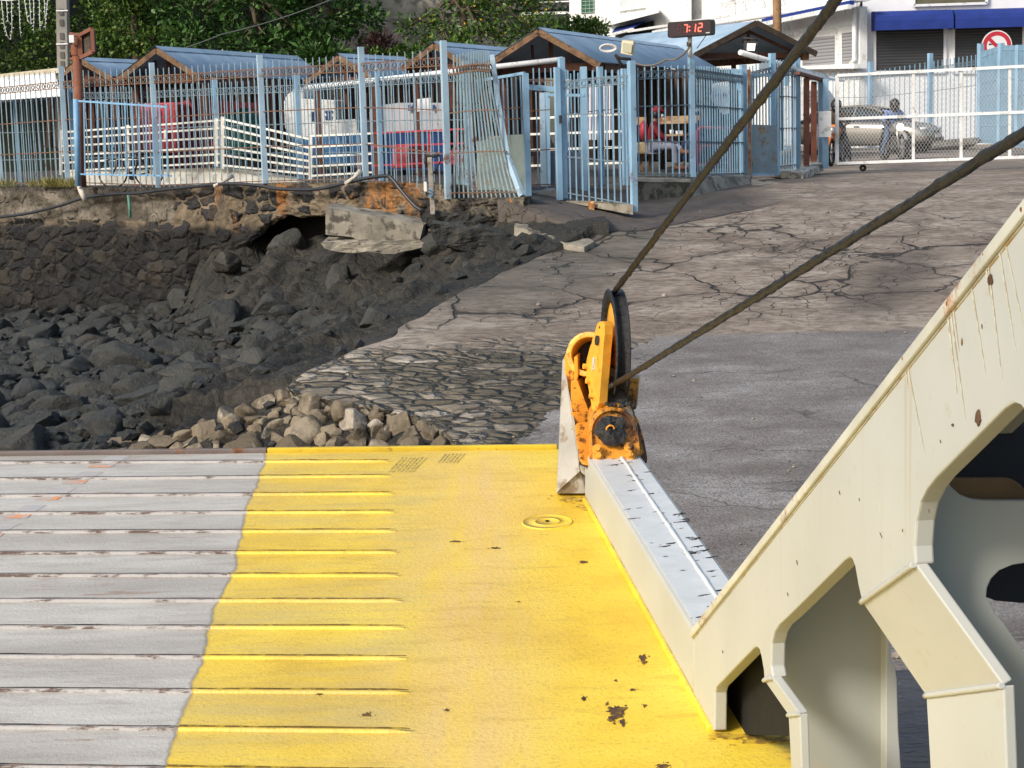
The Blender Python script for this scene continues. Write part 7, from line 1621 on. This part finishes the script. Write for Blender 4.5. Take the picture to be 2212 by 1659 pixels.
person('person in dark clothes and a dark helmet on the orange motorbike', b1, rz1, J1, (.09, .055, .04), simple('brown_jacket', (.055, .042, .035), .85, .3, 6, .2), M_DARKC, M_SHOE, helmet)
g = ground_at(1786, 346); b3 = Vector((g.x + .1, g.y + 1.6, 2.67))
motorbike('red motorbike half hidden behind the blue posts of the shelter', b3, R(-100), M_RDB, M_RDB, False)
person('person in dark clothing on the half hidden red motorbike', b3, R(-100), RJ, (.09, .055, .04), M_DARKC, M_DARKC, M_SHOE, helmet)
# seated person in red
base = W(1411, 372, 35.3); SJ = dict(pelvis=(-.02, 0, .50), chest=(.02, 0, .84), neck=(.06, 0, 1.02), head=(.12, 0, 1.13), shl=(.03, .17, .92), shr=(.03, -.17, .92), ell=(.16, .22, .68), elr=(.18, -.22, .68), wrl=(.36, .08, .60), wrr=(.34, -.12, .62),
    hil=(.02, .10, .50), hir=(.02, -.10, .50), knl=(.38, .07, .56), knr=(.42, -.12, .50), anl=(.58, -.14, .40), anr=(.46, -.10, .10), tol=(.70, -.16, .36), tor=(.62, -.10, .05))
M_REDC = simple('red_cloth', (.17, .012, .018), .85, .2, 6, .2)
def redcap(o, h):
    mb = MB(); mb.ellip(h + Vector((-.01, 0, .06)), (.115, .10, .085), 16, 10); mb.ellip(h + Vector((.09, 0, .045)), (.08, .07, .015), 12, 6); mb.build('cap', M_REDC, o, local=True)
    mb = MB(); mb.ellip(h + Vector((-.05, 0, -.02)), (.07, .095, .10), 14, 9); mb.build('hair', M_BLK, o, local=True)
    mb = MB(); mb.ellip(h + Vector((.075, 0, -.045)), (.035, .055, .04), 12, 8); mb.build('face_mask', simple('mask_blue', (.45, .52, .58), .8, .05, 5, 0), o, local=True)
    mb = MB(); 
    for s_ in (1, -1): mb.ellip(h + Vector((.088, .032 * s_, .012)), (.010, .014, .008), 8, 6)
    mb.build('eyes', M_BLK, o, local=True)
    mb = MB(); mb.ellip((-.17, 0, .80), (.09, .15, .20), 14, 10); mb.build('backpack', M_REDD, o, local=True)
person('seated person in red cap and red top with crossed legs in grey trousers', base, R(-8), SJ, (.16, .08, .05), M_REDC, simple('grey_trousers', (.26, .26, .33), .85, .15, 8, .15), simple('brown_shoe', (.20, .07, .04), .6, .2, 6, .1), redcap)
def darkhead(o, h):
    mb = MB(); mb.ellip(h + Vector((-.02, 0, .04)), (.105, .095, .10), 14, 9); mb.build('hair', M_BLK, o, local=True)
    mb = MB(); mb.ellip(h + Vector((.075, 0, -.045)), (.035, .055, .045), 12, 8); mb.build('face_mask', simple('mask_pale', (.40, .48, .60), .8, .05, 5, 0), o, local=True)
    mb = MB()
    for s_ in (1, -1): mb.ellip(h + Vector((.09, .032 * s_, .012)), (.010, .014, .008), 8, 6)
    mb.build('eyes', M_BLK, o, local=True)
M_NVY = simple('navy_cloth', (.012, .02, .05), .85, .3, 6, .2)
DJ = {k: (p[0], p[1], p[2] + .18 if k[:2] not in ('an', 'to') else p[2]) for k, p in SJ.items()}
DJ.update(knl=(.42, .12, .66), knr=(.42, -.12, .66), anl=(.52, .12, .20), anr=(.60, -.12, .20), tol=(.70, .12, .14), tor=(.76, -.12, .14), wrl=(.36, .14, .80), wrr=(.34, -.14, .80))
person('masked person in dark navy clothes sitting in the shade right of the clock post', W(1528, 374, 36.8), R(190), DJ, (.07, .04, .03), M_NVY, M_NVY, simple('grey_boot', (.10, .10, .09), .7, .2, 6, .1), darkhead)
# ---------------- car ----------------
def car(label, loc, rz, paint):
    o = thing('parked_car', label, 'car', loc, rz)
    L0, L1 = -2.2, 2.25
    # stations: x, sill z, belt z, roof z, half width
    prof = [(-2.22, .45, .80, .80, .66), (-2.12, .32, .98, 1.0, .78), (-1.7, .26, 1.02, 1.10, .86), (-1.0, .24, 1.02, 1.12, .88), (0, .24, 1.00, 1.08, .89), (.8, .24, .97, 1.04, .89), (1.15, .25, .95, .98, .88), (1.7, .27, .88, .93, .86), (2.05, .30, .76, .84, .78), (2.24, .40, .60, .66, .62)]
    mb = MB(); n = None
    for x, zs, zb, zr, w in prof:
        ring = [(-w * .86, zs), (-w, zs + .12), (-w, lerp(zs, zb, .6)), (-w * .95, zb), (-w * .62, zr), (0, zr + .02), (w * .62, zr), (w * .95, zb), (w, lerp(zs, zb, .6)), (w, zs + .12), (w * .86, zs)]
        n = len(ring); mb.v += [Vector((x, y, z)) for y, z in ring]
    for i in range(len(prof) - 1):
        for j in range(n): a, b = i * n + j, i * n + (j + 1) % n; mb.f.append((a, b, b + n, a + n)); mb.sm.append(True)
    mb.f.append(tuple(range(n))); mb.f.append(tuple((len(prof) - 1) * n + j for j in range(n))[::-1]); mb.sm += [True, True]
    b_ = mb.build('body', paint, o, local=True)
    s_ = b_.modifiers.new('sub', 'SUBSURF'); s_.levels = 2; s_.render_levels = 2
    G_ = [(-1.95, 1.02, .60, 1.04), (-1.35, 1.30, .60, 1.04), (-.7, 1.45, .60, 1.02), (.0, 1.48, .60, 1.0), (.55, 1.36, .62, .99), (1.25, .98, .66, .97)]
    def house(ins, name, mat, rng_, solid=True):
        mb = MB()
        for x, zt, wt, zb in G_:
            mb.v += [Vector((x, -.80 + ins, zb)), Vector((x, -wt + ins, zt - ins)), Vector((x, 0, zt + .02 - ins)), Vector((x, wt - ins, zt - ins)), Vector((x, .80 - ins, zb))]
        for i in range(len(G_) - 1):
            for j in range(4): mb.f.append((i * 5 + j, i * 5 + j + 1, i * 5 + 6 + j, i * 5 + 5 + j)); mb.sm.append(True)
        return mb.build(name, mat, o, local=True)
    M_GL = simple('car_glass', (.05, .065, .08), .08, .1, 4, 0, None, .5, .8)
    house(.015, 'glass', M_GL, None)
    mb = MB()                                                 # roof skin and pillars
    rp = [(x, zt, wt) for x, zt, wt, zb in G_]
    for i in range(1, 4):
        (x0, z0, w0), (x1, z1, w1) = rp[i], rp[i + 1]
        mb.add([(x0, -w0, z0 + .005), (x0, 0, z0 + .03), (x0, w0, z0 + .005), (x1, -w1, z1 + .005), (x1, 0, z1 + .03), (x1, w1, z1 + .005)], [(0, 1, 4, 3), (1, 2, 5, 4)], True)
    mb.build('roof', paint, o, local=True)
    for s_ in (-1, 1):
        mb = MB(); 
        for a, b in zip(G_, G_[1:]): mb.bar((a[0], s_ * a[2], a[1]), (b[0], s_ * b[2], b[1]), .07, .05)
        for x, k in ((-1.15, 1), (-.15, 2.8)): mb.bar((x, s_ * .80, 1.02), (x + .05, s_ * .61, 1.40 if x < -.5 else 1.46), .06, .03)
        mb.build('pillar', paint, o, local=True)
        mb = MB(); mb.ellip((.85, s_ * .98, 1.04), (.08, .12, .08), 12, 8); mb.build('mirror', paint, o, local=True)
        for x in (-1.35, 1.40):
            mb = MB(); mb.lathe([(.20, -.02), (.31, -.02), (.335, .03), (.335, .16), (.31, .21), (.20, .21)], (x, s_ * .92 - (0 if s_ < 0 else .19) + (0 if s_ > 0 else 0), .335), (0, 1, 0), 32); w_ = mb.build('wheel', M_TYRE, o, local=True)
            mb = MB(); mb.lathe([(.0001, 0), (.05, .0), (.20, .03)], (x, s_ * .93, .335), (0, -s_, 0), 24)
            for i in range(5): a = i * 2 * math.pi / 5; mb.bar(Vector((x, s_ * .935, .335)), Vector((x + .2 * math.cos(a), s_ * .925, .335 + .2 * math.sin(a))), .05, .02)
            mb.build('rim', M_STEEL, w_, local=True); 
            mb = MB(); mb.lathe([(.0001, .0), (.39, .0), (.39, .02), (.0001, .02)], (x, s_ * .875, .36), (0, s_, 0), 28, False); mb.build('wheel_arch', M_BLK, o, local=True)
        mb = MB(); mb.ellip((1.98, s_ * .60, .74), (.18, .13, .07), 14, 8); mb.build('headlight', simple('lamp_clear', (.5, .52, .55), .1, .05, 4, 0), o, local=True)
        mb = MB(); mb.bar((-.1, s_ * .895, .86), (.1, s_ * .90, .86), .03, .02); mb.bar((.9, s_ * .895, .84), (1.05, s_ * .895, .84), .02, .02); mb.build('door_handle', M_BLK, o, local=True)
    mb = MB(); 
    for k in range(3): mb.box((2.215 - .01 * k, 0, .66 - k * .045), (.05, .62 - .1 * k, .02))
    mb.box((2.22, 0, .42), (.06, 1.1, .12)); mb.build('grille', M_BLK, o, local=True)
    mb = MB(); mb.box((2.26, 0, .52), (.015, .46, .10)); mb.build('number_plate', M_WHITE, o, local=True)
    return o
t = NT('champagne_paint'); M_CHAMP = t.done((.37, .355, .33), .24, None, .6, .5)
g = ground_at(1860, 326, 2.64)
car('champagne coloured car with a grey windscreen driving down behind the two motorbikes', (W(1876, 326, 56).x, 56.2, 2.66), R(-33), M_CHAMP)
# white van partly hidden behind the shelter
o = thing('white_van', 'white van side glimpsed between the brown shelter posts', 'van', W(1755, 325, 60))
boxpx([(1680, 318), (1680, 205), (1690, 186), (1770, 182), (1790, 210), (1792, 318)], 60, (.6, 2.2, 0), M_WHITE, 'body', o, .08)
boxpx([(1738, 230), (1740, 196), (1768, 194), (1780, 228)], 59.95, (0, .04, 0), M_SHL, 'window', o)
